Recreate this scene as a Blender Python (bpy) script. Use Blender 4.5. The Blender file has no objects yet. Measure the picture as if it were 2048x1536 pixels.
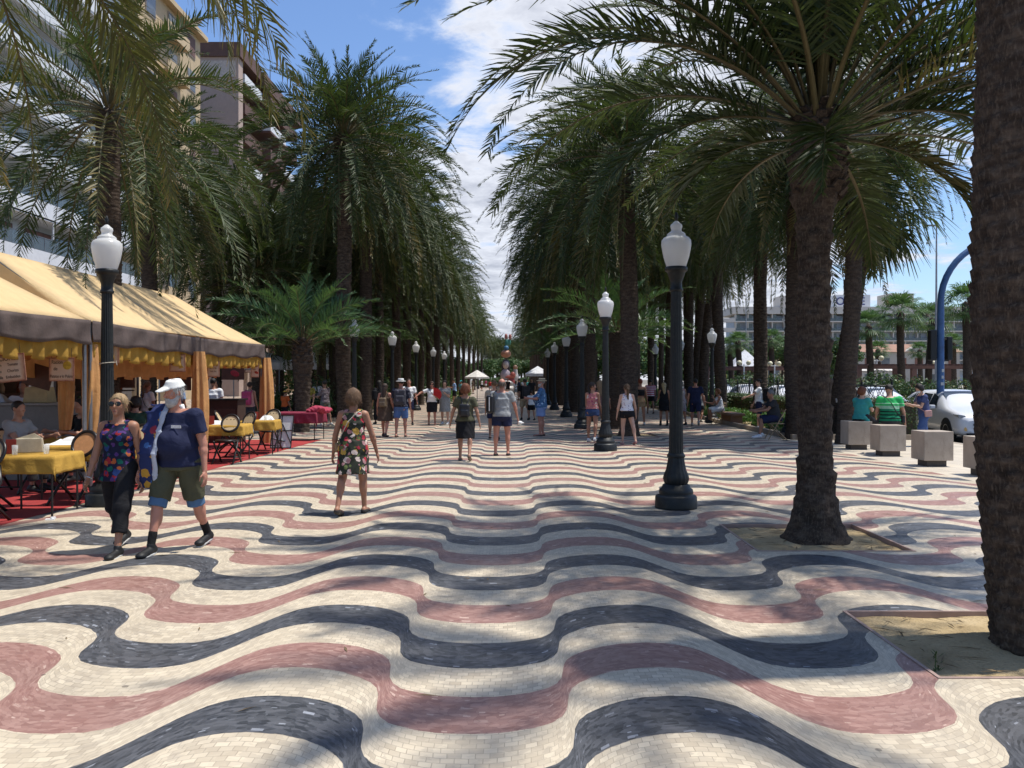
import bpy, math, random
import numpy as np
from mathutils import Vector, Matrix
R = math.radians
random.seed(7)
C = bpy.context.scene.collection
SC = bpy.context.scene

# ---------------------------------------------------------------- camera, light, sky
H0 = 1.68                      # eye height, metres
F = 1716.0                     # focal length of the 2048 px wide photograph
SUN_EL, SUN_AZ = R(69), R(82)  # azimuth from +Y (along the promenade) towards +X
cam_d = bpy.data.cameras.new('camera'); cam = bpy.data.objects.new('camera', cam_d); C.objects.link(cam)
cam.location = (0, 0, H0); cam.rotation_euler = (R(90 - 0.30), 0, R(0.06))
cam_d.sensor_width = 36; cam_d.lens = 36 * F / 2048; cam_d.clip_start = .05; cam_d.clip_end = 6000
SC.camera = cam
SC.view_settings.view_transform = 'Standard'; SC.view_settings.look = 'None'
SC.view_settings.gamma = 1; SC.view_settings.exposure = 0.36
sl = bpy.data.lights.new('sun', 'SUN'); sl.energy = 4.3; sl.angle = R(1.2); sl.color = (1.0, .955, .88)
so = bpy.data.objects.new('sun', sl); C.objects.link(so)
sd = Vector((math.sin(SUN_AZ) * math.cos(SUN_EL), math.cos(SUN_AZ) * math.cos(SUN_EL), math.sin(SUN_EL)))
so.rotation_euler = sd.to_track_quat('Z', 'Y').to_euler(); so.location = (0, 0, 60)

def world():
    w = bpy.data.worlds.new('World'); SC.world = w; w.use_nodes = True
    nt = w.node_tree; nt.nodes.clear(); N = nt.nodes.new; L = nt.links.new
    out = N('ShaderNodeOutputWorld'); bg = N('ShaderNodeBackground'); bg.inputs[1].default_value = .10
    sky = N('ShaderNodeTexSky'); sky.sky_type = 'NISHITA'; sky.sun_disc = False
    sky.sun_elevation = SUN_EL; sky.sun_rotation = SUN_AZ; sky.air_density = 1.1; sky.dust_density = .5; sky.ozone_density = 2.2
    tc = N('ShaderNodeTexCoord'); sp = N('ShaderNodeSeparateXYZ'); L(tc.outputs['Generated'], sp.inputs[0])
    def m(op, a, b=None, c=None):
        n = N('ShaderNodeMath'); n.operation = op
        for i, v in enumerate((a, b, c)):
            if v is None: continue
            if hasattr(v, 'is_output'): L(v, n.inputs[i])
            else: n.inputs[i].default_value = v
        return n.outputs[0]
    zz = m('ADD', m('MAXIMUM', sp.outputs[2], 0), .12)
    cx = N('ShaderNodeCombineXYZ'); L(m('DIVIDE', sp.outputs[0], zz), cx.inputs[0]); L(m('DIVIDE', sp.outputs[1], zz), cx.inputs[1]); cx.inputs[2].default_value = 3.3
    def noise(scale, det, rough, dist=0):
        n = N('ShaderNodeTexNoise'); n.inputs['Scale'].default_value = scale; n.inputs['Detail'].default_value = det
        n.inputs['Roughness'].default_value = rough; n.inputs['Distortion'].default_value = dist; L(cx.outputs[0], n.inputs['Vector']); return n.outputs['Fac']
    big = noise(1.1, 3, .5); fine = noise(3.2, 12, .62, .25); wisp = noise(9, 8, .6, .1)
    az = m('DIVIDE', sp.outputs[0], m('MAXIMUM', sp.outputs[1], .15))      # side / ahead
    el = m('DIVIDE', sp.outputs[2], m('MAXIMUM', sp.outputs[1], .15))
    bias = m('MULTIPLY_ADD', az, 5.0, .70)                                # the bank of cloud lies to the right of a clear patch
    low = m('MULTIPLY', m('SUBTRACT', .30, el), 2.2)                       # and thickens towards the horizon
    low = m('MAXIMUM', low, 0)
    bias = m('SUBTRACT', m('MINIMUM', m('MAXIMUM', bias, -.42), .42), m('MULTIPLY', m('MINIMUM', m('MAXIMUM', m('SUBTRACT', az, .28), 0), .2), 2.6))
    dens = m('ADD', m('ADD', m('MULTIPLY', m('SUBTRACT', fine, .5), 1.9), m('MULTIPLY', m('SUBTRACT', big, .5), 1.2)), bias)
    dens = m('ADD', dens, m('MINIMUM', low, .12))
    ramp = N('ShaderNodeMapRange'); ramp.interpolation_type = 'SMOOTHERSTEP'; L(dens, ramp.inputs[0]); ramp.inputs[1].default_value = -.12; ramp.inputs[2].default_value = .30
    fac = m('MULTIPLY', ramp.outputs[0], .93)
    cr = N('ShaderNodeValToRGB'); L(m('ADD', m('MULTIPLY', dens, .9), m('MULTIPLY', m('SUBTRACT', wisp, .5), 1.3)), cr.inputs[0])
    e = cr.color_ramp.elements; e[0].position = 0; e[0].color = (5.0, 6.0, 8.0, 1); e[1].position = .9; e[1].color = (3.9, 4.1, 4.8, 1)
    k = cr.color_ramp.elements.new(.3); k.color = (6.9, 7.1, 7.7, 1)
    tint = N('ShaderNodeMix'); tint.data_type = 'RGBA'; tint.blend_type = 'MULTIPLY'; tint.inputs[0].default_value = 1
    L(sky.outputs[0], tint.inputs[6]); tint.inputs[7].default_value = (1.0, 1.13, 1.36, 1)
    mx = N('ShaderNodeMix'); mx.data_type = 'RGBA'; L(fac, mx.inputs[0]); L(tint.outputs[2], mx.inputs[6]); L(cr.outputs[0], mx.inputs[7])
    L(mx.outputs[2], bg.inputs[0]); L(bg.outputs[0], out.inputs[0])
world()

# ---------------------------------------------------------------- helpers
def gp(x, y):
    """ground point seen at photograph pixel (x, y)"""
    d = F * H0 / (y - 759.0); return ((x - 1022) / F * d, d)
def wp(x, y, d): return ((x - 1022) / F * d, d, H0 + (759 - y) / F * d)

def tag(o, label=None, cat=None, group=None, kind=None):
    if label: o['label'] = label
    if cat: o['category'] = cat
    if group: o['group'] = group
    if kind: o['kind'] = kind
    return o
def empty(name, loc=(0, 0, 0), rz=0, label=None, cat=None, group=None):
    o = bpy.data.objects.new(name, None); C.objects.link(o); o.location = loc; o.rotation_euler = (0, 0, rz)
    return tag(o, label, cat, group)
def obj(name, mesh, parent=None, loc=None, rz=None, mats=None):
    o = bpy.data.objects.new(name, mesh); C.objects.link(o)
    if parent: o.parent = parent
    if loc is not None: o.location = loc
    if rz is not None: o.rotation_euler = (0, 0, rz)
    if mats:
        for m_ in (mats if isinstance(mats, (list, tuple)) else [mats]): mesh.materials.append(m_)
    return o
KIDS = {}
def copy_tree(o, parent=None):
    c = o.copy(); C.objects.link(c); c.parent = parent
    for ch in list(o.children): copy_tree(ch, c)
    return c

def np_mesh(name, V, Fs, smooth=False, mi=None, uv=None, col=None):
    """V (n,3); Fs list of index arrays of shape (k,3) or (k,4)"""
    me = bpy.data.meshes.new(name); V = np.asarray(V, np.float32)
    if not isinstance(Fs, list): Fs = [Fs]
    Fs = [np.asarray(f, np.int32) for f in Fs if len(f)]
    li = np.concatenate([f.ravel() for f in Fs]); ln = np.concatenate([np.full(len(f), f.shape[1], np.int32) for f in Fs])
    me.vertices.add(len(V)); me.vertices.foreach_set('co', V.ravel())
    me.loops.add(len(li)); me.loops.foreach_set('vertex_index', li)
    me.polygons.add(len(ln)); st = np.zeros(len(ln), np.int32); st[1:] = np.cumsum(ln)[:-1]
    me.polygons.foreach_set('loop_start', st)
    if smooth is True: me.polygons.foreach_set('use_smooth', np.ones(len(ln), bool))
    else: me.polygons.foreach_set('use_smooth', np.zeros(len(ln), bool) if smooth is False else smooth)
    if mi is not None: me.polygons.foreach_set('material_index', np.asarray(mi, np.int32))
    if uv is not None:
        l = me.uv_layers.new(name='UVMap'); l.data.foreach_set('uv', np.asarray(uv, np.float32)[li].ravel())
    if col is not None:
        a = me.color_attributes.new('tint', 'FLOAT_COLOR', 'POINT'); a.data.foreach_set('color', np.asarray(col, np.float32).ravel())
    me.update(calc_edges=True); me.validate(); return me

class MB:
    """collects simple shapes; build() links them as one mesh"""
    def __init__(s): s.V = []; s.F4 = []; s.F3 = []; s.n = 0; s.sm = []
    def add(s, V, Q=(), T=()):
        V = np.asarray(V, float).reshape(-1, 3); s.V.append(V)
        if len(Q): s.F4.append(np.asarray(Q, int) + s.n)
        if len(T): s.F3.append(np.asarray(T, int) + s.n)
        s.n += len(V); return s
    def box(s, c, d, rz=0, rx=0, ry=0, taper=1.0):
        x, y, z = [k / 2 for k in d]
        v = np.array([(-x, -y, -z), (x, -y, -z), (x, y, -z), (-x, y, -z), (-x * taper, -y * taper, z), (x * taper, -y * taper, z), (x * taper, y * taper, z), (-x * taper, y * taper, z)])
        if rz or rx or ry:
            M = np.array(Matrix.Rotation(rz, 3, 'Z') @ Matrix.Rotation(ry, 3, 'Y') @ Matrix.Rotation(rx, 3, 'X')); v = v @ M.T
        return s.add(v + np.array(c), [(0, 3, 2, 1), (4, 5, 6, 7), (0, 1, 5, 4), (1, 2, 6, 5), (2, 3, 7, 6), (3, 0, 4, 7)])
    def span(s, a, b): # box by two corners
        a = np.array(a, float); b = np.array(b, float); return s.box((a + b) / 2, np.abs(b - a))
    def tube(s, pts, r, n=8, caps=True, flat=1.0):
        pts = np.asarray(pts, float); m_ = len(pts); r = np.broadcast_to(np.asarray(r, float), (m_,))
        T = np.gradient(pts, axis=0); T /= np.linalg.norm(T, axis=1)[:, None] + 1e-9
        up = np.array((0, 0, 1.0)) if abs(T[0][2]) < .9 else np.array((0, 1.0, 0)); U = []; W = []
        u = np.cross(T[0], up); u /= np.linalg.norm(u)
        for t in T:
            u = u - t * (u @ t); u /= np.linalg.norm(u) + 1e-9; U.append(u); W.append(np.cross(t, u))
        a = np.arange(n) * 2 * math.pi / n; U = np.array(U); W = np.array(W)
        V = pts[:, None] + r[:, None, None] * (np.cos(a)[None, :, None] * U[:, None] + flat * np.sin(a)[None, :, None] * W[:, None])
        i = np.arange(m_ - 1)[:, None] * n; j = np.arange(n)[None]; k = (j + 1) % n
        Q = np.stack([i + j, i + k, i + n + k, i + n + j], -1).reshape(-1, 4)
        V = V.reshape(-1, 3); T3 = []
        if caps:
            V = np.vstack([V, pts[:1], pts[-1:]]); c0 = m_ * n
            T3 = [(c0, (q + 1) % n, q) for q in range(n)] + [(c0 + 1, (m_ - 1) * n + q, (m_ - 1) * n + (q + 1) % n) for q in range(n)]
        return s.add(V, Q, T3)
    def lathe(s, prof, n=24, c=(0, 0, 0), flute=0, fa=0, sx=1, sy=1):
        """prof: (r, z) from bottom to top"""
        prof = np.asarray(prof, float); a = np.arange(n) * 2 * math.pi / n
        rr = np.ones(n)
        if flute: rr = 1 - fa * (0.5 + .5 * np.cos(a * flute))
        V = np.stack([prof[:, 0:1] * rr * np.cos(a) * sx, prof[:, 0:1] * rr * np.sin(a) * sy, np.repeat(prof[:, 1:2], n, 1)], -1).reshape(-1, 3) + np.array(c)
        i = np.arange(len(prof) - 1)[:, None] * n; j = np.arange(n)[None]; k = (j + 1) % n
        return s.add(V, np.stack([i + j, i + k, i + n + k, i + n + j], -1).reshape(-1, 4))
    def quad(s, a, b, c, d): return s.add([a, b, c, d], [(0, 1, 2, 3)])
    def prism(s, poly, y0, y1, axis='y'):
        """extrude a 2-D polygon (x, z) along y, or (y,z) along x, or (x,y) along z"""
        n = len(poly); P = []
        for t in (y0, y1):
            for (a, b) in poly: P.append((a, t, b) if axis == 'y' else (t, a, b) if axis == 'x' else (a, b, t))
        s.add(P, [(i, (i + 1) % n, n + (i + 1) % n, n + i) for i in range(n)])
        c0 = np.mean(np.array(P[:n]), 0); c1 = np.mean(np.array(P[n:]), 0)
        s.add(P[:n] + [tuple(c0)], T=[(n, (i + 1) % n, i) for i in range(n)]); s.add(P[n:] + [tuple(c1)], T=[(n, i, (i + 1) % n) for i in range(n)]); return s
    def mesh(s, name, smooth=False):
        return np_mesh(name, np.vstack(s.V), [np.vstack(f) for f in (s.F4, s.F3) if f], smooth)
    def build(s, name, mat, parent=None, smooth=False, bevel=0, loc=None, rz=None):
        me = s.mesh(name, smooth); o = obj(name, me, parent, loc, rz, mat)
        if bevel:
            b = o.modifiers.new('bevel', 'BEVEL'); b.width = bevel; b.segments = 2; b.limit_method = 'ANGLE'; b.angle_limit = R(40)
        return o

# ---------------------------------------------------------------- materials
MATS = {}
class NB:
    def __init__(s, name):
        s.m = bpy.data.materials.new(name); s.m.use_nodes = True; s.nt = s.m.node_tree; s.b = s.nt.nodes['Principled BSDF']; s.out = s.nt.nodes['Material Output']
        s.tc = s.nt.nodes.new('ShaderNodeTexCoord'); s.obj = s.tc.outputs['Object']; s.uvo = s.tc.outputs['UV']
    def N(s, t, **k):
        n = s.nt.nodes.new('ShaderNode' + t)
        for a, v in k.items(): setattr(n, a, v)
        return n
    def set(s, node, **k):
        for a, v in k.items():
            i = node.inputs[a.replace('_', ' ')] if a.replace('_', ' ') in node.inputs else node.inputs[a]
            if hasattr(v, 'is_output'): s.nt.links.new(v, i)
            else: i.default_value = v
        return node
    def L(s, a, b): s.nt.links.new(a, b)
    def math(s, op, a, b=None, c=None, clamp=False):
        n = s.N('Math', operation=op); n.use_clamp = clamp
        for i, v in enumerate((a, b, c)):
            if v is None: continue
            if hasattr(v, 'is_output'): s.L(v, n.inputs[i])
            else: n.inputs[i].default_value = v
        return n.outputs[0]
    def noise(s, scale, det=4, rough=.55, vec=None, out='Fac', dist=0):
        n = s.N('TexNoise'); n.inputs['Scale'].default_value = scale; n.inputs['Detail'].default_value = det; n.inputs['Roughness'].default_value = rough; n.inputs['Distortion'].default_value = dist
        s.L(vec or s.obj, n.inputs['Vector']); return n.outputs[out]
    def mix(s, f, a, b, mode='MIX'):
        n = s.N('Mix', data_type='RGBA', blend_type=mode)
        for i, v in ((0, f), (6, a), (7, b)):
            if hasattr(v, 'is_output'): s.L(v, n.inputs[i])
            else: n.inputs[i].default_value = v if i == 0 else (tuple(v) + (1,))[:4]
        return n.outputs[2]
    def ramp(s, f, stops, interp='LINEAR'):
        n = s.N('ValToRGB'); s.L(f, n.inputs[0]); cr = n.color_ramp; cr.interpolation = interp
        while len(cr.elements) < len(stops): cr.elements.new(.5)
        for e, (p, c) in zip(cr.elements, stops): e.position = p; e.color = (tuple(c) + (1,))[:4] if hasattr(c, '__len__') else (c, c, c, 1)
        return n.outputs[0]
    def mapr(s, f, a, b, c=0, d=1):
        n = s.N('MapRange'); s.L(f, n.inputs[0])
        for i, v in zip((1, 2, 3, 4), (a, b, c, d)): n.inputs[i].default_value = v
        return n.outputs[0]
    def scale(s, v, sc):
        n = s.N('Mapping'); s.L(v, n.inputs[0]); n.inputs['Scale'].default_value = sc; return n.outputs[0]
    def bump(s, h, strength=.4, dist=.01):
        n = s.N('Bump'); n.inputs['Strength'].default_value = strength; n.inputs['Distance'].default_value = dist; s.L(h, n.inputs['Height']); s.L(n.outputs[0], s.b.inputs['Normal'])
    def done(s, col=None, rough=.6, metal=0, spec=.5):
        if col is not None:
            if hasattr(col, 'is_output'): s.L(col, s.b.inputs['Base Color'])
            else: s.b.inputs['Base Color'].default_value = (tuple(col) + (1,))[:4]
        if hasattr(rough, 'is_output'): s.L(rough, s.b.inputs['Roughness'])
        else: s.b.inputs['Roughness'].default_value = rough
        s.b.inputs['Metallic'].default_value = metal; s.b.inputs['Specular IOR Level'].default_value = spec
        return s.m
def plain(name, col, rough=.6, var=.18, scale=6, metal=0, bump=0, spec=.4, det=5):
    """a single colour broken up by soft wear"""
    if name in MATS: return MATS[name]
    b = NB(name); n = b.noise(scale, det); n2 = b.noise(scale * 9, 3)
    c = b.mix(b.mapr(n, .3, .7), tuple(k * (1 - var) for k in col), tuple(min(1, k * (1 + var)) for k in col))
    c = b.mix(b.mapr(n2, .35, .75, 0, .25), c, tuple(k * .6 for k in col))
    if bump: b.bump(n2, bump, .01)
    MATS[name] = b.done(c, b.mapr(n, .2, .8, max(.02, rough - .08), min(1, rough + .08)), metal, spec); return MATS[name]
def cloth(name, col, rough=.85, translucent=0, var=.12):
    if name in MATS: return MATS[name]
    b = NB(name); n = b.noise(5, 4); w = b.noise(160, 2)
    c = b.mix(b.mapr(n, .3, .7), tuple(k * (1 - var) for k in col), tuple(min(1, k * (1 + var)) for k in col))
    b.bump(b.math('ADD', b.math('MULTIPLY', b.noise(9, 3, .6, dist=.6), 1.0), b.math('MULTIPLY', w, .1)), .45, .03)
    b.done(c, rough, 0, .2)
    if translucent:
        t = b.N('BsdfTranslucent'); b.L(c, t.inputs[0]); ms = b.N('MixShader'); ms.inputs[0].default_value = translucent
        b.L(b.b.outputs[0], ms.inputs[1]); b.L(t.outputs[0], ms.inputs[2]); b.L(ms.outputs[0], b.out.inputs[0])
    MATS[name] = b.m; return b.m
# ================================================================ GROUND
TH = 1.845
PROF = np.array([(0, 0), (.12, .005), (.22, .03), (.32, .075), (.40, .13), (.455, .21), (.485, .30), (.497, .40), (.509, .51), (.535, .61), (.58, .69), (.66, .78), (.77, .865), (.90, .92), (1.05, .945), (1.18, .93), (1.28, .88), (1.36, .80), (1.44, .66), (1.51, .49), (1.58, .32), (1.65, .17), (1.73, .07), (1.83, .015), (1.97, 0)])
def wave_p(X):
    u = np.mod(np.abs(np.asarray(X) + .21), 1.97); return np.interp(u, PROF[:, 0], PROF[:, 1])
_xs = np.linspace(0, 1.97, 400); _arc = np.concatenate([[0], np.cumsum(np.hypot(np.diff(_xs), np.diff(np.interp(_xs, PROF[:, 0], PROF[:, 1]))))])
def arc(X):
    s_ = np.asarray(X) + .21; a = np.abs(s_); return np.sign(s_) * (np.floor(a / 1.97) * _arc[-1] + np.interp(np.mod(a, 1.97), _xs, _arc))

PITS = [(2.41, 4.83, 3.90, 6.19), (2.41, 8.40, 3.92, 9.92), (2.75, 25.2, 4.3, 26.8), (2.9, 28.9, 4.3, 30.4)]
def m_pave():
    b = NB('wave_mosaic'); sp = b.N('SeparateXYZ'); b.L(b.uvo, sp.inputs[0])
    wob = b.math('MULTIPLY', b.math('SUBTRACT', b.noise(14, 3), .5), .022)
    v = b.math('ADD', sp.outputs[1], wob)
    V = b.math('FRACT', b.math('DIVIDE', b.math('SUBTRACT', v, 4.98 - TH * 10), TH))
    black = b.math('LESS_THAN', V, .257); red = b.math('MULTIPLY', b.math('GREATER_THAN', V, .5), b.math('LESS_THAN', V, .757))
    # small marble setts laid along the curves
    wn = b.N('Mix', data_type='VECTOR'); wn.inputs[0].default_value = .035; b.L(b.uvo, wn.inputs[4]); b.L(b.noise(1.7, 3, .5, out='Color'), wn.inputs[5])
    uvw = wn.outputs[1]
    br = b.N('TexBrick'); b.L(uvw, br.inputs['Vector']); br.offset = .47; br.inputs['Scale'].default_value = 1
    br.inputs['Brick Width'].default_value = .062; br.inputs['Row Height'].default_value = .049; br.inputs['Mortar Size'].default_value = .0026; br.inputs['Mortar Smooth'].default_value = .3; br.inputs['Bias'].default_value = -.1
    br.inputs['Color1'].default_value = (.61, .525, .39, 1); br.inputs['Color2'].default_value = (.38, .315, .23, 1); br.inputs['Mortar'].default_value = (.29, .24, .18, 1)
    patch = b.noise(2.4, 5)
    vc = b.N('TexVoronoi'); vc.inputs['Scale'].default_value = 17; b.L(b.scale(b.uvo, (1, 1.4, 1)), vc.inputs['Vector'])
    vs = b.N('SeparateXYZ'); b.L(vc.outputs['Color'], vs.inputs[0])
    cream = b.mix(b.mapr(vs.outputs[0], 0, 1, 0, .30), br.outputs[0], (.63, .55, .42))
    cream = b.mix(b.mapr(vs.outputs[1], .6, 1, 0, .5), cream, (.33, .28, .22))
    cream = b.mix(b.mapr(patch, .35, .7, 0, .45), cream, (.55, .465, .335), 'MIX')
    # red and blue-black marble in odd-sized chips with stray pale pieces
    va = b.N('TexVoronoi'); va.inputs['Scale'].default_value = 21; b.L(b.scale(uvw, (1, 1.9, 1)), va.inputs['Vector'])
    s1 = b.N('SeparateXYZ'); b.L(va.outputs['Color'], s1.inputs[0])
    vb = b.N('TexVoronoi', distance='CHEBYCHEV'); vb.inputs['Scale'].default_value = 11; b.L(b.scale(uvw, (1, 2.3, 1)), vb.inputs['Vector'])
    s2 = b.N('SeparateXYZ'); b.L(vb.outputs['Color'], s2.inputs[0])
    chip = b.math('MULTIPLY', b.math('GREATER_THAN', s2.outputs[0], .72), b.math('LESS_THAN', vb.outputs['Distance'], b.mapr(s2.outputs[2], 0, 1, .10, .36)))
    ve = b.N('TexVoronoi', feature='DISTANCE_TO_EDGE'); ve.inputs['Scale'].default_value = 21; b.L(b.scale(uvw, (1, 1.9, 1)), ve.inputs['Vector'])
    seam = b.math('LESS_THAN', ve.outputs['Distance'], .035)
    rc = b.mix(s1.outputs[0], (.235, .12, .098), (.38, .228, .188)); rc = b.mix(b.math('MULTIPLY', chip, b.mapr(s2.outputs[1], 0, 1, .2, .9)), rc, (.60, .44, .36))
    rc = b.mix(b.mapr(patch, .4, .75, 0, .5), rc, (.29, .145, .12)); rc = b.mix(b.math('MULTIPLY', seam, .28), rc, (.13, .06, .055))
    bc = b.mix(s1.outputs[0], (.030, .032, .036), (.098, .100, .108)); bc = b.mix(b.math('MULTIPLY', chip, b.mapr(s2.outputs[1], 0, 1, .05, .7)), bc, (.38, .40, .44))
    bc = b.mix(b.math('MULTIPLY', seam, .3), bc, (.10, .11, .125))
    c = b.mix(red, cream, rc); c = b.mix(black, c, bc)
    stain = b.noise(.55, 6, .62); c = b.mix(b.mapr(stain, .52, .78, 0, .35), c, (.20, .175, .15))
    spot = b.N('TexVoronoi'); spot.inputs['Scale'].default_value = 1.6; b.L(b.obj, spot.inputs['Vector'])
    c = b.mix(b.math('MULTIPLY', b.math('LESS_THAN', spot.outputs['Distance'], .03), .6), c, (.07, .055, .05))
    b.bump(b.math('ADD', b.math('MULTIPLY', br.outputs['Fac'], -1.0), b.math('MULTIPLY', b.noise(9, 3), .8)), .35, .004)
    return b.done(c, b.mapr(b.noise(3, 5), .3, .7, .36, .62), 0, .38)
M_PAVE = m_pave()
def pavement():
    x0, x1, y0, y1 = -30.0, 7.62, -14.0, 230.0
    per = np.concatenate([np.linspace(0, .4, 9), [.43, .455, .47, .485, .491, .497, .503, .509, .52, .535, .555, .58, .62], np.linspace(.66, 1.36, 15), np.linspace(1.40, 1.95, 19)])
    xs = [-.21 + s_ * (k * 1.97 + p) for s_ in (1, -1) for k in range(16) for p in per]
    xs = [x for x in xs if x0 < x < x1] + [x0, x1] + [p[i] for p in PITS for i in (0, 2)]
    xs = np.array(sorted(set(round(x, 4) for x in xs))); ys = np.array(sorted(set([y0, y1] + [p[i] for p in PITS for i in (1, 3)])))
    X, Y = np.meshgrid(xs, ys, indexing='ij'); V = np.stack([X, Y, 0 * X], -1).reshape(-1, 3)
    uv = np.stack([arc(X), Y - wave_p(X)], -1).reshape(-1, 2); ny = len(ys); Q = []
    for i in range(len(xs) - 1):
        for j in range(ny - 1):
            cx, cy = (xs[i] + xs[i + 1]) / 2, (ys[j] + ys[j + 1]) / 2
            if any(p[0] < cx < p[2] and p[1] < cy < p[3] for p in PITS): continue
            a = i * ny + j; Q.append((a, a + ny, a + ny + 1, a + 1))
    o = obj('pavement', np_mesh('pavement', V, [np.array(Q)], uv=uv), mats=M_PAVE); o['kind'] = 'structure'
pavement()
def soil_mat():
    b = NB('sandy_soil'); n = b.noise(1.6, 8, .6); g = b.noise(45, 4)
    c = b.ramp(n, [(.3, (.27, .20, .11)), (.5, (.42, .32, .18)), (.7, (.52, .41, .25))]); c = b.mix(b.mapr(g, .55, .8, 0, .6), c, (.12, .09, .05))
    b.bump(b.math('ADD', g, b.math('MULTIPLY', n, 3)), .8, .02); return b.done(c, .95, 0, .1)
M_SOIL = soil_mat(); M_PITEDGE = plain('pit_edge_stone', (.36, .25, .21), .6, .2, 5)
for p in PITS:
    nx = 24; gx = np.linspace(p[0], p[2], nx); gy = np.linspace(p[1], p[3], nx); X, Y = np.meshgrid(gx, gy, indexing='ij')
    rr = np.hypot(X - (p[0] + p[2]) / 2, Y - (p[1] + p[3]) / 2)
    Z = -.038 + .030 * np.exp(-(rr / .45) ** 2) + .010 * np.sin(X * 9 + Y * 4) * np.sin(Y * 11)
    V = np.stack([X, Y, Z], -1).reshape(-1, 3); i, j = np.meshgrid(np.arange(nx - 1), np.arange(nx - 1), indexing='ij'); a = (i * nx + j).ravel()
    o = obj('tree_pit_soil', np_mesh('tree_pit_soil', V, [np.stack([a, a + nx, a + nx + 1, a + 1], -1)], True), mats=M_SOIL); o['kind'] = 'structure'
    m = MB(); t = .022
    for (a_, b_) in (((p[0] - t, p[1] - t), (p[2] + t, p[1])), ((p[0] - t, p[3]), (p[2] + t, p[3] + t)), ((p[0] - t, p[1]), (p[0], p[3])), ((p[2], p[1]), (p[2] + t, p[3]))):
        m.span((a_[0], a_[1], -.12), (b_[0], b_[1], .006))
    m.build('tree_pit_edge', M_PITEDGE)['kind'] = 'structure'

def slab_mat():
    b = NB('cream_slabs'); br = b.N('TexBrick'); b.L(b.obj, br.inputs['Vector']); br.inputs['Scale'].default_value = 1; br.inputs['Brick Width'].default_value = .4; br.inputs['Row Height'].default_value = .4; br.offset = 0
    br.inputs['Mortar Size'].default_value = .005; br.inputs['Color1'].default_value = (.56, .49, .38, 1); br.inputs['Color2'].default_value = (.47, .41, .32, 1); br.inputs['Mortar'].default_value = (.24, .2, .16, 1)
    c = b.mix(b.mapr(b.noise(.9, 6), .45, .75, 0, .5), br.outputs[0], (.34, .3, .25)); return b.done(c, .6, 0, .4)
def asphalt_mat():
    b = NB('asphalt'); c = b.ramp(b.noise(.35, 7, .6), [(.35, (.045, .045, .048)), (.65, (.085, .083, .08))]); c = b.mix(b.mapr(b.noise(180, 2), .6, .8, 0, .5), c, (.16, .155, .15))
    b.bump(b.noise(150, 2), .5, .006); return b.done(c, .85, 0, .3)
M_SLAB = slab_mat(); M_ASPH = asphalt_mat(); M_KERB = plain('kerb_granite', (.36, .31, .25), .75, .15, 3)
m = MB(); m.quad((7.62, -14, .0), (11.6, -14, 0), (11.6, 230, 0), (7.62, 230, 0)); m.build('sidewalk', M_SLAB)['kind'] = 'structure'
m = MB(); m.span((11.6, -14, -.3), (11.82, 230, .004)); m.build('kerb', M_KERB)['kind'] = 'structure'
m = MB(); m.quad((11.82, -60, -.13), (24, -60, -.13), (24, 300, -.13), (11.82, 300, -.13)); m.build('road', M_ASPH)['kind'] = 'structure'
m = MB(); m.quad((-2500, -2500, -.16), (2500, -2500, -.16), (2500, 3500, -.16), (-2500, 3500, -.16)); m.build('ground', plain('far_ground', (.17, .15, .12), .9, .2, .05))['kind'] = 'structure'
# white crossing bars on the road near the kerb cubes
m = MB()
for k in range(7): m.span((12.1 + k * 1.0, 15.5, -.128), (12.6 + k * 1.0, 19.5, -.126))
m.build('road_marking', plain('road_paint', (.72, .72, .70), .7, .1, 8))['kind'] = 'structure'
# ================================================================ PALMS
def leaf_mat(name, base, dry, dryness, gloss=.42, trans=.22):
    b = NB(name); at = b.N('Attribute', attribute_name='tint'); sp = b.N('SeparateColor'); b.L(at.outputs['Color'], sp.inputs[0])
    fr, tip, rnd = sp.outputs[0], sp.outputs[1], sp.outputs[2]
    oi = b.N('ObjectInfo').outputs['Random']
    c = b.mix(rnd, tuple(k * .62 for k in base), tuple(k * 1.45 for k in base))
    c = b.mix(b.mapr(fr, .0, 1, 0, .55), c, (base[0] * 1.6, base[1] * 1.25, base[2] * .7))
    c = b.mix(b.mapr(oi, 0, 1, 0, .35), c, (base[0] * .7, base[1] * .95, base[2] * 1.2))
    d = b.math('ADD', b.math('MULTIPLY', b.mapr(tip, .45, 1, 0, 1), .8), b.math('MULTIPLY', b.math('SUBTRACT', rnd, .5), .5)); d = b.math('MULTIPLY', b.mapr(d, .35, 1, 0, 1), b.mapr(fr, .35, 1, dryness * .4, dryness * 1.6), clamp=True)
    c = b.mix(d, c, dry)
    b.done(c, gloss, 0, .3)
    t = b.N('BsdfTranslucent'); tc_ = b.mix(.5, c, (c and (base[0] * 3.0, base[1] * 2.8, base[2] * .9))); b.L(tc_, t.inputs[0])
    ms = b.N('MixShader'); ms.inputs[0].default_value = trans; b.L(b.b.outputs[0], ms.inputs[1]); b.L(t.outputs[0], ms.inputs[2]); b.L(ms.outputs[0], b.out.inputs[0])
    return b.m
M_LEAF = leaf_mat('palm_leaf', (.036, .058, .021), (.24, .155, .05), .5, .55)
M_LEAF_DRY = leaf_mat('palm_leaf_sunburnt', (.068, .076, .028), (.34, .20, .06), 1.0)
M_LEAF_YOUNG = leaf_mat('palm_leaf_young', (.058, .115, .045), (.25, .2, .07), .25)
M_RACHIS = plain('palm_rachis', (.125, .10, .04), .5, .25, 3)
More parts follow.
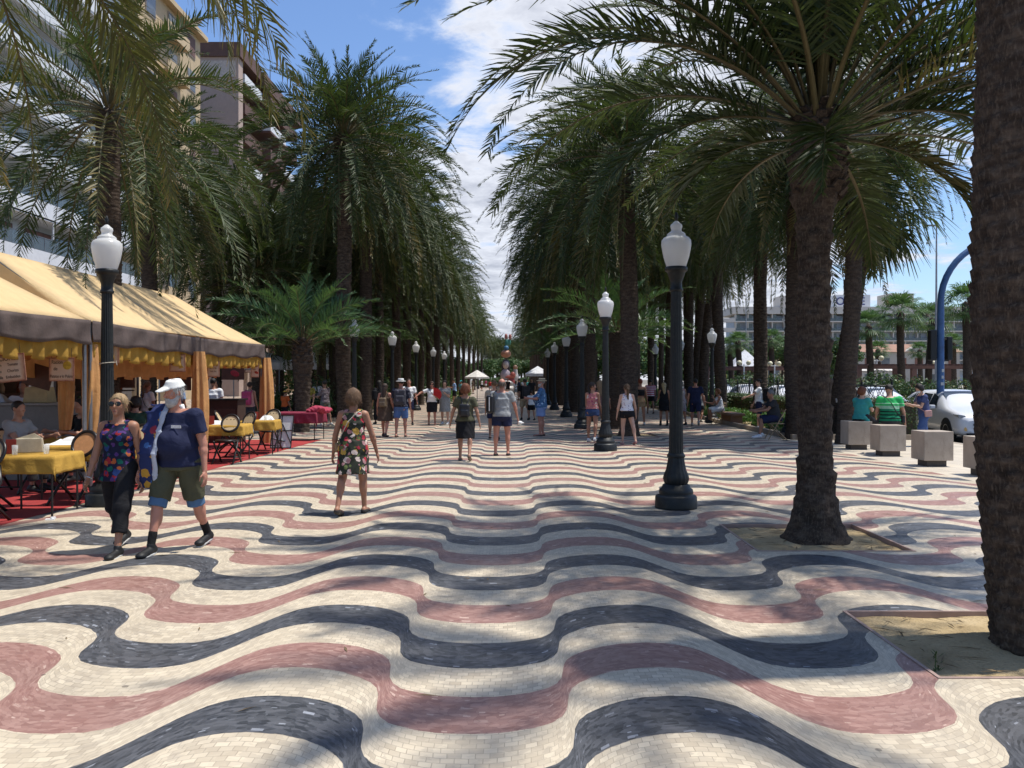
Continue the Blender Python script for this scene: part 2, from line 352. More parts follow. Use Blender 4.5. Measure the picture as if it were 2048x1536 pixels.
def bark_mat():
    b = NB('palm_bark'); z = b.scale(b.obj, (1, 1, 2.4)); n = b.noise(7, 8, .62, z); f = b.noise(60, 4, .6, b.scale(b.obj, (1, 1, .35)))
    oi = b.N('ObjectInfo').outputs['Random']
    c = b.ramp(n, [(.3, (.022, .016, .012)), (.5, (.058, .041, .030)), (.72, (.125, .093, .068))]); c = b.mix(b.mapr(f, .5, .75, 0, .6), c, (.20, .155, .115))
    c = b.mix(b.mapr(oi, 0, 1, 0, .45), c, (.045, .036, .030))
    b.bump(b.math('ADD', n, b.math('MULTIPLY', f, .5)), .7, .02); return b.done(c, .92, 0, .12)
M_BARK = bark_mat()

def frond(rng, L=3.8, e0=50, bend=95, nl=60, ll=.5, lw=.030, roll=0, side=0, base_frac=.16, vang=35, seg=16, droop=.25):
    """returns leaf verts/quads/tints and the rachis points; local: grows along +X"""
    s = np.linspace(0, 1, seg + 1); e = R(e0) - R(bend) * s ** 1.25; ds = L / seg
    P = np.zeros((seg + 1, 3)); az = R(side) * s
    for i in range(seg):
        em = (e[i] + e[i + 1]) / 2; am = (az[i] + az[i + 1]) / 2
        P[i + 1] = P[i] + ds * np.array([math.cos(em) * math.cos(am), math.cos(em) * math.sin(am), math.sin(em)])
    t = np.linspace(base_frac, .995, nl) + rng.uniform(-.004, .004, nl); t = np.clip(t, 0, .999)
    cen = np.stack([np.interp(t, s, P[:, k]) for k in range(3)], 1)
    ee = np.interp(t, s, e); aa = np.interp(t, s, az)
    T = np.stack([np.cos(ee) * np.cos(aa), np.cos(ee) * np.sin(aa), np.sin(ee)], 1)
    S = np.stack([-np.sin(aa), np.cos(aa), 0 * aa], 1); U = np.cross(S, T) * -1; U[:, :] = np.cross(T, S)
    rl = R(roll) * t; S2 = S * np.cos(rl)[:, None] + U * np.sin(rl)[:, None]; U2 = U * np.cos(rl)[:, None] - S * np.sin(rl)[:, None]
    Vs = []; Qs = []; Cs = []; n = 0
    for sd_ in (-1, 1):
        u = (t - base_frac) / (1 - base_frac)
        ln = ll * (np.sin(np.clip(u * 1.05 + .16, 0, 1) * math.pi) ** .55 * .8 + .25) * rng.uniform(.85, 1.12, nl)
        fwd = R(60) - R(24) * u + rng.normal(0, R(6), nl)         # angle between leaflet and rachis
        va = R(vang) + rng.normal(0, R(13), nl)
        D = T * np.cos(fwd)[:, None] + (sd_ * S2 * np.cos(va)[:, None] + U2 * np.sin(va)[:, None]) * np.sin(fwd)[:, None]
        D /= np.linalg.norm(D, axis=1)[:, None]
        W = np.cross(D, U2); W /= np.linalg.norm(W, axis=1)[:, None] + 1e-9
        W = W * np.cos(rng.normal(0, .5, nl))[:, None] + U2 * np.sin(rng.normal(0, .5, nl))[:, None]
        w = lw * rng.uniform(.8, 1.2, nl) * np.minimum(1, .55 + ln / ll * .5)
        g = np.array((0, 0, -1.0)) * droop
        a = cen; m1 = cen + D * (ln * .45)[:, None] + g * (ln * .12)[:, None]; e1 = cen + D * (ln)[:, None] + g * (ln * .55)[:, None]
        V = np.stack([a - W * (w * .35)[:, None], a + W * (w * .35)[:, None], m1 + W * (w * .5)[:, None], m1 - W * (w * .5)[:, None], e1 + W * (w * .07)[:, None], e1 - W * (w * .07)[:, None]], 1).reshape(-1, 3)
        i = np.arange(nl)[:, None] * 6 + n
        Qs += [np.hstack([i, i + 1, i + 2, i + 3]), np.hstack([i + 3, i + 2, i + 4, i + 5])]
        rr = rng.uniform(0, 1, nl); col = np.zeros((nl, 6, 4)); col[:, :, 2] = rr[:, None]; col[:, :, 1] = np.array([0, 0, .45, .45, 1, 1])[None] * .55 + (u * .45)[:, None]; col[:, :, 3] = 1
        Vs.append(V); Cs.append(col.reshape(-1, 4)); n += nl * 6
    return np.vstack(Vs), np.vstack(Qs), np.vstack(Cs), P

def crown_mesh(name, seed, nf=64, L=3.7, top=82, low=-42, bend0=42, bend1=78, nl=52, ll=.46, lw=.036, young=False, gap=None, start=0.0, droop=.25, vang=35, pw=.92, drops=0, extra=()):
    rng = np.random.default_rng(seed); VV = []; QQ = []; CC = []; MI = []; n = 0
    for k in range(nf + len(extra)):
        f = min(1, (k + .5) / nf); az = k * 2.39996 + rng.normal(0, .14)   # f: 0 = newest, upright; 1 = oldest, hanging
        if k >= nf: f = .5
        if k < nf and gap and gap(math.degrees(az) % 360, f): continue
        e0 = top + (low - top) * f ** pw + rng.normal(0, 5); bend = bend0 + (bend1 - bend0) * math.sin(f * math.pi) + rng.normal(0, 9)
        if k >= nf - drops: e0 = rng.uniform(-15, 12); bend = 72
        bend = max(8, min(bend, e0 + 86))
        Lk = L * (.62 + .5 * math.sin(min(1, f * 1.6 + .1) * math.pi * .5)) * rng.uniform(.88, 1.08) * (.42 if nf > k >= nf - drops else 1)
        if k >= nf: az, e0, bend, Lk = extra[k - nf]; az = R(az)
        V, Q, Cc, P = frond(rng, Lk, e0, bend, nl, ll, lw, rng.normal(0, 38), rng.normal(0, 16), droop=droop, vang=vang)
        ca, sa = math.cos(az), math.sin(az); M = np.array([[ca, -sa, 0], [sa, ca, 0], [0, 0, 1]])
        r0 = np.array([.10 + .10 * f, 0, .22 * (1 - f) - .12 * f])
        Cc[:, 0] = np.clip(f * .75 + rng.uniform(-.15, .3), 0, 1)
        if f > .62 and rng.uniform() < .14: Cc[:, 0] = 1; Cc[:, 1] = .8 + .2 * Cc[:, 1]      # a dead, browned frond
        VV.append((V + r0) @ M.T); QQ.append(Q + n); CC.append(Cc); MI.append(np.zeros(len(Q), int)); n += len(V)
        # rachis: a thin three-sided stalk
        rs = np.linspace(.026, .004, len(P)) * (L / 3.7); a = np.array([math.pi / 2, math.pi * 7 / 6, math.pi * 11 / 6])
        ring = np.stack([0 * a, np.cos(a), np.sin(a)], -1); PV = (P[:, None] + ring[None] * rs[:, None, None] * np.array([1, 1.2, .8])).reshape(-1, 3)
        i = np.arange(len(P) - 1)[:, None] * 3; j = np.arange(3)[None]; kk = (j + 1) % 3
        q = np.stack([i + j, i + kk, i + 3 + kk, i + 3 + j], -1).reshape(-1, 4)
        VV.append((PV + r0) @ M.T); QQ.append(q + n); cc = np.zeros((len(PV), 4)); cc[:, 0] = f; CC.append(cc); MI.append(np.ones(len(q), int)); n += len(PV)
    return np_mesh(name, np.vstack(VV), [np.vstack(QQ)], True, np.concatenate(MI), col=np.vstack(CC))

def fan_crown_mesh(name, seed, nf=38, L=1.5, fan=1.15, skirt=True):
    rng = np.random.default_rng(seed); VV = []; QQ = []; CC = []; MI = []; n = 0
    for k in range(nf):
        f = (k + .5) / nf; az = k * 2.39996 + rng.normal(0, .1); e0 = R(78 - (168 if skirt else 115) * f)
        d = np.array([math.cos(e0) * math.cos(az), math.cos(e0) * math.sin(az), math.sin(e0)]); s_ = np.array([-math.sin(az), math.cos(az), 0]); u = np.cross(d, s_)
        Lp = L * (.75 + .25 * math.sin(f * math.pi)); p0 = d * .12; p1 = p0 + d * Lp * .62 + np.array((0, 0, -.12 * f))
        w = .012; PV = np.array([p0 - s_ * w, p0 + s_ * w, p1 + s_ * w, p1 - s_ * w]); VV.append(PV); QQ.append(np.array([(0, 1, 2, 3)]) + n); CC.append(np.tile((f, 0, .5, 1), (4, 1))); MI.append([1]); n += 4
        nb = 26; fl = fan * rng.uniform(.85, 1.1)
        for q in range(nb):
            th = R(-112 + 224 * q / (nb - 1)); dd = d * math.cos(th) + s_ * math.sin(th) + u * rng.normal(0, .10); dd /= np.linalg.norm(dd)
            ln = fl * (.72 + .28 * math.cos(th)) * rng.uniform(.9, 1.05); wv = np.cross(dd, u); wv /= np.linalg.norm(wv) + 1e-9
            m1 = p1 + dd * ln * .55; e1 = p1 + dd * ln * .95 + np.array((0, 0, -ln * .32)); wd = .034
            V = np.array([p1 - wv * .004, p1 + wv * .004, m1 + wv * wd, m1 - wv * wd, e1 + wv * .004, e1 - wv * .004])
            VV.append(V); QQ.append(np.array([(0, 1, 2, 3), (3, 2, 4, 5)]) + n); MI.append([0, 0]); c = np.tile((min(1, f * f * 1.1), 0, rng.uniform(), 1), (6, 1)); c[:, 1] = (0, 0, .5, .5, 1, 1); CC.append(c); n += 6
    return np_mesh(name, np.vstack(VV), [np.vstack(QQ)], True, np.concatenate(MI), col=np.vstack(CC))

def trunk_mesh(name, h, r=.22, rb=None, rt=None, lean=(0, 0), scale=.095, depth=.035, na=36, nz=None, bulge=None, seed=0, flare=.35, wav=.02):
    """leaf-scarred palm trunk; ring rows of lozenge scars as real relief"""
    rng = np.random.default_rng(seed); dz = scale / 4 if nz is None else h / nz
    z = np.arange(-.15, h + dz, dz); a = np.arange(na) * 2 * math.pi / na; Z, A = np.meshgrid(z, a, indexing='ij')
    per = max(5, round(2 * math.pi * r / (scale * 1.35))); row = np.floor(Z / scale); fz = Z / scale - row
    hA = A * per / (2 * math.pi) + row * .5 + .15 * np.sin(row * 1.7); fa = hA - np.floor(hA)
    rid = np.floor(hA) * 12.9898 + row * 78.233; rnd = np.abs(np.sin(rid) * 43758.5453) % 1
    scar = (1 - np.abs(2 * fa - 1) ** 2.0) * (.35 + .65 * fz) * (.55 + .9 * rnd)
    rad = r * (1 + flare * np.exp(-np.maximum(Z, 0) / .22)) + depth * scar
    if rt: rad = rad + (rt - r) * np.clip(Z / h, 0, 1)
    if bulge:
        for (zc, zw, amp) in bulge: rad = rad + amp * np.exp(-((Z - zc) / zw) ** 2) * (1 + .35 * (rnd - .5))
    rad = rad * (1 + wav * np.sin(Z * 2.3 + seed) + wav * np.sin(A * 2 + Z))
    tt = np.clip(Z / h, 0, 1); cx = lean[0] * tt ** 1.3 + .03 * np.sin(Z * .9 + seed); cy = lean[1] * tt ** 1.3
    V = np.stack([cx + rad * np.cos(A), cy + rad * np.sin(A), Z], -1).reshape(-1, 3)
    i, j = np.meshgrid(np.arange(len(z) - 1), np.arange(na), indexing='ij'); k = (j + 1) % na
    Q = np.stack([i * na + j, i * na + k, (i + 1) * na + k, (i + 1) * na + j], -1).reshape(-1, 4)
    n = len(V); V = np.vstack([V, [(lean[0], lean[1], h + .25)]]); last = (len(z) - 1) * na
    T = np.array([(last + q, last + (q + 1) % na, n) for q in range(na)])
    return np_mesh(name, V, [Q, T], True)
def boots_mesh(name, r, h0, h1, n=130, seed=1, L=.22):
    """stubs of cut leaf bases bristling round the head of a trunk"""
    rng = np.random.default_rng(seed); m = MB()
    for k in range(n):
        f = k / n; z = h0 + (h1 - h0) * f; a = k * 2.39996; d = np.array((math.cos(a), math.sin(a), 0)); s_ = np.array((-math.sin(a), math.cos(a), 0)); l = L * rng.uniform(.6, 1.2)
        up = d * math.cos(R(48)) + np.array((0, 0, math.sin(R(48)))); p = d * (r * .8) + np.array((0, 0, z)); q = p + up * l; w0, w1 = .075, .045; t = np.cross(up, s_) * .022
        V = [p - s_ * w0 - t, p + s_ * w0 - t, p + s_ * w0 + t, p - s_ * w0 + t, q - s_ * w1 - t, q + s_ * w1 - t, q + s_ * w1 + t * .3, q - s_ * w1 + t * .3]
        m.add(V, [(0, 3, 2, 1), (4, 5, 6, 7), (0, 1, 5, 4), (1, 2, 6, 5), (2, 3, 7, 6), (3, 0, 4, 7)])
    return m.mesh(name)

CR = {}
def crowns():
    for k in range(4):
        CR['std%d' % k] = crown_mesh('date_palm_crown', 11 + k, nf=104, L=4.25, nl=60, ll=.50, lw=.040, top=80, low=-66, bend0=28, bend1=88, pw=1.12, droop=.14)
    CR['far'] = crown_mesh('far_palm_crown', 31, nf=76, L=4.2, nl=30, ll=.55, lw=.066, low=-66, bend0=36, bend1=86, droop=.14)
    CR['young'] = crown_mesh('young_palm_crown', 41, nf=34, L=2.9, top=84, low=5, bend0=30, bend1=62, nl=54, ll=.42, lw=.034, droop=.12)
    CR['near'] = crown_mesh('broad_palm_crown', 57, nf=74, L=4.5, top=87, low=6, bend0=24, bend1=72, nl=110, ll=.56, lw=.029, vang=26, droop=.35, drops=5, gap=lambda a, f: 125 < a < 285 and f > .62 and f < .92, extra=((176, 52, 118, 5.0), (186, 44, 112, 4.9), (199, 38, 108, 4.6), (168, 30, 92, 4.4), (190, 12, 84, 3.2), (212, 60, 118, 4.7), (335, 40, 108, 4.6), (350, 26, 98, 4.2), (10, 44, 112, 4.6), (322, 8, 80, 3.0)))
    CR['over'] = crown_mesh('overhead_palm_crown', 63, nf=38, L=4.1, top=78, low=-18, bend0=46, bend1=96, nl=110, ll=.62, lw=.025, vang=12, droop=.55)
    CR['light'] = crown_mesh('light_palm_crown', 77, nf=58, L=4.0, nl=60, ll=.46, lw=.032, low=-52, bend0=40, bend1=92)
    CR['tall'] = crown_mesh('tall_palm_crown', 71, nf=20, L=3.3, top=82, low=10, bend0=40, bend1=70, nl=80, ll=.5, lw=.03)  # unseen crown, kept small and sparse to lighten its shade on the pavement
    CR['fan'] = fan_crown_mesh('fan_palm_crown', 5); CR['fan_small'] = fan_crown_mesh('small_fan_crown', 6, nf=30, skirt=False, L=1.5, fan=1.1)
    for k, me in CR.items():
        me.materials.append(M_LEAF_YOUNG if k in ('young', 'fan_small') else M_LEAF_DRY if k in ('over',) else M_LEAF); me.materials.append(M_RACHIS)
crowns()
TRK = {}
for k, (r_, h_) in enumerate(((.21, 10), (.24, 10), (.19, 10))):
    me = trunk_mesh('palm_trunk', h_, r_, seed=k, lean=(0, 0), scale=.11, na=26); me.materials.append(M_BARK); TRK[k] = me
PALM_N = [0]
def palm(x, y, h, crown='std0', s=1.0, label=None, group=None, rz=None, trunk=None, name='date_palm', r=.22, lean=(0, 0), cat='palm tree', tilt=(0, 0), sz=1.0):
    i = PALM_N[0]; PALM_N[0] += 1; rng = random.Random(i * 31 + 5)
    root = empty(name, (x, y, 0), 0, label, cat, group)
    if trunk is None and lean == (0, 0):
        me = TRK[i % 3]; t = obj('trunk', me, root, rz=rng.uniform(0, 6.28)); t.scale = (r / .22, r / .22, h / 10.0)
    elif trunk is None:
        me = trunk_mesh('palm_trunk', h, r, lean=lean, na=26, seed=i, scale=.11); me.materials.append(M_BARK); t = obj('trunk', me, root)
    else: t = obj('trunk', trunk, root)
    c = obj('crown', CR[crown], root, (lean[0], lean[1], h), rng.uniform(0, 6.28) if rz is None else rz); c.scale = (s, s, s * sz)
    c.rotation_euler = (R(tilt[0]), R(tilt[1]), c.rotation_euler[2])
    return root
def head_boots(root, r, h0, h1, **k):
    me = boots_mesh('leaf_base', r, h0, h1, **k); me.materials.append(M_BARK); return obj('leaf_bases', me, root)

# the two palms in square pits on the right, and the one whose fronds hang in over the top left
tm = trunk_mesh('palm_trunk', 7.0, .345, scale=.085, depth=.03, na=96, seed=3, flare=.0, wav=.010, rt=.375, bulge=[(-.3, 1.15, -.075)]); tm.materials.append(M_BARK)
p1 = palm(3.36, 5.45, 7.0, 'tall', .72, 'thick scarred palm trunk at the right edge in the nearest sandy pit', 'palms standing in square pits', trunk=tm, rz=2.0)
tm = trunk_mesh('palm_trunk', 4.32, .138, scale=.14, depth=.040, na=84, seed=8, flare=1.15, bulge=[(4.05, .55, .135), (0, 1.3, .04)], wav=.03, lean=(.06, 0)); tm.materials.append(M_BARK)
p2 = palm(3.20, 9.15, 4.32, 'near', .93, 'short stout date palm with wide crown in the second sandy pit', 'palms standing in square pits', trunk=tm, rz=.0, lean=(.06, 0))
head_boots(p2, .25, 3.6, 4.5, n=160, L=.13).location = (.06, 0, 0)
p3 = palm(-5.7, 7.4, 7.1, 'over', 1.05, 'date palm whose yellow-tipped fronds hang in over the top left corner', 'palms along the left side of the promenade', rz=.9, tilt=(0, 6))
# left side
palm(-8.1, 17.2, 7.0, 'light', .98, 'date palm rising behind the awning beside the near left lamp', 'palms along the left side of the promenade', rz=1.0)
palm(-12.5, 29.5, 8.9, 'std1', 1.0, 'slim dark palm trunk behind the awning with a dense crown', 'palms along the left side of the promenade')
pb = palm(-5.95, 30.2, 10.1, 'std2', 1.0, 'tallest date palm of the left row with upright fronds against blue sky', 'palms along the left side of the promenade', rz=2.2, r=.27)
head_boots(pb, .27, 9.3, 10.2, n=90, seed=4)
tm = trunk_mesh('palm_trunk', 2.85, .20, scale=.13, depth=.045, na=48, seed=12, flare=.25, bulge=[(2.3, .5, .10)]); tm.materials.append(M_BARK)
py = palm(-6.75, 27.5, 2.85, 'young', 1.0, 'low young palm with bright green fronds at the end of the awning', 'palms along the left side of the promenade', trunk=tm, rz=.3)
head_boots(py, .3, 2.1, 2.95, n=60, seed=9, L=.16)
palm(-5.9, 24.6 + 3.2, .1, 'far', .01) if False else None
LEFT = [(-6.1, 35.6, 10.3, 'second'), (-6.2, 39.8, 9.9, 'third'), (-6.1, 45.0, 10.2, 'fourth'), (-6.3, 51.0, 10.4, 'fifth'), (-6.1, 57.0, 10.1, 'sixth'), (-6.2, 63.5, 10.3, 'seventh'), (-6.2, 70, 10.0, 'eighth'), (-6.2, 78, 10.3, 'ninth'), (-6.2, 87, 10.2, 'tenth'), (-6.2, 97, 10.3, 'eleventh'), (-6.2, 108, 10, 'twelfth'), (-6.2, 121, 10.2, 'thirteenth'), (-6.2, 136, 10.2, 'fourteenth'), (-6.2, 152, 10.2, 'fifteenth'), (-6.2, 170, 10.2, 'sixteenth')]
for k, (x, y, h, nm) in enumerate(LEFT):
    palm(x, y, h, 'std%d' % (k % 4) if y < 75 else 'far', 1.0, '%s date palm of the row nearest the walkway on the left' % nm, 'palms along the left side of the promenade', r=.21, sz=1.08)
LOUT = [(-10.4, 35.0, 6.0, 'shorter palm with orange fruit stalks behind the awning end'), (-12.6, 36.5, 8.6, 'dark palm between the awning and the beige building'), (-9.6, 43, 8.8, 'palm behind the second left row palm'), (-12.2, 49, 9.2, 'palm in the outer left row before the brown tower'), (-9.8, 54, 9.3, 'palm of the outer left row behind the white parasols'), (-12.4, 62, 9.5, 'palm of the outer left row close to the buildings'), (-10, 70, 9.2, 'palm half hidden deep in the outer left row'), (-10, 86, 9.4, 'outer left palm seen above the far lamps'), (-10, 104, 9.4, 'outer left palm among the last distinct crowns'), (-9.3, 58, 9.6, 'palm in the gap behind the sixth left row palm'), (-9.4, 66, 9.4, 'palm in the gap behind the seventh left row palm'), (-9.2, 75, 9.6, 'palm in the gap behind the eighth left row palm'), (-9.3, 96, 9.6, 'palm in the gap behind the tenth left row palm'), (-9.3, 116, 9.6, 'palm in the gap behind the twelfth left row palm'), (-9.3, 130, 9.6, 'palm in the gap behind the thirteenth left row palm')]
for k, (x, y, h, lb) in enumerate(LOUT):
    palm(x, y, h, 'std%d' % ((k + 1) % 4) if y < 60 else 'far', .98, lb, 'palms along the left side of the promenade')
for k, (x, y) in enumerate([(-8.2, 33.0), (-8.0, 48), (-8.5, 60), (-7.8, 38.5)]):
    palm(x, y, 3.2 + .5 * (k % 2), 'young', .95, 'low palm filling the gap between trunks, %s from the awning' % ('first', 'third', 'fourth', 'second')[k], 'low young palms under the tall ones')
for k, (x, y, h) in enumerate([(-8.6, 41.0, 6.2), (-9.0, 47, 5.8), (-8.4, 53.5, 6.4), (-8.8, 61, 6.0), (-8.6, 74, 6.2), (-8.6, 90, 6.4), (-11, 40.5, 6.6)]):
    palm(x, y, h, 'std%d' % (k % 4), .9, ['first', 'second', 'third', 'fourth', 'fifth', 'sixth', 'seventh'][k] + ' half height date palm among the tall left trunks', 'half height palms between the rows', r=.2)
# right side
palm(3.55, 26.0, 8.4, 'std1', 1.0, 'tall ringed palm trunk behind the second lamp on the right', 'palms along the right side of the promenade', lean=(-.12, .2), r=.25, rz=1.4)
palm(3.6, 29.7, 3.3, 'young', .95, 'low palm with yellowing fronds behind the second right lamp', 'low young palms under the tall ones', r=.24)
RIN = [(3.1, 34.5, 9.3, 'first'), (3.3, 39.5, 9.6, 'second'), (3.2, 44.5, 9.8, 'third'), (3.3, 50, 9.6, 'fourth'), (3.2, 56, 9.9, 'fifth'), (3.3, 62, 9.8, 'sixth'), (3.3, 69, 9.8, 'seventh'), (3.3, 77, 10, 'eighth'), (3.3, 86, 10, 'ninth'), (3.3, 96, 10, 'tenth'), (3.4, 107, 10, 'eleventh'), (3.4, 120, 10, 'twelfth'), (3.4, 135, 10, 'thirteenth'), (3.5, 152, 10, 'fourteenth'), (3.6, 172, 10, 'fifteenth')]
for k, (x, y, h, nm) in enumerate(RIN):
    palm(x, y, h, 'std%d' % ((k + 2) % 4) if y < 75 else 'far', 1.0, '%s date palm of the right inner row beyond the ringed trunk' % nm, 'palms along the right side of the promenade', r=.22, sz=1.08)
for k, (x, y) in enumerate([(4.6, 36.5), (4.4, 47), (2.6, 58)]):
    palm(x, y, 3.4, 'young', .9, 'low palm between the right row trunks, %s from the lamps' % ('first', 'second', 'third')[k], 'low young palms under the tall ones')
ROUT = [(7.95, 24.3, 8.2, (0, 0), .24, 'dark palm trunk just behind the short stout palm'), (8.9, 31.0, 8.3, (.1, 0), .22, 'shaggy palm trunk beside the man in a white shirt'), (9.2, 38.0, 9.6, (-.3, 0), .23, 'palm trunk behind the seated woman in white'), (9.25, 42.0, 9.8, (.8, 0), .21, 'palm trunk leaning right behind the man in navy'), (9.9, 46.0, 9.6, (.2, 0), .24, 'pale grey palm trunk beyond the navy clad man'), (8.9, 43.5, 9.5, (0, 0), .21, 'palm trunk just right of the nearest right lamp'), (9.1, 50.5, 9.5, (.3, 0), .22, 'palm trunk hidden partly by the nearest right lamp'), (9.5, 55, 9.6, (0, 0), .16, 'slim palm trunk right of the striped shirt man'), (9.3, 58, 9.6, (.2, 0), .22, 'palm trunk next to the small outer lamp'), (9.6, 66, 9.6, (0, 0), .22, 'palm trunk above the woman in beige'), (9.6, 76, 9.6, (0, 0), .22, 'outer right palm behind the ringed trunk'), (9.6, 88, 9.6, (0, 0), .22, 'outer right palm among the farthest trunks')]
for k, (x, y, h, ln, r_, lb) in enumerate(ROUT):
    palm(x, y, h, 'std%d' % (k % 4), .98 if k != 1 else .72, lb, 'palms along the right side of the promenade', lean=ln, r=r_)
palm(8.7, 22.4, 7.9, 'std3', .72, 'ringed palm trunk right of the short stout palm', 'palms along the right side of the promenade', lean=(.33, 0), r=.195)
palm(9.95, 26.6, 7.3, 'fan', 1.15, 'fan palm with pinkish shaggy trunk and hanging leaves', 'fan palms', name='fan_palm', lean=(1.3, 0), r=.22)
# ================================================================ LAMPS
def iron_mat():
    b = NB('painted_iron'); n = b.noise(14, 5); c = b.mix(b.mapr(n, .45, .75, 0, .6), (.012, .014, .014), (.034, .034, .031)); b.bump(n, .2, .004); return b.done(c, .5, 0, .35)
M_IRON = iron_mat()
def globe_mat():
    b = NB('milk_glass'); c = b.mix(b.mapr(b.noise(5, 4), .4, .7, 0, .5), (.80, .80, .77), (.68, .67, .64)); b.done(c, .22, 0, .5)
    t = b.N('BsdfTranslucent'); t.inputs[0].default_value = (.85, .85, .85, 1); ms = b.N('MixShader'); ms.inputs[0].default_value = .45; b.L(b.b.outputs[0], ms.inputs[1]); b.L(t.outputs[0], ms.inputs[2]); b.L(ms.outputs[0], b.out.inputs[0]); return b.m
M_GLOBE = globe_mat()
def make_lamp():
    r = empty('street_lamp')
    m = MB(); m.lathe([(0, 0), (.275, 0), (.275, .02), (.27, .145), (.255, .165), (.215, .18), (.225, .20), (.215, .245), (.185, .265), (.175, .30), (.15, .315)], 40); m.build('base', M_IRON, r, True)
    m = MB(); m.lathe([(.15, .315), (.165, .345), (.175, .385), (.165, .43), (.135, .50), (.115, .60), (.105, .66)], 48, flute=16, fa=.10); m.lathe([(.105, .655), (.118, .665), (.118, .695), (.105, .705), (.10, .72)], 32); m.build('pedestal', M_IRON, r, True)
    zs = np.linspace(.71, 2.84, 8); m = MB(); m.lathe([(.094 - .026 * (z - .71) / 2.13, z) for z in zs], 96, flute=16, fa=.10); m.build('shaft', M_IRON, r, True)
    m = MB(); m.lathe([(.072, 2.83), (.088, 2.84), (.088, 2.865), (.074, 2.88), (.075, 2.96), (.10, 3.03), (.108, 3.045), (.112, 3.07), (.125, 3.09), (.145, 3.10), (.145, 3.15), (.13, 3.155), (0, 3.155)], 40, flute=0)
    m.build('capital', M_IRON, r, True)
    m = MB(); m.lathe([(.125, 3.15), (.14, 3.20), (.165, 3.28), (.185, 3.38), (.195, 3.45), (.190, 3.50), (.165, 3.535), (.125, 3.555), (.118, 3.57), (.122, 3.58), (.10, 3.60), (.075, 3.615), (.066, 3.635), (.072, 3.66), (.078, 3.68), (.074, 3.705), (.05, 3.725), (.03, 3.745), (.018, 3.755), (0, 3.76)], 40)
    m.build('globe', M_GLOBE, r, True)
    m = MB(); m.lathe([(.012, 3.75), (.012, 3.775), (.028, 3.785), (.02, 3.80), (.026, 3.82), (.012, 3.86), (0, 3.88)], 14); m.build('finial', M_IRON, r, True)
    return r
L0 = make_lamp()
LAMPS = [(2.14, 11.25, 'black lamp post with white globe, the nearest one on the right'), (2.19, 20.3, 'second lamp post of the right line, beside girl in black shorts'), (2.36, 29.3, 'third lamp post of the right line'), (2.38, 38.3, 'fourth lamp post of the right line behind the man in a straw hat'), (2.3, 47.5, 'fifth lamp post of the right line under the fronds'), (2.3, 57, 'sixth lamp post of the right line, small and dim'),
    (-5.44, 11.5, 'near left lamp post tied with string in front of the orange awning'), (-5.45, 20.5 + 9.0, 'left lamp post with its globe half lost in the young palm'), (-5.2, 37.0, 'left lamp post right of the young palm'), (-5.25, 46.5, 'left lamp post behind the man in a white sun hat'), (-5.1, 55.0, 'left lamp post behind woman with the red fan'), (-5.0, 62.5, 'farthest visible lamp post of the left line'),
    (8.0, 34.5, 'outer right lamp post behind the seated woman in white'), (8.3, 50.0, 'small outer right lamp post above the striped shirt man'), (8.05, 25.0, 'outer right lamp whose globe peeks out beside the stout palm'), (8.4, 43.0, 'outer right lamp half hidden by the nearest lamp post'), (-10.9, 50.0, 'lamp post of the far left line under the young palm fronds')]
for k, (x, y, lb) in enumerate(LAMPS):
    o = L0 if k == 0 else copy_tree(L0); o.location = (x, y, 0); o.rotation_euler = (0, 0, k * .7); tag(o, lb, 'street lamp', 'promenade lamps with white globes')
m = MB(); a = np.linspace(0, 2 * math.pi, 15); m.tube(np.stack([.098 * np.cos(a), .098 * np.sin(a), 1.9 + .012 * np.cos(a)], -1), .006, 5); m.tube([(.09, 0, 1.9), (.13, -.02, 1.93), (.14, -.02, 1.87)], .005, 5)
o = m.build('string', plain('string', (.5, .45, .36), .8), loc=(-5.44, 11.5, 0)); tag(o, 'pale string tied round the near left lamp post', 'string')
# ================================================================ PEOPLE
def v3(*a): return np.array(a, float)
def surfnet(Fd, o, h):
    S = Fd < 0; n = np.array(Fd.shape) - 1
    sub = lambda A, c: A[c[0]:n[0] + c[0], c[1]:n[1] + c[1], c[2]:n[2] + c[2]]
    cs = [(i, j, k) for i in (0, 1) for j in (0, 1) for k in (0, 1)]
    cnt = sum(sub(S, c).astype(np.int8) for c in cs); act = (cnt > 0) & (cnt < 8)
    idx = -np.ones(act.shape, np.int64); idx[act] = np.arange(act.sum()); I = np.argwhere(act)
    acc = np.zeros((len(I), 3)); w = np.zeros(len(I))
    for a in cs:
        for ax in range(3):
            if a[ax]: continue
            b = list(a); b[ax] = 1; fa = Fd[I[:, 0] + a[0], I[:, 1] + a[1], I[:, 2] + a[2]]; fb = Fd[I[:, 0] + b[0], I[:, 1] + b[1], I[:, 2] + b[2]]
            m = (fa < 0) != (fb < 0); t = np.where(m, fa / np.where(m, fa - fb, 1), 0)
            p = np.tile(np.array(a, float), (len(I), 1)); p[:, ax] = t; acc[m] += p[m]; w[m] += 1
    V = (I + acc / w[:, None]) * h + o; Q = []
    for ax in range(3):
        s0 = [slice(1, -1)] * 3; s0[ax] = slice(0, -1); s1 = list(s0); s1[ax] = slice(1, None)
        A = S[tuple(s0)]; B = S[tuple(s1)]; E = np.argwhere(A != B)
        if not len(E): continue
        flip = A[tuple(E.T)]; base = E + 1; base[:, ax] -= 1
        u, v = [(1, 2), (2, 0), (0, 1)][ax]; q = []
        for du, dv in ((0, 0), (-1, 0), (-1, -1), (0, -1)):
            c = base.copy(); c[:, u] += du; c[:, v] += dv; q.append(idx[c[:, 0], c[:, 1], c[:, 2]])
        q = np.stack(q, 1); q[~flip] = q[~flip][:, ::-1]; Q.append(q)
    return V, np.vstack(Q)

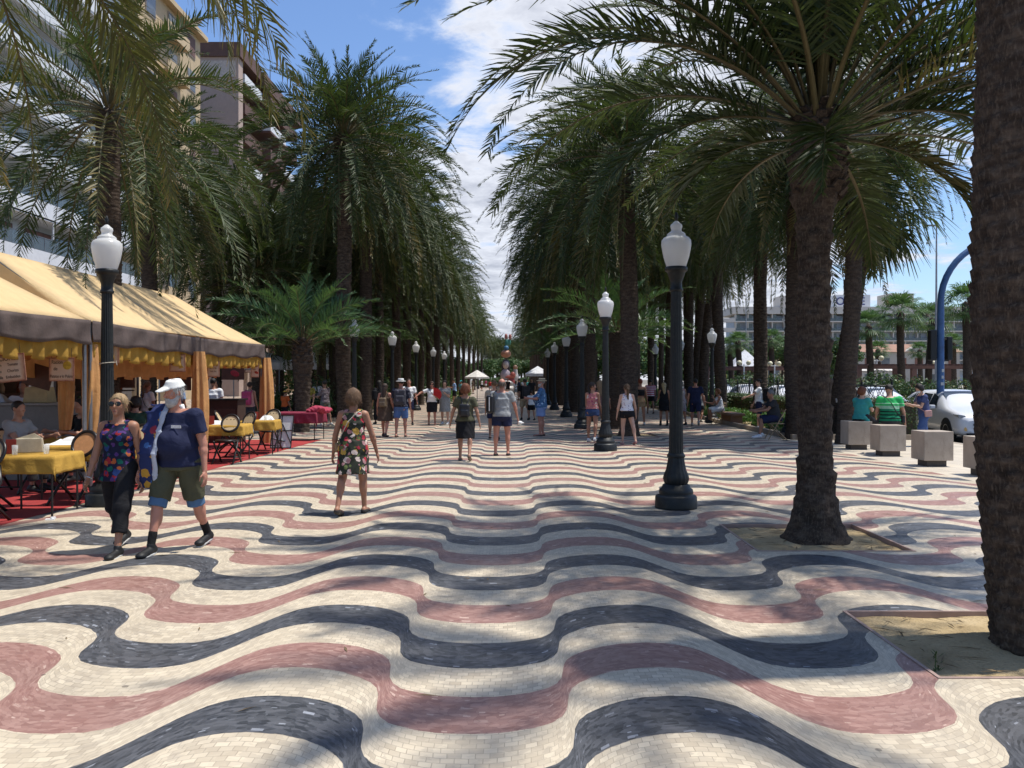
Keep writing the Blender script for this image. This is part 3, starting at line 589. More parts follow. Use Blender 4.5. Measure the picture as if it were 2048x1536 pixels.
class Sdf:
    """collects soft solids, then meshes them on a grid"""
    def __init__(s): s.p = []; s.cuts = []
    def cap(s, a, b, ra, rb=None, k=.02, flat=False): s.p.append(('c', np.array(a, float), np.array(b, float), ra, ra if rb is None else rb, k, flat)); return s
    def ell(s, c, r, k=.02, M=None): s.p.append(('e', np.array(c, float), np.array(r, float), M, None, k, False)); return s
    def sec(s, a, b, wa, wb, lat=(1, 0, 0), k=.02, flat=True): s.p.append(('q', np.array(a, float), np.array(b, float), wa, wb, k, flat, np.array(lat, float))); return s
    def box(s, c, r, rnd=.03, M=None, k=.01): s.p.append(('b', np.array(c, float), np.array(r, float), rnd, M, k, False)); return s
    def cut(s, p, n): s.cuts.append((np.array(p, float), np.array(n, float) / np.linalg.norm(n))); return s      # removes the side n points to
    def bounds(s, q):
        t = q[0]
        if t == 'c': r = max(q[3], q[4]); return np.minimum(q[1], q[2]) - r, np.maximum(q[1], q[2]) + r
        if t == 'e': r = q[2].max(); r = q[2] if q[3] is None else np.full(3, r); return q[1] - r, q[1] + r
        if t == 'b': r = np.full(3, np.linalg.norm(q[2])) if q[4] is not None else q[2] + q[3]; return q[1] - r, q[1] + r
        r = max(max(q[3]), max(q[4])); return np.minimum(q[1], q[2]) - r, np.maximum(q[1], q[2]) + r
    def mesh(s, name, h=.015, noise=0, seed=0, thick=0):
        bs = [s.bounds(q) for q in s.p]; lo = np.min([b[0] for b in bs], 0) - 3 * h; hi = np.max([b[1] for b in bs], 0) + 3 * h
        n = np.ceil((hi - lo) / h).astype(int) + 1; ax = [lo[i] + np.arange(n[i]) * h for i in range(3)]
        Fd = np.full(n, .5, np.float32)
        for q, (b0, b1) in zip(s.p, bs):
            k = q[5]; i0 = np.maximum(0, np.floor((b0 - k - 2 * h - lo) / h).astype(int)); i1 = np.minimum(n, np.ceil((b1 + k + 2 * h - lo) / h).astype(int) + 1)
            P = np.stack(np.meshgrid(*[ax[i][i0[i]:i1[i]] for i in range(3)], indexing='ij'), -1)
            if q[0] in 'cq':
                a, b = q[1], q[2]; ab = b - a; L_ = np.linalg.norm(ab) + 1e-9; t0 = ((P - a) @ ab) / L_ ** 2; t = np.clip(t0, 0, 1); D = P - a - t[..., None] * ab
                if q[0] == 'c':
                    if q[6]: D = P - a - t0[..., None] * ab; d = np.linalg.norm(D, axis=-1) - (q[3] + (q[4] - q[3]) * t); d = np.maximum(d, np.abs(t0 - .5) * L_ - .5 * L_)
                    else: d = np.linalg.norm(D, axis=-1) - (q[3] + (q[4] - q[3]) * t)
                else:
                    ud = ab / L_; la = q[7] - ud * (q[7] @ ud); la /= np.linalg.norm(la); me_ = np.cross(ud, la); D = P - a - t0[..., None] * ab
                    w = q[3][0] + (q[4][0] - q[3][0]) * t; dd = q[3][1] + (q[4][1] - q[3][1]) * t
                    l_ = D @ la; m_ = D @ me_; rr = np.sqrt((l_ / w) ** 2 + (m_ / dd) ** 2); d = (rr - 1) * np.minimum(w, dd)
                    ov = np.abs(t0 - .5) * L_ - .5 * L_; d = np.maximum(d, ov) if q[6] else np.where(ov > 0, np.sqrt(np.maximum(d, 0) ** 2 + ov ** 2), d)
            else:
                D = P - q[1]; M = q[3] if q[0] == 'e' else q[4]
                if M is not None: D = D @ M
                if q[0] == 'e':
                    k0 = np.linalg.norm(D / q[2], axis=-1); k1 = np.linalg.norm(D / q[2] ** 2, axis=-1) + 1e-6; d = k0 * (k0 - 1) / k1
                else:
                    e = np.abs(D) - q[2] + q[3]; d = np.linalg.norm(np.maximum(e, 0), axis=-1) + np.minimum(e.max(-1), 0) - q[3]
            sl_ = tuple(slice(i0[i], i1[i]) for i in range(3)); A = Fd[sl_]
            hh = np.clip(.5 + .5 * (A - d) / k, 0, 1) if k > 0 else (A > d) * 1.0
            Fd[sl_] = A * (1 - hh) + d * hh - k * hh * (1 - hh)
        if noise or s.cuts:
            P = np.stack(np.meshgrid(*ax, indexing='ij'), -1)
            if noise:
                q = P + seed; Fd += noise * (np.sin(q[..., 0] * 31 + 3 * np.sin(q[..., 2] * 9)) * np.sin(q[..., 1] * 27 + 2 * np.sin(q[..., 2] * 7 + q[..., 0] * 11)) + .6 * np.sin(q[..., 2] * 38 + 5 * np.sin(q[..., 0] * 13 + q[..., 1] * 9)))
            for (p, nn) in s.cuts: Fd = np.maximum(Fd, (P - p) @ nn)
        V, Q = surfnet(Fd, lo, h); return np_mesh(name, V, [Q], True)

SKIN = {}
def skin(kind):
    if kind in SKIN: return SKIN[kind]
    col = {'tan': (.34, .165, .10), 'fair': (.50, .29, .20), 'red': (.44, .20, .135), 'dark': (.12, .06, .038), 'mid': (.38, .20, .13)}[kind]
    b = NB('skin_' + kind); n = b.noise(9, 4); c = b.mix(n, tuple(k * .85 for k in col), tuple(k * 1.12 for k in col)); b.done(c, .5, 0, .4)
    b.b.inputs['Subsurface Weight'].default_value = .06; b.b.inputs['Subsurface Radius'].default_value = (.02, .008, .004); SKIN[kind] = b.m; return b.m
def floral(name, bg, cols, scale=9, thr=.62, rough=.8):
    if name in MATS: return MATS[name]
    b = NB(name); ns = b.N('Mix', data_type='VECTOR'); ns.inputs[0].default_value = .05; b.L(b.obj, ns.inputs[4]); b.L(b.noise(18, 3, out='Color'), ns.inputs[5]); v = ns.outputs[1]
    c = tuple(bg) + (1,)
    cur = b.mix(b.noise(4, 3), tuple(k * .7 for k in bg), tuple(k * 1.3 for k in bg))
    for i, cc in enumerate(cols):
        vo = b.N('TexVoronoi'); vo.inputs['Scale'].default_value = scale * (1 + .17 * i); mp = b.N('Mapping'); b.L(v, mp.inputs[0]); mp.inputs['Location'].default_value = (i * 3.1, i * 1.7, i * 5.3); b.L(mp.outputs[0], vo.inputs['Vector'])
        sp = b.N('SeparateXYZ'); b.L(vo.outputs['Color'], sp.inputs[0]); pet = b.math('MULTIPLY', b.noise(26, 2, vec=mp.outputs[0]), .35)
        f = b.math('MULTIPLY', b.math('LESS_THAN', vo.outputs['Distance'], b.math('ADD', .17, pet)), b.math('GREATER_THAN', sp.outputs[i % 3], thr))
        cur = b.mix(f, cur, cc)
    b.bump(b.noise(9, 3, dist=.6), .4, .03); MATS[name] = b.done(cur, rough, 0, .2); return b.m
def stripes(name, c1, c2, per=.08, duty=.5, axis=2, off=0):
    if name in MATS: return MATS[name]
    b = NB(name); sp = b.N('SeparateXYZ'); b.L(b.obj, sp.inputs[0]); f = b.math('GREATER_THAN', b.math('FRACT', b.math('DIVIDE', b.math('ADD', sp.outputs[axis], 10 + off), per)), duty)
    c = b.mix(f, c1, c2); b.bump(b.noise(9, 3, dist=.6), .4, .03); MATS[name] = b.done(c, .85, 0, .2); return b.m

def dirv(fl, ab, side): return v3(side * math.sin(R(ab)), math.sin(R(fl)) * math.cos(R(ab)), -math.cos(R(fl)) * math.cos(R(ab)))
def person(label, x, y, H=1.68, yaw=0, sex='m', res=.02, legs=((8, 6), (-10, 8)), arms=((5, 8, 15), (5, 8, 15)), lean=0, head=(0, 0), skin_='mid', hair=('short', (.05, .03, .02)),
           top=None, bottom=None, dress=None, shoes=((.02, .02, .02), 'shoe'), hat=None, bag=None, girth=1.0, sit=None, group=None, z0=0, splay=(4, 4), extra=None, beard=None, glasses=False, socks=None, mask=False):
    """yaw: degrees the figure faces, 0 = away from the viewpoint (+Y), 90 = to the left (-X), 180 = towards the viewpoint.
    legs: (hip flex, knee flex) for left, right; arms: (forward, outward, elbow[, inward])"""
    g = girth; root = empty('person', (x, y, z0), R(yaw), label, 'person', group); w = 1 if sex == 'm' else .88
    ln = R(lean); up = v3(0, math.sin(ln), math.cos(ln)); fw = v3(0, math.cos(ln), -math.sin(ln)); X = v3(1, 0, 0)
    thigh, shank, foot = .245 * H, .243 * H, .15 * H
    Pv = v3(0, 0, 0); J = {}
    for i, sd_ in enumerate((-1, 1)):
        hf, kf = legs[i]; hip = Pv + X * sd_ * .050 * H * (1.0 if g < 1.15 else 1.12); kn = hip + dirv(hf, splay[i], sd_) * thigh; an = kn + dirv(hf - kf, splay[i] * .3, sd_) * shank; J[i] = [hip, kn, an]
    zmin = min(J[0][2][2], J[1][2][2]) - .045 * H
    if sit is None: off = v3(0, 0, -zmin)
    else: off = v3(0, 0, sit + .075 * H * g)
    Pv = Pv + off
    for i in (0, 1): J[i] = [q + off for q in J[i]]
    waist = Pv + up * .09 * H; chest = Pv + up * .20 * H; shc = Pv + up * .272 * H; neck = Pv + up * .305 * H
    hy, hp = R(head[0]), R(head[1]); hup = v3(0, math.sin(ln * .4 + hp), math.cos(ln * .4 + hp)); hc = neck + hup * .085 * H + fw * .008 * H
    hf_ = v3(-math.sin(hy) * math.cos(hp), math.cos(hy) * math.cos(hp), -math.sin(hp)); hf_ = hf_ - hup * (hf_ @ hup); hf_ /= np.linalg.norm(hf_); hx = np.cross(hf_, hup); HM = np.stack([hx, hf_, hup], 1)
    hr = .0445 * H if res > .012 else .044 * H
    def hl(a, b, c): return hc + hx * a * H + hf_ * b * H + hup * c * H
    A = {}
    for i, sd_ in enumerate((-1, 1)):
        a = arms[i]; f, ab, el = a[:3]; inn = a[3] if len(a) > 3 else 0
        sh = shc + X * sd_ * .108 * H * w * (1 + .22 * (g - 1)) - up * .012 * H; eb = sh + dirv(f, ab + 6 * (g - 1), sd_) * .172 * H; d2 = dirv(f + el, ab * .6, sd_); d2 = d2 - X * sd_ * math.tan(R(inn)); d2 /= np.linalg.norm(d2)
        wr = eb + d2 * .150 * H; A[i] = [sh, eb, wr, d2, sd_]
    b = Sdf()
    # trunk
    b.sec(Pv - up * .035 * H, waist, (.098 * H * (1 if sex == 'm' else 1.04) * g, .066 * H * g), (.082 * H * w * g, .058 * H * g), k=.03, flat=False)
    b.sec(waist, chest, (.082 * H * w * g, .058 * H * g), (.098 * H * w * (1 + .5 * (g - 1)), .064 * H * (1 + .5 * (g - 1))), k=.03, flat=False)
    b.sec(chest, shc, (.098 * H * w * (1 + .5 * (g - 1)), .062 * H), (.090 * H * w, .045 * H), k=.03, flat=False)
    if g > 1.08: b.ell(waist + up * .01 * H + fw * .045 * H * g, (.075 * H * g, .062 * H * g, .085 * H), k=.05)
    for s_ in (-1, 1):
        b.ell(Pv + X * s_ * .042 * H - fw * .035 * H - up * .03 * H, (.05 * H * g, .048 * H * g, .055 * H), k=.03)
        if sex == 'f': b.ell(chest + X * s_ * .045 * H * w - up * .0 * H + fw * .050 * H, (.040 * H, .038 * H, .040 * H), k=.03)
    b.cap(shc - up * .012 * H, hc - hup * .03 * H, .034 * H, .030 * H, k=.03)
    b.cap(shc - X * .085 * H * w - up * .008 * H, shc + X * .085 * H * w - up * .008 * H, .030 * H, k=.035)
    # head
    b.ell(hl(0, -.004, .012), (.043 * H, .053 * H, .053 * H), k=.02, M=HM); b.ell(hl(0, .010, -.022), (.034 * H, .040 * H, .042 * H), k=.02, M=HM)
    b.cap(hl(0, .046, .006), hl(0, .060, -.014), .0065 * H, .0085 * H, k=.010); b.cap(hl(-.024, .043, .020), hl(.024, .043, .020), .006 * H, k=.012)
    b.ell(hl(0, .046, -.038), (.017 * H, .008 * H, .007 * H), k=.008, M=HM); b.ell(hl(0, .040, -.055), (.016 * H, .014 * H, .012 * H), k=.012, M=HM)
    for s_ in (-1, 1): b.ell(hl(s_ * .045, -.004, .0), (.006 * H, .012 * H, .019 * H), k=.006, M=HM); b.ell(hl(s_ * .022, .036, -.014), (.014 * H, .012 * H, .012 * H), k=.012, M=HM)
    # legs and feet
    for i in (0, 1):
        hip, kn, an = J[i]; sw = an - kn; sw /= np.linalg.norm(sw); fwd = np.cross(X, sw) * -1; fwd = fwd if fwd[1] > 0 else -fwd
        b.cap(hip - up * .01 * H, kn, .054 * H * g ** .6, .033 * H * g ** .4, k=.03); b.cap(kn, an, .030 * H, .0185 * H, k=.02); b.ell(kn + (an - kn) * .30 - fwd * .012 * H, (.030 * H, .030 * H, .065 * H), k=.03)
        lift = an[2] - min(J[0][2][2], J[1][2][2]); pitch = min(.9, lift / (.14 * H)); toe_d = v3(0, math.cos(pitch), -math.sin(pitch) * .9 - .08); heel = an - v3(0, .020 * H, .018 * H); toe = an + toe_d * .095 * H - v3(0, 0, .022 * H)
        if sit is None and lift < .01: toe[2] = an[2] - .032 * H
        b.ell(heel, (.020 * H, .024 * H, .022 * H), k=.015); b.cap(heel, toe, .018 * H, .016 * H, k=.012); b.ell(toe, (.025 * H, .028 * H, .014 * H), k=.012); J[i] += [heel, toe]
    # arms and hands
    hands = []
    for i in (0, 1):
        sh, eb, wr, d2, sd_ = A[i]
        b.cap(sh, eb, .029 * H * g ** .5, .0215 * H * g ** .3, k=.03); b.cap(eb, wr, .0215 * H, .0135 * H, k=.015); b.ell(eb + (wr - eb) * .25, (.023 * H,) * 3, k=.02)
        pn = np.cross(d2, X); pn /= np.linalg.norm(pn) + 1e-9; inw = -X * sd_; inw = inw - d2 * (inw @ d2); inw /= np.linalg.norm(inw) + 1e-9; across = np.cross(d2, inw)    # palm faces the thigh, fingers spread front to back
        if across[1] < 0: across = -across
        pc = wr + d2 * .030 * H; Mh = np.stack([inw, across, d2], 1); b.ell(pc, (.011 * H, .023 * H, .032 * H), k=.01, M=Mh)
        fr = max(.0052 * H, res * .52) if res < .03 else .0052 * H
        for q, (o_, l_) in enumerate(((-.017, .034), (-.006, .041), (.006, .043), (.017, .038))):
            k0 = wr + d2 * .055 * H + across * o_ * H; k1 = k0 + (d2 * .93 + inw * .28 + across * o_ * 3) * l_ * .5 * H; k2 = k1 + (d2 * .75 + inw * .66) * l_ * .5 * H; b.cap(k0, k1, fr, fr * .95, k=.004); b.cap(k1, k2, fr * .95, fr * .8, k=.004)
        t0 = wr + d2 * .018 * H + across * .018 * H; t1 = t0 + (d2 * .7 + across * .6 + inw * .35) * .026 * H; b.cap(t0, t1, fr * 1.25, fr, k=.006); b.cap(t1, t1 + (d2 * .9 + inw * .3) * .022 * H, fr, fr * .85, k=.004)
        hands.append(wr + d2 * .06 * H)
    me = b.mesh('body', res); obj('body', me, root, mats=skin(skin_))
    seed = x * 3 + y
    def part(nm, s_, mat, h=None, noise=0): return obj(nm, s_.mesh(nm, h or res, noise, seed), root, mats=mat)
    pad = .010 + res * .35; big = max(.006, pad)
    def torso_cloth(hem, pd, loose=0, belly=True):
        s_ = Sdf(); lo_ = Pv + up * hem * H
        s_.sec(lo_, waist, ((.098 * (1 if sex == 'm' else 1.04) * g * H + pd + loose), (.070 * g * H + pd + loose)), (.084 * w * g * H + pd + loose * .8, .062 * g * H + pd + loose * .8), k=.03)
        s_.sec(waist - up * .01 * H, chest, (.084 * w * g * H + pd + loose * .8, .062 * g * H + pd + loose * .8), (.098 * w * (1 + .5 * (g - 1)) * H + pd, .066 * (1 + .5 * (g - 1)) * H + pd), k=.03)
        s_.sec(chest - up * .01 * H, shc, (.098 * w * (1 + .5 * (g - 1)) * H + pd, .064 * H + pd), (.092 * w * H + pd, .046 * H + pd), k=.03, flat=False)
        s_.cap(shc - X * .082 * H * w - up * .016 * H, shc + X * .080 * H * w - up * .016 * H, .027 * H + pd, k=.03)
        if g > 1.08: s_.ell(waist + up * .01 * H + fw * .045 * H * g, (.075 * H * g + pd, .062 * H * g + pd, .085 * H + pd), k=.05)
        if sex == 'f':
            for q in (-1, 1): s_.ell(chest + X * q * .045 * H * w + fw * .050 * H, (.040 * H + pd,) * 3, k=.04)
        s_.ell(Pv - fw * .036 * H - up * .01 * H, (.088 * H * g + pd, .05 * H * g + pd, .05 * H + pd), k=.04)
        s_.cut(lo_, -up); return s_
    def sleeves(s_, ln_, pd, loose=.006):
        for i in (0, 1):
            sh, eb, wr, d2, sd_ = A[i]; L1 = min(1, ln_); e = sh + (eb - sh) * L1; s_.ell(sh, ((.0295 * H * g ** .3 + pd) * 1.0,) * 3, k=.03)
            s_.cap(sh - (eb - sh) * .02, e, .031 * H * g ** .5 + pd, (.031 - .008 * L1) * H * g ** .5 + pd + loose, k=.02, flat=False) if ln_ > 1 else s_.cap(sh, e, .030 * H * g ** .4 + pd, .028 * H * g ** .5 + pd + loose, k=.025, flat=True)
            if ln_ > 1: s_.cap(eb, eb + (wr - eb) * (ln_ - 1), .023 * H + pd, .019 * H + pd, k=.02)
        return s_
    if top:
        kind, mat = top[:2]; hem = top[2] if len(top) > 2 else -.03
        s_ = torso_cloth(hem, pad, .008 if kind != 'tank' else .010)
        if kind in ('tee', 'shirt', 'polo'): sleeves(s_, .62 if kind != 'shirt' else .8, pad)
        if kind == 'tank': s_.p = [q for q in s_.p if not (q[0] == 'c')]; s_.cap(shc - X * .068 * H * w - up * .004 * H, shc + X * .068 * H * w - up * .004 * H, .020 * H + pad, k=.02)
        if kind == 'crop': s_.cut(chest + up * .035 * H, up)
        s_.cut(neck + up * .004 * H + fw * .0 * H, up * 1.0 + fw * .35)
        t_ = part('top', s_, mat, noise=.0035)
        if kind == 'polo':
            c_ = Sdf(); c_.sec(neck - up * .028 * H, neck + up * .012 * H, (.050 * H, .046 * H), (.040 * H, .040 * H), k=.01); c_.cut(neck + fw * .02 * H, (.0, .9, -.55)); part('collar', c_, cloth('white_collar', (.75, .75, .73)))
    if bottom:
        kind, mat, ln_ = bottom; s_ = Sdf()
        if kind in ('shorts', 'pants'):
            s_.sec(Pv - up * .045 * H, Pv + up * .075 * H, (.100 * H * g + pad, .070 * H * g + pad), (.086 * w * H * g + pad, .062 * H * g + pad), k=.02, flat=False)
            s_.ell(Pv - fw * .034 * H - up * .03 * H, (.088 * H * g + pad, .052 * H * g + pad, .06 * H), k=.03)
            for i in (0, 1):
                hip, kn, an = J[i][:3]; t1 = min(1, ln_); e = hip + (kn - hip) * t1; lo_ = .012 if kind == 'shorts' else .006
                s_.cap(hip - (kn - hip) * .02, e, .057 * H * g ** .6 + pad, (.057 - .018 * t1) * H * g ** .5 + pad + lo_, k=.015, flat=ln_ <= 1)
                if ln_ > 1: e2 = kn + (an - kn) * (ln_ - 1); s_.cap(kn, e2, .039 * H + pad, .036 * H * (1.15 if sex == 'f' else 1) + pad, k=.02, flat=False); s_.p[-1] = ('c', kn - (an - kn) * .04, e2, .038 * H + pad, (.037 if sex == 'f' else .028) * H + pad, .025, True)
            if ln_ > 1:
                pass
        else:   # skirt
            kn = (J[0][1] + J[1][1]) / 2; hp_ = (J[0][0] + J[1][0]) / 2; e = hp_ + (kn - hp_) * ln_; sp = abs(J[0][1][1] - J[1][1][1]) / 2 * min(1, ln_)
            fl = .02 if kind == 'pencil' else .045
            s_.sec(Pv + up * .06 * H, Pv - up * .03 * H, (.090 * w * H * g + pad, .064 * H * g + pad), (.104 * H * g + pad, .078 * H * g + pad), k=.02, flat=False)
            s_.sec(Pv - up * .02 * H, e, (.104 * H * g + pad, .078 * H * g + pad), (.098 * H * g + fl, .074 * H * g + fl * .8 + sp), k=.03)
        part('trousers' if kind == 'pants' else 'shorts' if kind == 'shorts' else 'skirt', s_, mat, noise=.004)
    if dress:
        kind, mat, ln_ = dress; s_ = torso_cloth(-.02, pad, .012); s_.cuts = []
        kn = (J[0][1] + J[1][1]) / 2; hp_ = (J[0][0] + J[1][0]) / 2; e = hp_ + (kn - hp_) * ln_; sp = abs(J[0][1][1] - J[1][1][1]) / 2 * min(1, ln_)
        s_.sec(Pv + up * .05 * H, e, (.100 * H * g + pad, .074 * H * g + pad + .01), (.118 * H * g + .01, .092 * H * g + .01 + sp), k=.05)
        if kind == 'sleeves': sleeves(s_, .7, pad)
        else: s_.p = [q for q in s_.p if not (q[0] == 'c')]; s_.cap(shc - X * .066 * H * w, shc + X * .066 * H * w, .022 * H + pad, k=.02)
        s_.cut(neck, up + fw * .35); s_.cut(e, hp_ * 0 + v3(0, 0, -1)); part('dress', s_, mat, noise=.006)
    # shoes, socks
    sc, sk = shoes
    if sk != 'bare':
        for i in (0, 1):
            s_ = Sdf(); heel, toe = J[i][3:5]; an = J[i][2]; ud = v3(0, 0, .012 * H) if sk == 'sandal' else v3(0, 0, 0)
            s_.cap(heel - ud, toe - ud, .023 * H, .021 * H, k=.01); s_.ell(toe - ud, (.029 * H, .033 * H, .017 * H), k=.012); s_.ell(heel - ud, (.024 * H, .027 * H, .024 * H), k=.012)
            if sk != 'sandal': s_.cap(heel, an + (J[i][1] - an) * .03, .024 * H, .023 * H, k=.01)
            if sk == 'boot': s_.cap(an, an + (J[i][1] - an) * .25, .026 * H, .027 * H, k=.01)
            if sk == 'shoe' and res < .012:
                so_ = Sdf(); up_ = v3(0, 0, .017 * H); so_.cap(heel - up_ * .9, toe - up_ * .45, .022 * H, .023 * H, k=.01); so_.cut((heel + toe) / 2 - up_ * .8, np.cross(X, toe - heel) * 1.0); part('sole', so_, plain('pale_sole', (.5, .5, .48), .7))
            part('shoe', s_, plain('shoe_%d%d%d' % tuple(int(c * 99) for c in sc), sc, .6, .1, 20))
    if socks:
        for i in (0, 1): s_ = Sdf(); an = J[i][2]; s_.cap(an, an + (J[i][1] - an) * socks[1], .0215 * H, .0245 * H, k=.01); part('sock', s_, cloth('sock_%d' % int(socks[0][0] * 99), socks[0]))
    # hair
    hk, hcol = hair; hm_name = 'hair_%d%d%d' % tuple(int(c * 99) for c in hcol)
    if hm_name not in MATS:
        nb = NB(hm_name); st = nb.noise(40, 5, .6, nb.scale(nb.obj, (3, 3, .5))); nb.bump(st, .8, .01); MATS[hm_name] = nb.done(nb.mix(st, tuple(c * .35 for c in hcol), tuple(min(1, c * 1.35) for c in hcol)), .55, 0, .3)
    hm = MATS[hm_name]
    if hk != 'none':
        s_ = Sdf()
        if hk == 'bald': s_.ell(hl(0, -.012, .004), (.048 * H, .050 * H, .040 * H), k=.01, M=HM); s_.cut(hl(0, 0, .030), hup); s_.cut(hl(0, .006, 0), hf_)
        else:
            r_ = {'short': .0, 'bob': .012, 'curly': .013, 'long': .007, 'pony': .003, 'bun': .003}[hk]
            s_.ell(hl(0, -.006, .018), ((.048 + r_) * H, (.055 + r_) * H, (.053 + r_) * H), k=.015, M=HM)
            if hk in ('bob', 'curly'): s_.ell(hl(0, -.016, -.010), ((.052 + r_) * H, (.045 + r_) * H, .048 * H), k=.02, M=HM)
            if hk == 'long': s_.ell(hl(0, -.02, -.02), (.05 * H, .042 * H, .05 * H), k=.02, M=HM); s_.cap(hl(0, -.035, -.03), shc - fw * .055 * H - up * .10 * H, .042 * H, .030 * H, k=.03)
            if hk == 'pony': s_.cap(hl(0, -.05, .02), hl(0, -.075, -.02), .018 * H, .018 * H, k=.02); s_.cap(hl(0, -.075, -.02), shc - fw * .070 * H - up * .09 * H, .020 * H, .012 * H, k=.02)
            if hk == 'bun': s_.ell(hl(0, -.045, .045), (.022 * H,) * 3, k=.015)
            # keep the face clear
            s_.cut(hl(0, .028 if hk != 'short' else .024, .012), hf_ * 1.0 - hup * .55)
            if hk == 'short': s_.cut(hl(0, -.02, -.022), -hup + hf_ * .5)
        ho = part('hair', s_, hm, min(res, .012), noise=.0045 if hk in ('curly', 'bob') else .002)
        if res <= .013:
            hv = ho.data.vertices; rg = np.random.default_rng(3); m = MB()
            for q in rg.integers(0, len(hv), 420):
                p = np.array(hv[int(q)].co); n_ = np.array(hv[int(q)].normal); d_ = -hup * .8 + n_ * rg.uniform(.25, .9) + rg.normal(0, .35, 3); l_ = rg.uniform(.015, .045); w_ = np.cross(d_, n_); w_ = w_ / (np.linalg.norm(w_) + 1e-6) * .0016; q1 = p + d_ * l_ * .5; q2 = p + (d_ - hup * .6) * l_
                m.add([p - w_, p + w_, q1 + w_, q1 - w_, q2], [(0, 1, 2, 3)], [(3, 2, 4)])
            m.build('loose_hair', hm, root)
    if beard:
        s_ = Sdf(); s_.ell(hl(0, .022, -.050), (.036 * H, .034 * H, .030 * H), k=.01, M=HM); s_.ell(hl(0, .034, -.064), (.022 * H, .020 * H, .022 * H), k=.02, M=HM); s_.cap(hl(-.034, .0, -.02), hl(-.02, .03, -.055), .013 * H, k=.02); s_.cap(hl(.034, .0, -.02), hl(.02, .03, -.055), .013 * H, k=.02); s_.cap(hl(-.016, .050, -.030), hl(.016, .050, -.030), .006 * H, k=.01)
        bm = plain('beard_grey', (.42, .41, .39), .9, .25, 30); part('beard', s_, bm, min(res, .011), noise=.002)
    if glasses:
        m = MB()
        for s2 in (-1, 1):
            a = np.arange(12) * 2 * math.pi / 12; c0 = hl(s2 * .0215, .052, .006)
            V = [c0 + hx * .0165 * H * math.cos(t) + hup * .0145 * H * math.sin(t) for t in a]; V2 = [p + hf_ * .004 * H for p in V]
            m.add(V + V2 + [c0 + hf_ * .005 * H], [(q, (q + 1) % 12, 12 + (q + 1) % 12, 12 + q) for q in range(12)], [(12 + q, 12 + (q + 1) % 12, 24) for q in range(12)])
            m.tube([hl(s2 * .037, .050, .010), hl(s2 * .047, .0, .006)], .0015 * H, 5)
        m.tube([hl(-.007, .054, .008), hl(.007, .054, .008)], .0016 * H, 5); m.build('sunglasses', plain('dark_lens', (.01, .01, .012), .15, .05), root)
        s_ = Sdf(); s_.cap(hl(-.010, .0535, -.038), hl(.010, .0535, -.038), .0035 * H, k=.004); part('mouth', s_, plain('lips', (.32, .10, .09), .5), .005)
    if mask:
        s_ = Sdf(); s_.ell(hl(0, .022, -.035), (.039 * H, .042 * H, .030 * H), k=.01, M=HM); s_.cut(hl(0, .015, 0), -hf_); part('face_mask', s_, plain('mask_paper', (.62, .66, .70), .8))
    if hat:
        hk2, mat = hat; s_ = Sdf(); top_ = hl(0, -.004, .030)
        s_.sec(hl(0, -.006, .028), hl(0, -.006, .075 if hk2 != 'cap' else .068), (.055 * H, .063 * H), (.047 * H, .053 * H) if hk2 != 'cap' else (.036 * H, .042 * H), lat=hx, k=.012, flat=(hk2 != 'cap'))
        if hk2 == 'cap': s_.cap(hl(-.02, .055, .028), hl(-.014, .098, .020), .010 * H, .008 * H, k=.02); s_.cap(hl(.02, .055, .028), hl(.014, .098, .020), .010 * H, .008 * H, k=.02); s_.cap(hl(0, .055, .030), hl(0, .103, .022), .010 * H, .008 * H, k=.02); s_.cut(hl(0, 0, .020), -hup)
        else: s_.sec(hl(0, -.004, .024), hl(0, -.004, .033), (.088 * H, .094 * H), (.084 * H, .090 * H), lat=hx, k=.010)
        part('hat', s_, mat, min(res, .012))
        if hk2 == 'band':
            s_ = Sdf(); s_.sec(hl(0, -.006, .036), hl(0, -.006, .052), (.057 * H, .065 * H), (.055 * H, .063 * H), lat=hx, k=.004); part('hat_band', s_, plain('hat_band', (.02, .02, .03), .8), min(res, .012))
    if bag:
        for (bk, mat) in (bag if isinstance(bag, list) else [bag]):
            s_ = Sdf(); M3 = np.stack([X, fw, up], 1)
            if bk == 'backpack':
                s_.box(chest - up * .055 * H - fw * (.080 * H * g ** .5 + .085), (.095 * H, .062 * H * .8, .135 * H), .05, M3); s_.box(chest - up * .085 * H - fw * (.080 * H * g ** .5 + .155), (.07 * H, .028 * H, .06 * H), .03, M3, k=.02)
                for q in (-1, 1): s_.cap(shc + X * q * .060 * H + up * .022 * H - fw * .03 * H, chest + X * q * .070 * H - fw * .10 * H, .013 * H, k=.01); s_.cap(shc + X * q * .060 * H + up * .022 * H - fw * .03 * H, chest + X * q * .065 * H + fw * (.075 * H + pad * 1.6), .012 * H, k=.01)
                part('backpack', s_, mat)
            if bk == 'smallpack':
                s_.box(chest - up * .08 * H - fw * (.070 * H * g ** .5 + .07), (.068 * H, .040 * H, .085 * H), .04, M3); s_.box(chest - up * .11 * H - fw * (.07 * H * g ** .5 + .125), (.05 * H, .018 * H, .04 * H), .02, M3, k=.01)
                for q in (-1, 1): s_.cap(shc + X * q * .060 * H + up * .024 * H - fw * .02 * H, chest + X * q * .03 * H - fw * .085 * H, .008 * H, k=.006)
                part('backpack', s_, mat)
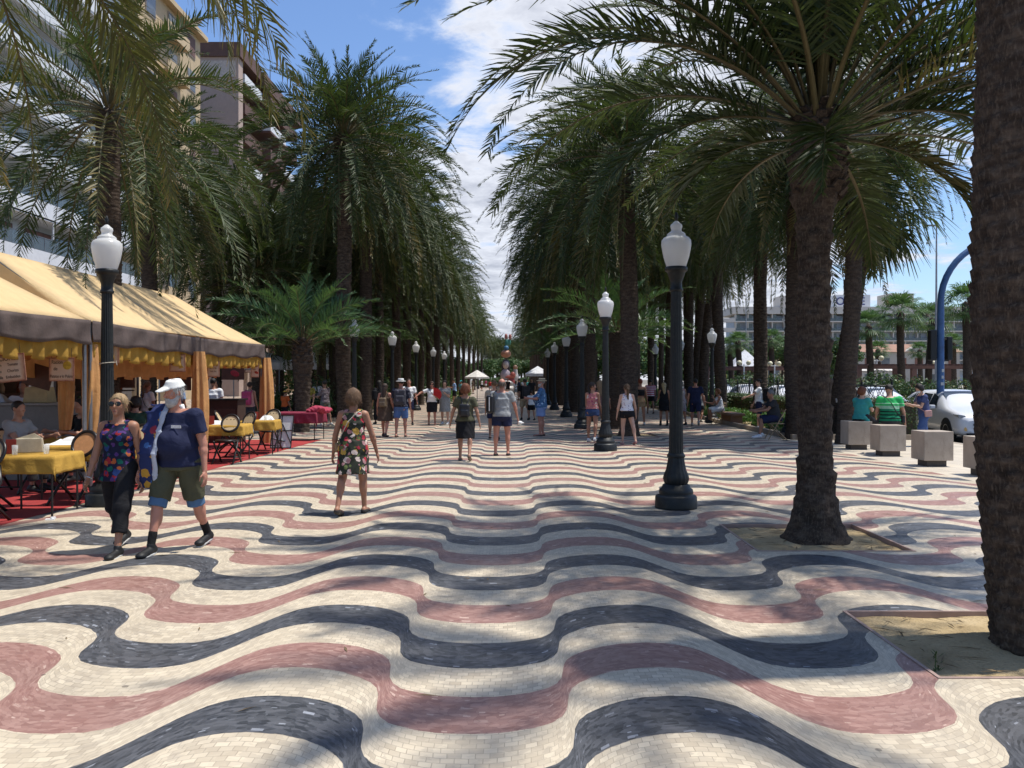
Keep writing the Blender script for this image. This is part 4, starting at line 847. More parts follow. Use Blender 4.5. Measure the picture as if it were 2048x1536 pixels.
            if bk in ('slingL', 'slingR'):
                q = -1 if bk == 'slingL' else 1; c_ = Pv + up * .13 * H + X * q * .135 * H * g ** .5 - fw * .06 * H; s_.box(c_, (.050 * H, .075 * H, .115 * H), .05, M3)
                s_.cap(shc + X * q * .07 * H + up * .026 * H, c_ + up * .10 * H - fw * .02 * H, .011 * H, k=.01); s_.cap(shc + X * q * .07 * H + up * .026 * H, c_ + up * .10 * H + fw * .05 * H, .011 * H, k=.01); part('shoulder_bag', s_, mat)
            if bk == 'cross':     # strap across the back to a bag on the right hip
                pts = [shc - X * .075 * H + up * .030 * H, shc - X * .05 * H - fw * .065 * H, chest + X * .0 * H - fw * (.075 * H * g + pad * 1.5), waist + X * .06 * H - fw * (.072 * H * g + pad), Pv + X * .115 * H * g - fw * .01 * H]
                for a_, b_ in zip(pts[:-1], pts[1:]): s_.cap(a_, b_, .007 * H, k=.004)
                s_.box(Pv + X * .125 * H * g, (.02 * H, .05 * H, .05 * H), .02, M3); part('shoulder_bag', s_, mat)
            if bk == 'crossf':
                pts = [shc + X * .075 * H + up * .030 * H, shc + X * .05 * H + fw * .065 * H, chest + fw * (.085 * H * g + pad * 1.5), waist - X * .06 * H + fw * (.075 * H * g + pad), Pv - X * .12 * H * g]
                for a_, b_ in zip(pts[:-1], pts[1:]): s_.cap(a_, b_, .008 * H, k=.004)
                s_.box(Pv - X * .135 * H * g, (.022 * H, .055 * H, .05 * H), .02, M3); part('shoulder_bag', s_, mat)
    if extra: extra(root, dict(H=H, hands=hands, hl=hl, P=Pv, up=up, fw=fw, X=X, chest=chest, shc=shc, waist=waist, J=J, A=A, part=part, res=res, neck=neck, pad=pad, g=g))
    return root
def px(x, yfeet, dd=0): X, Y = gp(x, yfeet); return X, Y + dd
NAVY = cloth('navy_cotton', (.018, .022, .055)); BLACK = cloth('black_cotton', (.012, .012, .014)); WHITE = cloth('white_cotton', (.72, .72, .72)); GREY = cloth('grey_cotton', (.27, .28, .28)); OLIVE = cloth('olive_cotton', (.075, .075, .045)); KHAKI = cloth('khaki_cotton', (.36, .29, .19))
BLUE = cloth('blue_cotton', (.08, .14, .30)); LBLUE = cloth('light_blue_cotton', (.22, .32, .50)); DENIM = cloth('denim', (.035, .06, .14)); BROWN = cloth('brown_cotton', (.075, .05, .035)); DGREY = cloth('charcoal_cotton', (.035, .035, .038)); RED = cloth('red_cotton', (.45, .03, .03)); TEAL = cloth('teal_cotton', (.04, .26, .24)); ORANGE = cloth('orange_cotton', (.60, .12, .03)); BEIGE = cloth('beige_cotton', (.30, .20, .11)); MAUVE = cloth('mauve_cotton', (.13, .075, .065)); PINKR = cloth('raspberry_cotton', (.36, .05, .12)); LEATHER = plain('black_leather', (.012, .012, .015), .35, .2, 12)
WEAVE = plain('straw', (.58, .47, .30), .85, .15, 40); WHAT = plain('white_canvas', (.74, .74, .70), .8, .08, 10)
WALK = 'people walking on the promenade'; SITTERS = 'people sitting by the kerb'; CROWD = 'crowd in the distance'; DINERS = 'people under the awning'

# --- the couple walking towards the viewpoint
x, y = px(222, 1108)
def ex_w(root, d):
    m = MB(); H = d['H']; w_ = d['A'][1][2]; a = np.linspace(0, 2 * math.pi, 13); dd = d['A'][1][3]; 
    u = np.cross(dd, v3(1, 0, 0)); u /= np.linalg.norm(u); v = np.cross(dd, u); m.tube([w_ + (u * math.cos(t) + v * math.sin(t)) * .030 for t in a], .005, 6); m.build('bracelet', plain('silver', (.6, .6, .58), .3, .1, metal=.7), root)
person('blonde woman in sunglasses, floral tank top and black trousers walking forward', x, y + .12, 1.60, 177, 'f', .0105, legs=((24, 10), (-16, 22)), arms=((-6, 10, 10), (6, 13, 14)), head=(4, -3), skin_='tan', hair=('bun', (.40, .27, .14)),
    top=('tank', floral('tropical_print', (.010, .012, .035), [(.28, .02, .03), (.02, .045, .16), (.005, .09, .07), (.36, .09, .03), (.07, .03, .14)], 10, .5), -.07), bottom=('pants', BLACK, 1.62), shoes=((.012, .012, .012), 'shoe'), glasses=True, girth=1.02, group=WALK, extra=ex_w)
x, y = px(352, 1100)
def ex_m(root, d):
    H, X, up, fw = d['H'], d['X'], d['up'], d['fw']; s_ = Sdf(); sh = d['shc'] + X * .095 * H + up * .04 * H
    # towel hanging over the shoulder: blue print in front, pale lining at the edge
    for o_, nm, mt, ww in ((.0, 'towel', floral('towel_print', (.02, .03, .10), [(.45, .25, .04), (.25, .03, .05), (.05, .12, .30)], 7, .5), .040), (-.050, 'towel_lining', cloth('pale_lining', (.42, .45, .52)), .016)):
        s_ = Sdf(); c = sh + X * o_ * H; pts = [c - fw * .085 * H - up * .13 * H, c - fw * .055 * H - up * .02 * H, c + up * .002 * H, c + fw * .058 * H - up * .035 * H, c + fw * .095 * H - up * .14 * H + X * .01 * H, c + fw * .135 * H - up * .26 * H + X * .022 * H, c + fw * .105 * H - up * .38 * H + X * .035 * H, c + fw * .085 * H - up * (.46 if o_ == 0 else .52) * H + X * .045 * H]
        for a_, b_ in zip(pts[:-1], pts[1:]): s_.sec(a_, b_, (ww * H, .014), (ww * H * 1.04, .014), k=.02, flat=False)
        d['part'](nm, s_, mt, .009, noise=.003)
    m = MB(); c = d['chest'] - X * .045 * H + fw * (.078 * H + d['pad'] + .012) + up * .0 * H; m.box(c, (.10, .006, .026), rx=-.1); m.build('chest_stripe', plain('stripe_white', (.7, .7, .7), .7), root)
    for q in (0, 1):
        hip, kn = d['J'][q][0], d['J'][q][1]; s_ = Sdf(); a_ = hip + (kn - hip) * .80; b_ = hip + (kn - hip) * 1.10; s_.cap(a_, b_, .050 * H, .050 * H, k=.01, flat=True); d['part']('under_shorts', s_, cloth('denim_blue', (.08, .15, .26)))
person('bearded man in white cap and navy polo with a towel over his shoulder', x, y, 1.74, 172, 'm', .0105, legs=((-14, 18), (20, 4)), arms=((-4, 12, 12), (2, 13, 22)), lean=3, head=(-28, 12), skin_='red', hair=('short', (.45, .44, .42)), beard=True, hat=('cap', WHAT),
    top=('polo', NAVY, -.03), bottom=('shorts', OLIVE, .92), shoes=((.015, .015, .018), 'shoe'), socks=((.012, .012, .012), .30), girth=1.22, group=WALK, extra=ex_m)
# --- floral dress
x, y = px(702, 1028)
def ex_s(root, d):
    H = d['H']; s_ = Sdf(); X, up, fw = d['X'], d['up'], d['fw']; pts = [d['shc'] + X * .07 * H + up * .026 * H, d['shc'] + X * .04 * H - fw * .07 * H, d['chest'] - X * .02 * H - fw * .095 * H, d['waist'] - X * .085 * H - fw * .05 * H, d['P'] - X * .12 * H]
    for a_, b_ in zip(pts[:-1], pts[1:]): s_.cap(a_, b_, .0075, k=.004)
    d['part']('bag_strap', s_, cloth('cream_strap', (.5, .45, .36)), .008)
    s_ = Sdf(); s_.box(d['P'] - X * .125 * H, (.025, .07, .06), .02); d['part']('bag', s_, BEIGE)
person('woman in sleeveless floral dress with short brown hair walking away', x, y, 1.58, -4, 'f', .0105, legs=((-16, 14), (12, 6)), arms=((4, 17, 8), (8, 17, 10)), skin_='tan', hair=('bob', (.15, .085, .045)), lean=2,
    dress=('strap', floral('hibiscus_print', (.030, .034, .024), [(.50, .30, .06), (.62, .50, .44), (.38, .03, .05), (.42, .22, .22), (.12, .15, .05)], 8, .42), .86), shoes=((.03, .025, .022), 'sandal'), group=WALK, extra=ex_s, girth=1.03)
# --- centre walkers
x, y = px(927, 921)
person('auburn haired woman in olive tee, black skirt and small black backpack', x, y, 1.60, -3, 'f', .013, legs=((6, 4), (-14, 22)), arms=((4, 22, 8), (-4, 18, 16)), skin_='mid', hair=('curly', (.16, .055, .025)), top=('tee', OLIVE, -.02), bottom=('pencil', BLACK, 1.02), shoes=((.18, .12, .08), 'sandal'), bag=('smallpack', LEATHER), girth=1.12, group=WALK)
x, y = px(1000, 911)
def ex_cap(root, d):
    H = d['H']; h_ = d['hands'][1]; s_ = Sdf(); s_.ell(h_ + v3(.035, .01, -.03), (.06, .05, .045), k=.01); s_.box(h_ + v3(.08, .05, -.03), (.04, .05, .008), .006, k=.01); d['part']('held_cap', s_, WHAT)
    s_ = Sdf(); s_.box(d['P'] + d['up'] * .13 * H - d['X'] * .15 * H - d['fw'] * .145 * H, (.012, .012, .09 * H), .01); d['part']('bag_stripe', s_, cloth('white_piping', (.6, .6, .6)))
person('balding man in grey tee and navy shorts with a black bag on his shoulder', x, y, 1.72, -4, 'm', .013, legs=((-4, 4), (4, 6)), arms=((14, 16, 62, 20), (6, 18, 12)), skin_='red', hair=('bald', (.12, .10, .08)), top=('tee', GREY, -.04), bottom=('shorts', NAVY, .62), shoes=((.04, .035, .035), 'sandal'), bag=('slingL', LEATHER), girth=1.15, group=WALK, extra=ex_cap)
x, y = px(988, 878)
person('man mostly hidden in front of the man with a grey tee', x - .05, y, 1.70, 0, 'm', .02, skin_='mid', hair=('short', (.14, .08, .04)), top=('tee', cloth('tan_cotton', (.30, .26, .2))), bottom=('shorts', NAVY, .7), shoes=((.02, .02, .02), 'sandal'), legs=((20, 10), (-18, 12)), group=WALK)
x, y = px(1078, 872)
person('big man in straw hat, blue shirt and light blue shorts standing side on', x, y, 1.73, 82, 'm', .015, legs=((2, 3), (-2, 2)), arms=((26, 6, 70, 15), (26, 6, 66, 15)), skin_='red', hair=('short', (.3, .28, .26)), beard=True, hat=('band', WEAVE), top=('shirt', floral('hawaiian_print', (.06, .14, .27), [(.3, .42, .55), (.02, .05, .14)], 12, .5), -.05), bottom=('shorts', cloth('sky_shorts', (.20, .28, .48)), .8), shoes=((.06, .045, .035), 'sandal'), girth=1.28, lean=-3, group=WALK)
x, y = px(1046, 840)
person('man in black tee and khaki shorts with a dark backpack', x, y, 1.74, 12, 'm', .02, skin_='mid', hair=('short', (.04, .03, .02)), top=('tee', BLACK), bottom=('shorts', KHAKI, .9), shoes=((.02, .02, .02), 'shoe'), bag=('backpack', DGREY), girth=1.1, group=WALK)
x, y = px(1059, 841)
person('child in white top and dark shorts beside the khaki shorts man', x, y + .2, 1.25, 20, 'm', .02, skin_='mid', hair=('short', (.05, .03, .02)), top=('tee', WHITE), bottom=('shorts', BLACK, .8), group=WALK)
# --- left centre couple
x, y = px(766, 874)
person('woman in brown dress with a small tan backpack, long dark hair', x, y, 1.60, -12, 'f', .015, legs=((20, 12), (-12, 14)), arms=((4, 14, 10), (8, 12, 10)), skin_='red', hair=('long', (.045, .022, .016)), dress=('strap', BROWN, .95), shoes=((.05, .03, .025), 'shoe'), bag=('smallpack', plain('tan_leather', (.14, .10, .06), .6)), girth=1.12, group=WALK)
x, y = px(798, 874)
person('man in white sun hat, checked shirt and blue shorts with grey backpack', x, y, 1.72, 0, 'm', .015, legs=((-6, 4), (6, 4)), arms=((2, 15, 12), (4, 10, 8)), skin_='red', hair=('short', (.05, .04, .03)), hat=('band', WHAT), top=('shirt', floral('camo_check', (.03, .03, .045), [(.10, .10, .12), (.01, .01, .02)], 14, .4), -.02), bottom=('shorts', BLUE, .86), shoes=((.12, .06, .045), 'sandal'), bag=('backpack', floral('grey_pack', (.05, .05, .06), [(.12, .11, .13)], 10, .4)), girth=1.12, group=WALK)
x, y = px(814, 850)
person('man in white tee walking beyond the sun hat man', x, y, 1.72, 190, 'm', .02, skin_='red', hair=('short', (.06, .04, .03)), top=('tee', WHITE), bottom=('shorts', NAVY, .85), arms=((6, 14, 20), (10, 20, 20)), bag=('crossf', BLACK), group=WALK)
x, y = px(752, 849)
person('person in black with a dark bag behind the woman in a brown dress', x, y + .3, 1.66, 30, 'f', .02, skin_='mid', hair=('long', (.02, .015, .012)), top=('tee', BLACK), bottom=('pants', BLACK, 1.8), bag=('slingL', BLACK), group=WALK)
x, y = px(860, 850)
def ex_fan(root, d):
    h_ = d['hands'][0] ; m = MB(); a = np.linspace(-.7, 1.6, 14); c0 = h_ + v3(0, .02, .0); P_ = [c0] + [c0 + v3(-.30 * math.cos(t), .02 * (i % 2), .26 * math.sin(t)) for i, t in enumerate(a)]
    m.add(P_ + [p + v3(0, .006, 0) for p in P_], T=[(0, i, i + 1) for i in range(1, 14)] + [(15, 15 + i + 1, 15 + i) for i in range(1, 14)]); m.build('hand_fan', RED, root)
person('woman in white top and black skirt holding an open red fan', x, y, 1.62, 184, 'f', .015, legs=((6, 6), (-6, 10)), arms=((16, 4, 95, 22), (30, 68, 12)), skin_='red', hair=('long', (.05, .03, .02)), glasses=True, top=('tee', WHITE, -.03), bottom=('pencil', BLACK, .96), shoes=((.16, .07, .05), 'sandal'), bag=('crossf', BLACK), girth=1.1, group=WALK, extra=ex_fan)
x, y = px(886, 849)
person('dark haired woman in a loose grey dress and white trainers', x, y, 1.66, 172, 'f', .015, legs=((5, 4), (-5, 6)), arms=((20, 4, 100, 25), (4, 10, 30)), skin_='fair', hair=('long', (.02, .014, .012)), dress=('sleeves', GREY, 1.0), shoes=((.7, .7, .7), 'shoe'), group=WALK, girth=1.05)
x, y = px(905, 808)
person('man in light blue shirt and black shorts looking down', x, y, 1.74, 95, 'm', .02, arms=((30, 4, 70, 10), (30, 4, 70, 10)), head=(0, 18), skin_='mid', hair=('short', (.03, .02, .015)), top=('tee', LBLUE), bottom=('shorts', BLACK, .9), group=WALK)
x, y = px(916, 803)
person('person in teal cap and teal top with a black skirt', x + .1, y, 1.64, 150, 'f', .026, skin_='mid', hair=('long', (.03, .02, .02)), hat=('cap', cloth('bright_teal', (.03, .42, .45))), top=('tee', cloth('dusty_teal', (.10, .25, .28))), bottom=('pencil', BLACK, .9), group=CROWD)
far = [(960, 782, 'person in white tee and dark shorts beside the white parasol pole', 'm', WHITE, BLACK, (.03, .02, .02)), (977, 786, 'person in a bright red top left of the crowd', 'f', RED, GREY, (.10, .05, .03)), (986, 788, 'person in pale grey with brown hair next to the red top', 'm', GREY, DGREY, (.12, .08, .05)), (1012, 790, 'tall person in black in the middle of the crowd', 'm', BLACK, BLACK, (.02, .015, .01)), (1028, 796, 'person in white top and grey shorts in the crowd', 'f', WHITE, GREY, (.10, .06, .03)), (1034, 800, 'person in navy leaning in the crowd', 'm', NAVY, BROWN, (.05, .03, .02)), (1060, 806, 'person in grey behind the straw hat man', 'm', DGREY, BROWN, (.10, .07, .05)), (942, 788, 'person in brown under the white parasol', 'm', BROWN, KHAKI, (.02, .015, .01)), (968, 777, 'small distant person in pink near the parasol', 'f', PINKR, WHITE, (.05, .03, .02)), (1003, 779, 'distant person in orange under the sculpture', 'f', ORANGE, BLACK, (.04, .03, .02)), (1019, 778, 'distant person in light blue under the sculpture', 'm', LBLUE, KHAKI, (.06, .04, .02)), (1043, 786, 'distant person in white standing right of the sculpture', 'm', WHITE, NAVY, (.03, .02, .02)), (1051, 782, 'distant person in teal at the right of the crowd', 'f', TEAL, BLACK, (.12, .08, .04)), (995, 775, 'distant person in khaki left of the sculpture', 'm', KHAKI, DGREY, (.05, .03, .02)), (951, 775, 'distant person in white behind the parasol', 'f', WHITE, BLUE, (.02, .02, .02)), (928, 778, 'distant person in black near the left trunks', 'm', BLACK, GREY, (.02, .02, .02)), (1033, 776, 'distant person in red shirt beyond the crowd', 'm', RED, NAVY, (.02, .02, .02)), (1011, 774, 'distant person in mauve beyond the crowd', 'f', MAUVE, MAUVE, (.02, .02, .02))]
rf = random.Random(5)
for k, (fx, fy, lb, sx, tp, bt, hcx) in enumerate(far):
    x, y = px(fx, fy); s1 = rf.uniform(-15, 20)
    person(lb, x, y, rf.uniform(1.6, 1.8) if sx == 'm' else rf.uniform(1.55, 1.68), rf.choice((0, 180, 20, 160, 90, -80)), sx, .034, legs=((s1, abs(s1) * .5 + 3), (-s1, abs(s1) * .6 + 3)), arms=((rf.uniform(-5, 25), 10, rf.uniform(5, 50)), (rf.uniform(-5, 25), 12, 20)), skin_=rf.choice(('mid', 'red', 'tan')), hair=('short' if sx == 'm' else 'long', hcx), top=('tee', tp), bottom=('shorts' if sx == 'm' else 'flared', bt, .8), group=CROWD)
# --- right group
x, y = px(1181, 884)
person('young woman in pink patterned top and denim shorts looking round', x, y, 1.62, -20, 'f', .015, legs=((4, 4), (-10, 12)), arms=((10, 4, 30), (10, 6, 30)), head=(-75, 0), skin_='tan', hair=('pony', (.03, .018, .014)), top=('tank', floral('pink_print', (.42, .16, .15), [(.6, .5, .4), (.30, .05, .12)], 12, .4), .02), bottom=('shorts', DENIM, .42), shoes=((.6, .58, .55), 'shoe'), group=WALK)
x, y = px(1198, 880)
person('woman in brown dress with long fair hair behind the second right lamp', x, y + .3, 1.66, 0, 'f', .018, arms=((6, 8, 14), (28, 22, 20)), skin_='tan', hair=('long', (.22, .14, .07)), dress=('sleeves', MAUVE, .55), shoes=((.6, .6, .58), 'shoe'), legs=((3, 2), (16, 10)), group=WALK)
x, y = px(1250, 889)
person('girl in white floral top and black shorts with long brown hair', x, y, 1.58, 6, 'f', .013, legs=((4, 4), (-16, 10)), arms=((2, 14, 6), (4, 15, 10)), skin_='fair', hair=('pony', (.12, .07, .035)), top=('tank', floral('white_flower_print', (.68, .66, .68), [(.25, .2, .3), (.35, .12, .15)], 22, .6), .02), bottom=('shorts', BLACK, .40), shoes=((.40, .2, .18), 'sandal'), splay=(3, 9), group=WALK)
x, y = px(1277, 851)
person('red haired woman in beige strapless outfit with a black band', x, y, 1.72, 0, 'f', .018, skin_='tan', hair=('bun', (.20, .045, .02)), top=('crop', BLACK, .10), bottom=('pencil', BEIGE, .55), shoes=((.5, .48, .46), 'shoe'), legs=((5, 3), (-5, 4)), arms=((3, 8, 8), (3, 12, 8)), group=WALK)
x, y = px(1297, 827)
person('man in pink and white striped tee carrying a white bag', x, y, 1.70, 0, 'm', .02, skin_='tan', hair=('short', (.02, .015, .01)), top=('tee', stripes('pink_stripes', (.45, .06, .12), (.65, .55, .55), .105), -.03), bottom=('shorts', BLACK, .7), shoes=((.03, .03, .03), 'sandal'), girth=1.08, group=WALK)
x, y = px(1324, 851)
person('blonde woman in black dress and black ankle boots', x, y, 1.58, 0, 'f', .018, skin_='tan', hair=('long', (.42, .33, .18)), dress=('strap', BLACK, .78), shoes=((.012, .012, .012), 'boot'), legs=((4, 3), (-4, 3)), arms=((20, 6, 50), (3, 10, 10)), group=WALK)
x, y = px(1358, 850)
person('person in pale patterned clothes half hidden by the nearest right lamp', x, y, 1.62, 10, 'f', .02, skin_='tan', hair=('bob', (.2, .15, .1)), dress=('strap', floral('pale_print', (.35, .30, .30), [(.2, .1, .12), (.5, .45, .42)], 14, .5), .9), group=WALK)
x, y = px(1387, 852)
person('man in navy tee and navy shorts walking away', x, y, 1.74, -14, 'm', .018, legs=((14, 6), (-16, 24)), arms=((-8, 10, 8), (12, 12, 14)), skin_='red', hair=('short', (.02, .015, .012)), top=('tee', NAVY, -.05), bottom=('shorts', NAVY, .95), shoes=((.3, .28, .26), 'shoe'), girth=1.06, group=WALK)
x, y = px(1402, 846)
person('young girl in a dark outfit beside the man in navy', x, y + .4, 1.30, -30, 'f', .02, skin_='tan', hair=('long', (.16, .08, .04)), top=('tank', GREY), bottom=('shorts', BLACK, .6), legs=((12, 6), (-14, 18)), group=WALK)
x, y = px(1232, 856)
def ex_perf(root, d): pass
person('street performer in glittering red and black leaning by the ringed palm', x + .25, y, 1.6, 150, 'f', .02, arms=((40, 20, 60), (30, 30, 50)), lean=14, skin_='mid', hair=('curly', (.02, .015, .012)), dress=('sleeves', floral('red_sequins', (.02, .012, .014), [(.5, .02, .04), (.6, .5, .5)], 20, .6), .9), group=WALK)
# seated and standing by the bed
def folding_chair(label, x, y, yaw, group='folding wooden chairs'):
    r = empty('folding_chair', (x, y, 0), R(yaw), label, 'chair', group); wd = plain('pale_wood', (.34, .24, .13), .6, .2, 8)
    m = MB()
    for s_ in (-1, 1): m.tube([(s_ * .21, .26, 0), (s_ * .21, -.22, .86)], .013, 6); 
    m.build('back_frame', wd, r); m = MB()
    for s_ in (-1, 1): m.tube([(s_ * .18, -.26, 0), (s_ * .18, .20, .45)], .013, 6)
    m.tube([(-.18, -.22, .05), (.18, -.22, .05)], .01, 6); m.build('leg_frame', wd, r)
    m = MB()
    for k in range(6): m.box((0, -.15 + k * .07, .45), (.42, .055, .016))
    m.build('seat', wd, r); m = MB(); m.box((0, -.19, .80), (.40, .015, .06), rx=.45); m.box((0, -.155, .70), (.40, .015, .06), rx=.45); m.build('backrest', wd, r); return r
x, y = px(1436, 849)
folding_chair('folding chair under the seated woman in white', x, y, 95)
person('seated woman in white with curly red hair and hand at her face', x, y, 1.60, 95, 'f', .018, legs=((78, 78), (82, 86)), arms=((28, 6, 125, 5), (30, 8, 70)), lean=8, sit=.47, skin_='tan', hair=('curly', (.24, .09, .03)), top=('tank', WHITE), bottom=('shorts', WHITE, 1.0), shoes=((.02, .02, .02), 'shoe'), girth=1.08, group=SITTERS)
x, y = px(1514, 870)
x, y = px(1514, 858); person('man in white tee and black cap with a backpack reaching forward', x, y, 1.72, 80, 'm', .016, legs=((4, 2), (-4, 4)), arms=((48, 10, 22), (8, 8, 20)), skin_='fair', hair=('short', (.03, .02, .02)), hat=('cap', BLACK), top=('tee', WHITE, -.03), bottom=('shorts', NAVY, .95), shoes=((.7, .7, .7), 'shoe'), bag=('backpack', BLACK), group=WALK)
x, y = px(1548, 879)
folding_chair('folding chair under the seated man in charcoal', x, y, 88)
person('seated grey haired man in charcoal tee leaning forward', x, y, 1.74, 88, 'm', .016, legs=((80, 70), (84, 92)), arms=((42, 6, 40, 8), (46, 8, 36, 8)), lean=12, sit=.47, head=(0, 5), skin_='tan', hair=('short', (.20, .19, .18)), top=('tee', DGREY), bottom=('shorts', NAVY, 1.0), shoes=((.70, .70, .70), 'shoe'), girth=1.1, group=SITTERS)
person('seated woman in teal top with short auburn hair on a stone cube', 8.42, 20.75, 1.60, -50, 'f', .015, legs=((70, 68), (74, 76)), arms=((26, 6, 66, 24), (26, 6, 66, 24)), lean=4, sit=.62, head=(-20, 0), skin_='fair', hair=('curly', (.16, .06, .03)), top=('tee', TEAL, -.06), bottom=('pants', BLACK, 1.6), shoes=((.5, .5, .5), 'shoe'), girth=1.2, group=SITTERS)
gs = NB('green_stripes'); sp = gs.N('SeparateXYZ'); gs.L(gs.obj, sp.inputs[0]); zz = sp.outputs[2]
lowc = gs.mix(gs.math('GREATER_THAN', gs.math('FRACT', gs.math('DIVIDE', zz, .075)), .62), (.01, .17, .08), (.004, .02, .012)); c_ = gs.mix(gs.math('GREATER_THAN', zz, 1.02), lowc, (.25, .45, .30)); c_ = gs.mix(gs.math('GREATER_THAN', zz, 1.09), c_, (.03, .36, .10)); c_ = gs.mix(gs.math('MULTIPLY', gs.math('GREATER_THAN', zz, 1.13), gs.math('LESS_THAN', zz, 1.15)), c_, (.25, .5, .3)); GSTR = gs.done(c_, .85, 0, .2)
person('big man in green striped polo seated with his back to us', 8.50, 19.35, 1.76, -12, 'm', .015, legs=((72, 70), (60, 60)), arms=((14, 8, 50, 10), (-2, 16, 10)), lean=6, sit=.62, head=(0, 20), skin_='mid', hair=('short', (.03, .025, .02)), top=('tee', GSTR, -.05), bottom=('shorts', DGREY, .9), shoes=((.04, .03, .03), 'sandal'), bag=('cross', DGREY), girth=1.24, group=SITTERS)
x, y = 10.35, 21.6
person('masked woman in denim dress with pink bag looking at her phone', x, y, 1.60, 88, 'f', .015, legs=((18, 12), (-6, 10)), arms=((24, 6, 78, 10), (30, 6, 70, 10)), lean=6, head=(0, 22), skin_='fair', hair=('curly', (.02, .014, .012)), mask=True, top=('tee', cloth('denim_light', (.05, .065, .15)), -.02), bottom=('pants', cloth('denim_mid', (.05, .09, .22)), 1.7), shoes=((.3, .2, .15), 'shoe'), bag=('crossf', cloth('dusty_pink', (.40, .24, .22))), group=WALK, girth=1.08)
# --- left group behind the tables
x, y = px(566, 848)
person('boy in orange tee and yellow cap near the young palm', x, y, 1.28, -30, 'm', .02, skin_='tan', hair=('short', (.05, .03, .02)), hat=('cap', cloth('yellow_cap', (.55, .32, .05))), top=('tee', ORANGE), bottom=('shorts', BLACK, .9), group=WALK)
x, y = px(646, 852)
person('person in patterned shirt and grey shorts standing by the low palm', x, y, 1.66, 60, 'm', .018, arms=((24, 8, 70, 10), (20, 8, 60)), skin_='mid', hair=('short', (.04, .03, .02)), hat=('cap', DGREY), top=('shirt', floral('mauve_print', (.20, .16, .17), [(.4, .35, .35), (.08, .05, .06)], 16, .4)), bottom=('shorts', cloth('greygreen', (.16, .17, .14)), .7), shoes=((.5, .48, .45), 'shoe'), group=WALK)
x, y = px(628, 838)
person('person in white tee with dark print beside the patterned shirt', x, y, 1.70, 200, 'm', .02, skin_='mid', hair=('short', (.03, .02, .02)), top=('tee', WHITE), bottom=('pants', DENIM, 1.8), group=WALK)
x, y = px(600, 846)
person('person in olive yellow top behind the low palm trunk', x + .3, y, 1.64, 160, 'f', .02, skin_='mid', hair=('long', (.03, .02, .02)), top=('tee', cloth('mustard', (.22, .19, .04))), bottom=('pants', BLACK, 1.8), group=WALK)
# under the awning
person('woman in white tee with fair hair standing under the awning', -9.3, 21.8, 1.66, -30, 'f', .02, skin_='tan', hair=('pony', (.18, .11, .06)), top=('tee', WHITE), bottom=('pants', NAVY, 1.8), arms=((30, 12, 40), (10, 10, 20)), bag=('cross', BLACK), group=DINERS)
person('person in pale blue shirt with backpack beyond the awning tables', -9.1, 23.2, 1.66, -10, 'm', .02, skin_='tan', hair=('short', (.05, .03, .02)), top=('tee', LBLUE), bottom=('shorts', DGREY, .9), bag=('backpack', NAVY), group=DINERS)
person('man in white tee leaning on the dark bar counter', -8.25, 23.6, 1.74, 0, 'm', .02, skin_='tan', hair=('short', (.02, .015, .012)), top=('tee', WHITE), bottom=('pants', BLACK, 1.8), girth=1.1, group=DINERS)
person('woman in pink top with a raspberry backpack beyond the bar', -8.35, 27.2, 1.62, -10, 'f', .02, skin_='tan', hair=('bun', (.03, .02, .015)), top=('tank', cloth('rose', (.5, .25, .22))), bottom=('flared', DGREY, 1.1), bag=('backpack', PINKR), group=DINERS)
person('long haired person in white seen past the bar', -9.2, 26.6, 1.66, 170, 'f', .02, skin_='tan', hair=('long', (.02, .015, .012)), top=('tee', WHITE), bottom=('shorts', BLUE, .7), group=DINERS)
person('diner in grey tee with dark hair seated in the shade at the left', -7.35, 12.6, 1.72, -100, 'm', .017, legs=((84, 84), (84, 84)), arms=((40, 8, 60, 10), (40, 8, 60, 10)), lean=8, sit=.46, skin_='mid', hair=('short', (.02, .015, .012)), top=('tee', GREY), bottom=('pants', DGREY, 1.8), group=DINERS)
person('diner in black hunched over a table in the shade', -6.85, 13.9, 1.74, 150, 'm', .018, legs=((84, 84), (84, 84)), arms=((40, 8, 60, 10), (40, 8, 60, 10)), lean=16, sit=.46, skin_='mid', hair=('short', (.02, .015, .012)), top=('tee', BLACK), bottom=('pants', BLACK, 1.8), girth=1.15, group=DINERS)
person('diner in dark green facing away at the next table', -7.0, 15.9, 1.70, 20, 'm', .02, legs=((84, 84), (84, 84)), arms=((40, 8, 60, 10), (40, 8, 60, 10)), lean=8, sit=.46, skin_='mid', hair=('bob', (.02, .015, .012)), top=('tee', cloth('bottle_green', (.02, .045, .03))), bottom=('pants', BLACK, 1.8), group=DINERS)
person('waiter in white shirt behind the grey serving counter', -8.9, 15.6, 1.68, 190, 'm', .02, skin_='mid', hair=('short', (.03, .02, .015)), top=('shirt', WHITE), bottom=('pants', BLACK, 1.8), arms=((30, 8, 60), (30, 8, 50)), group=DINERS)
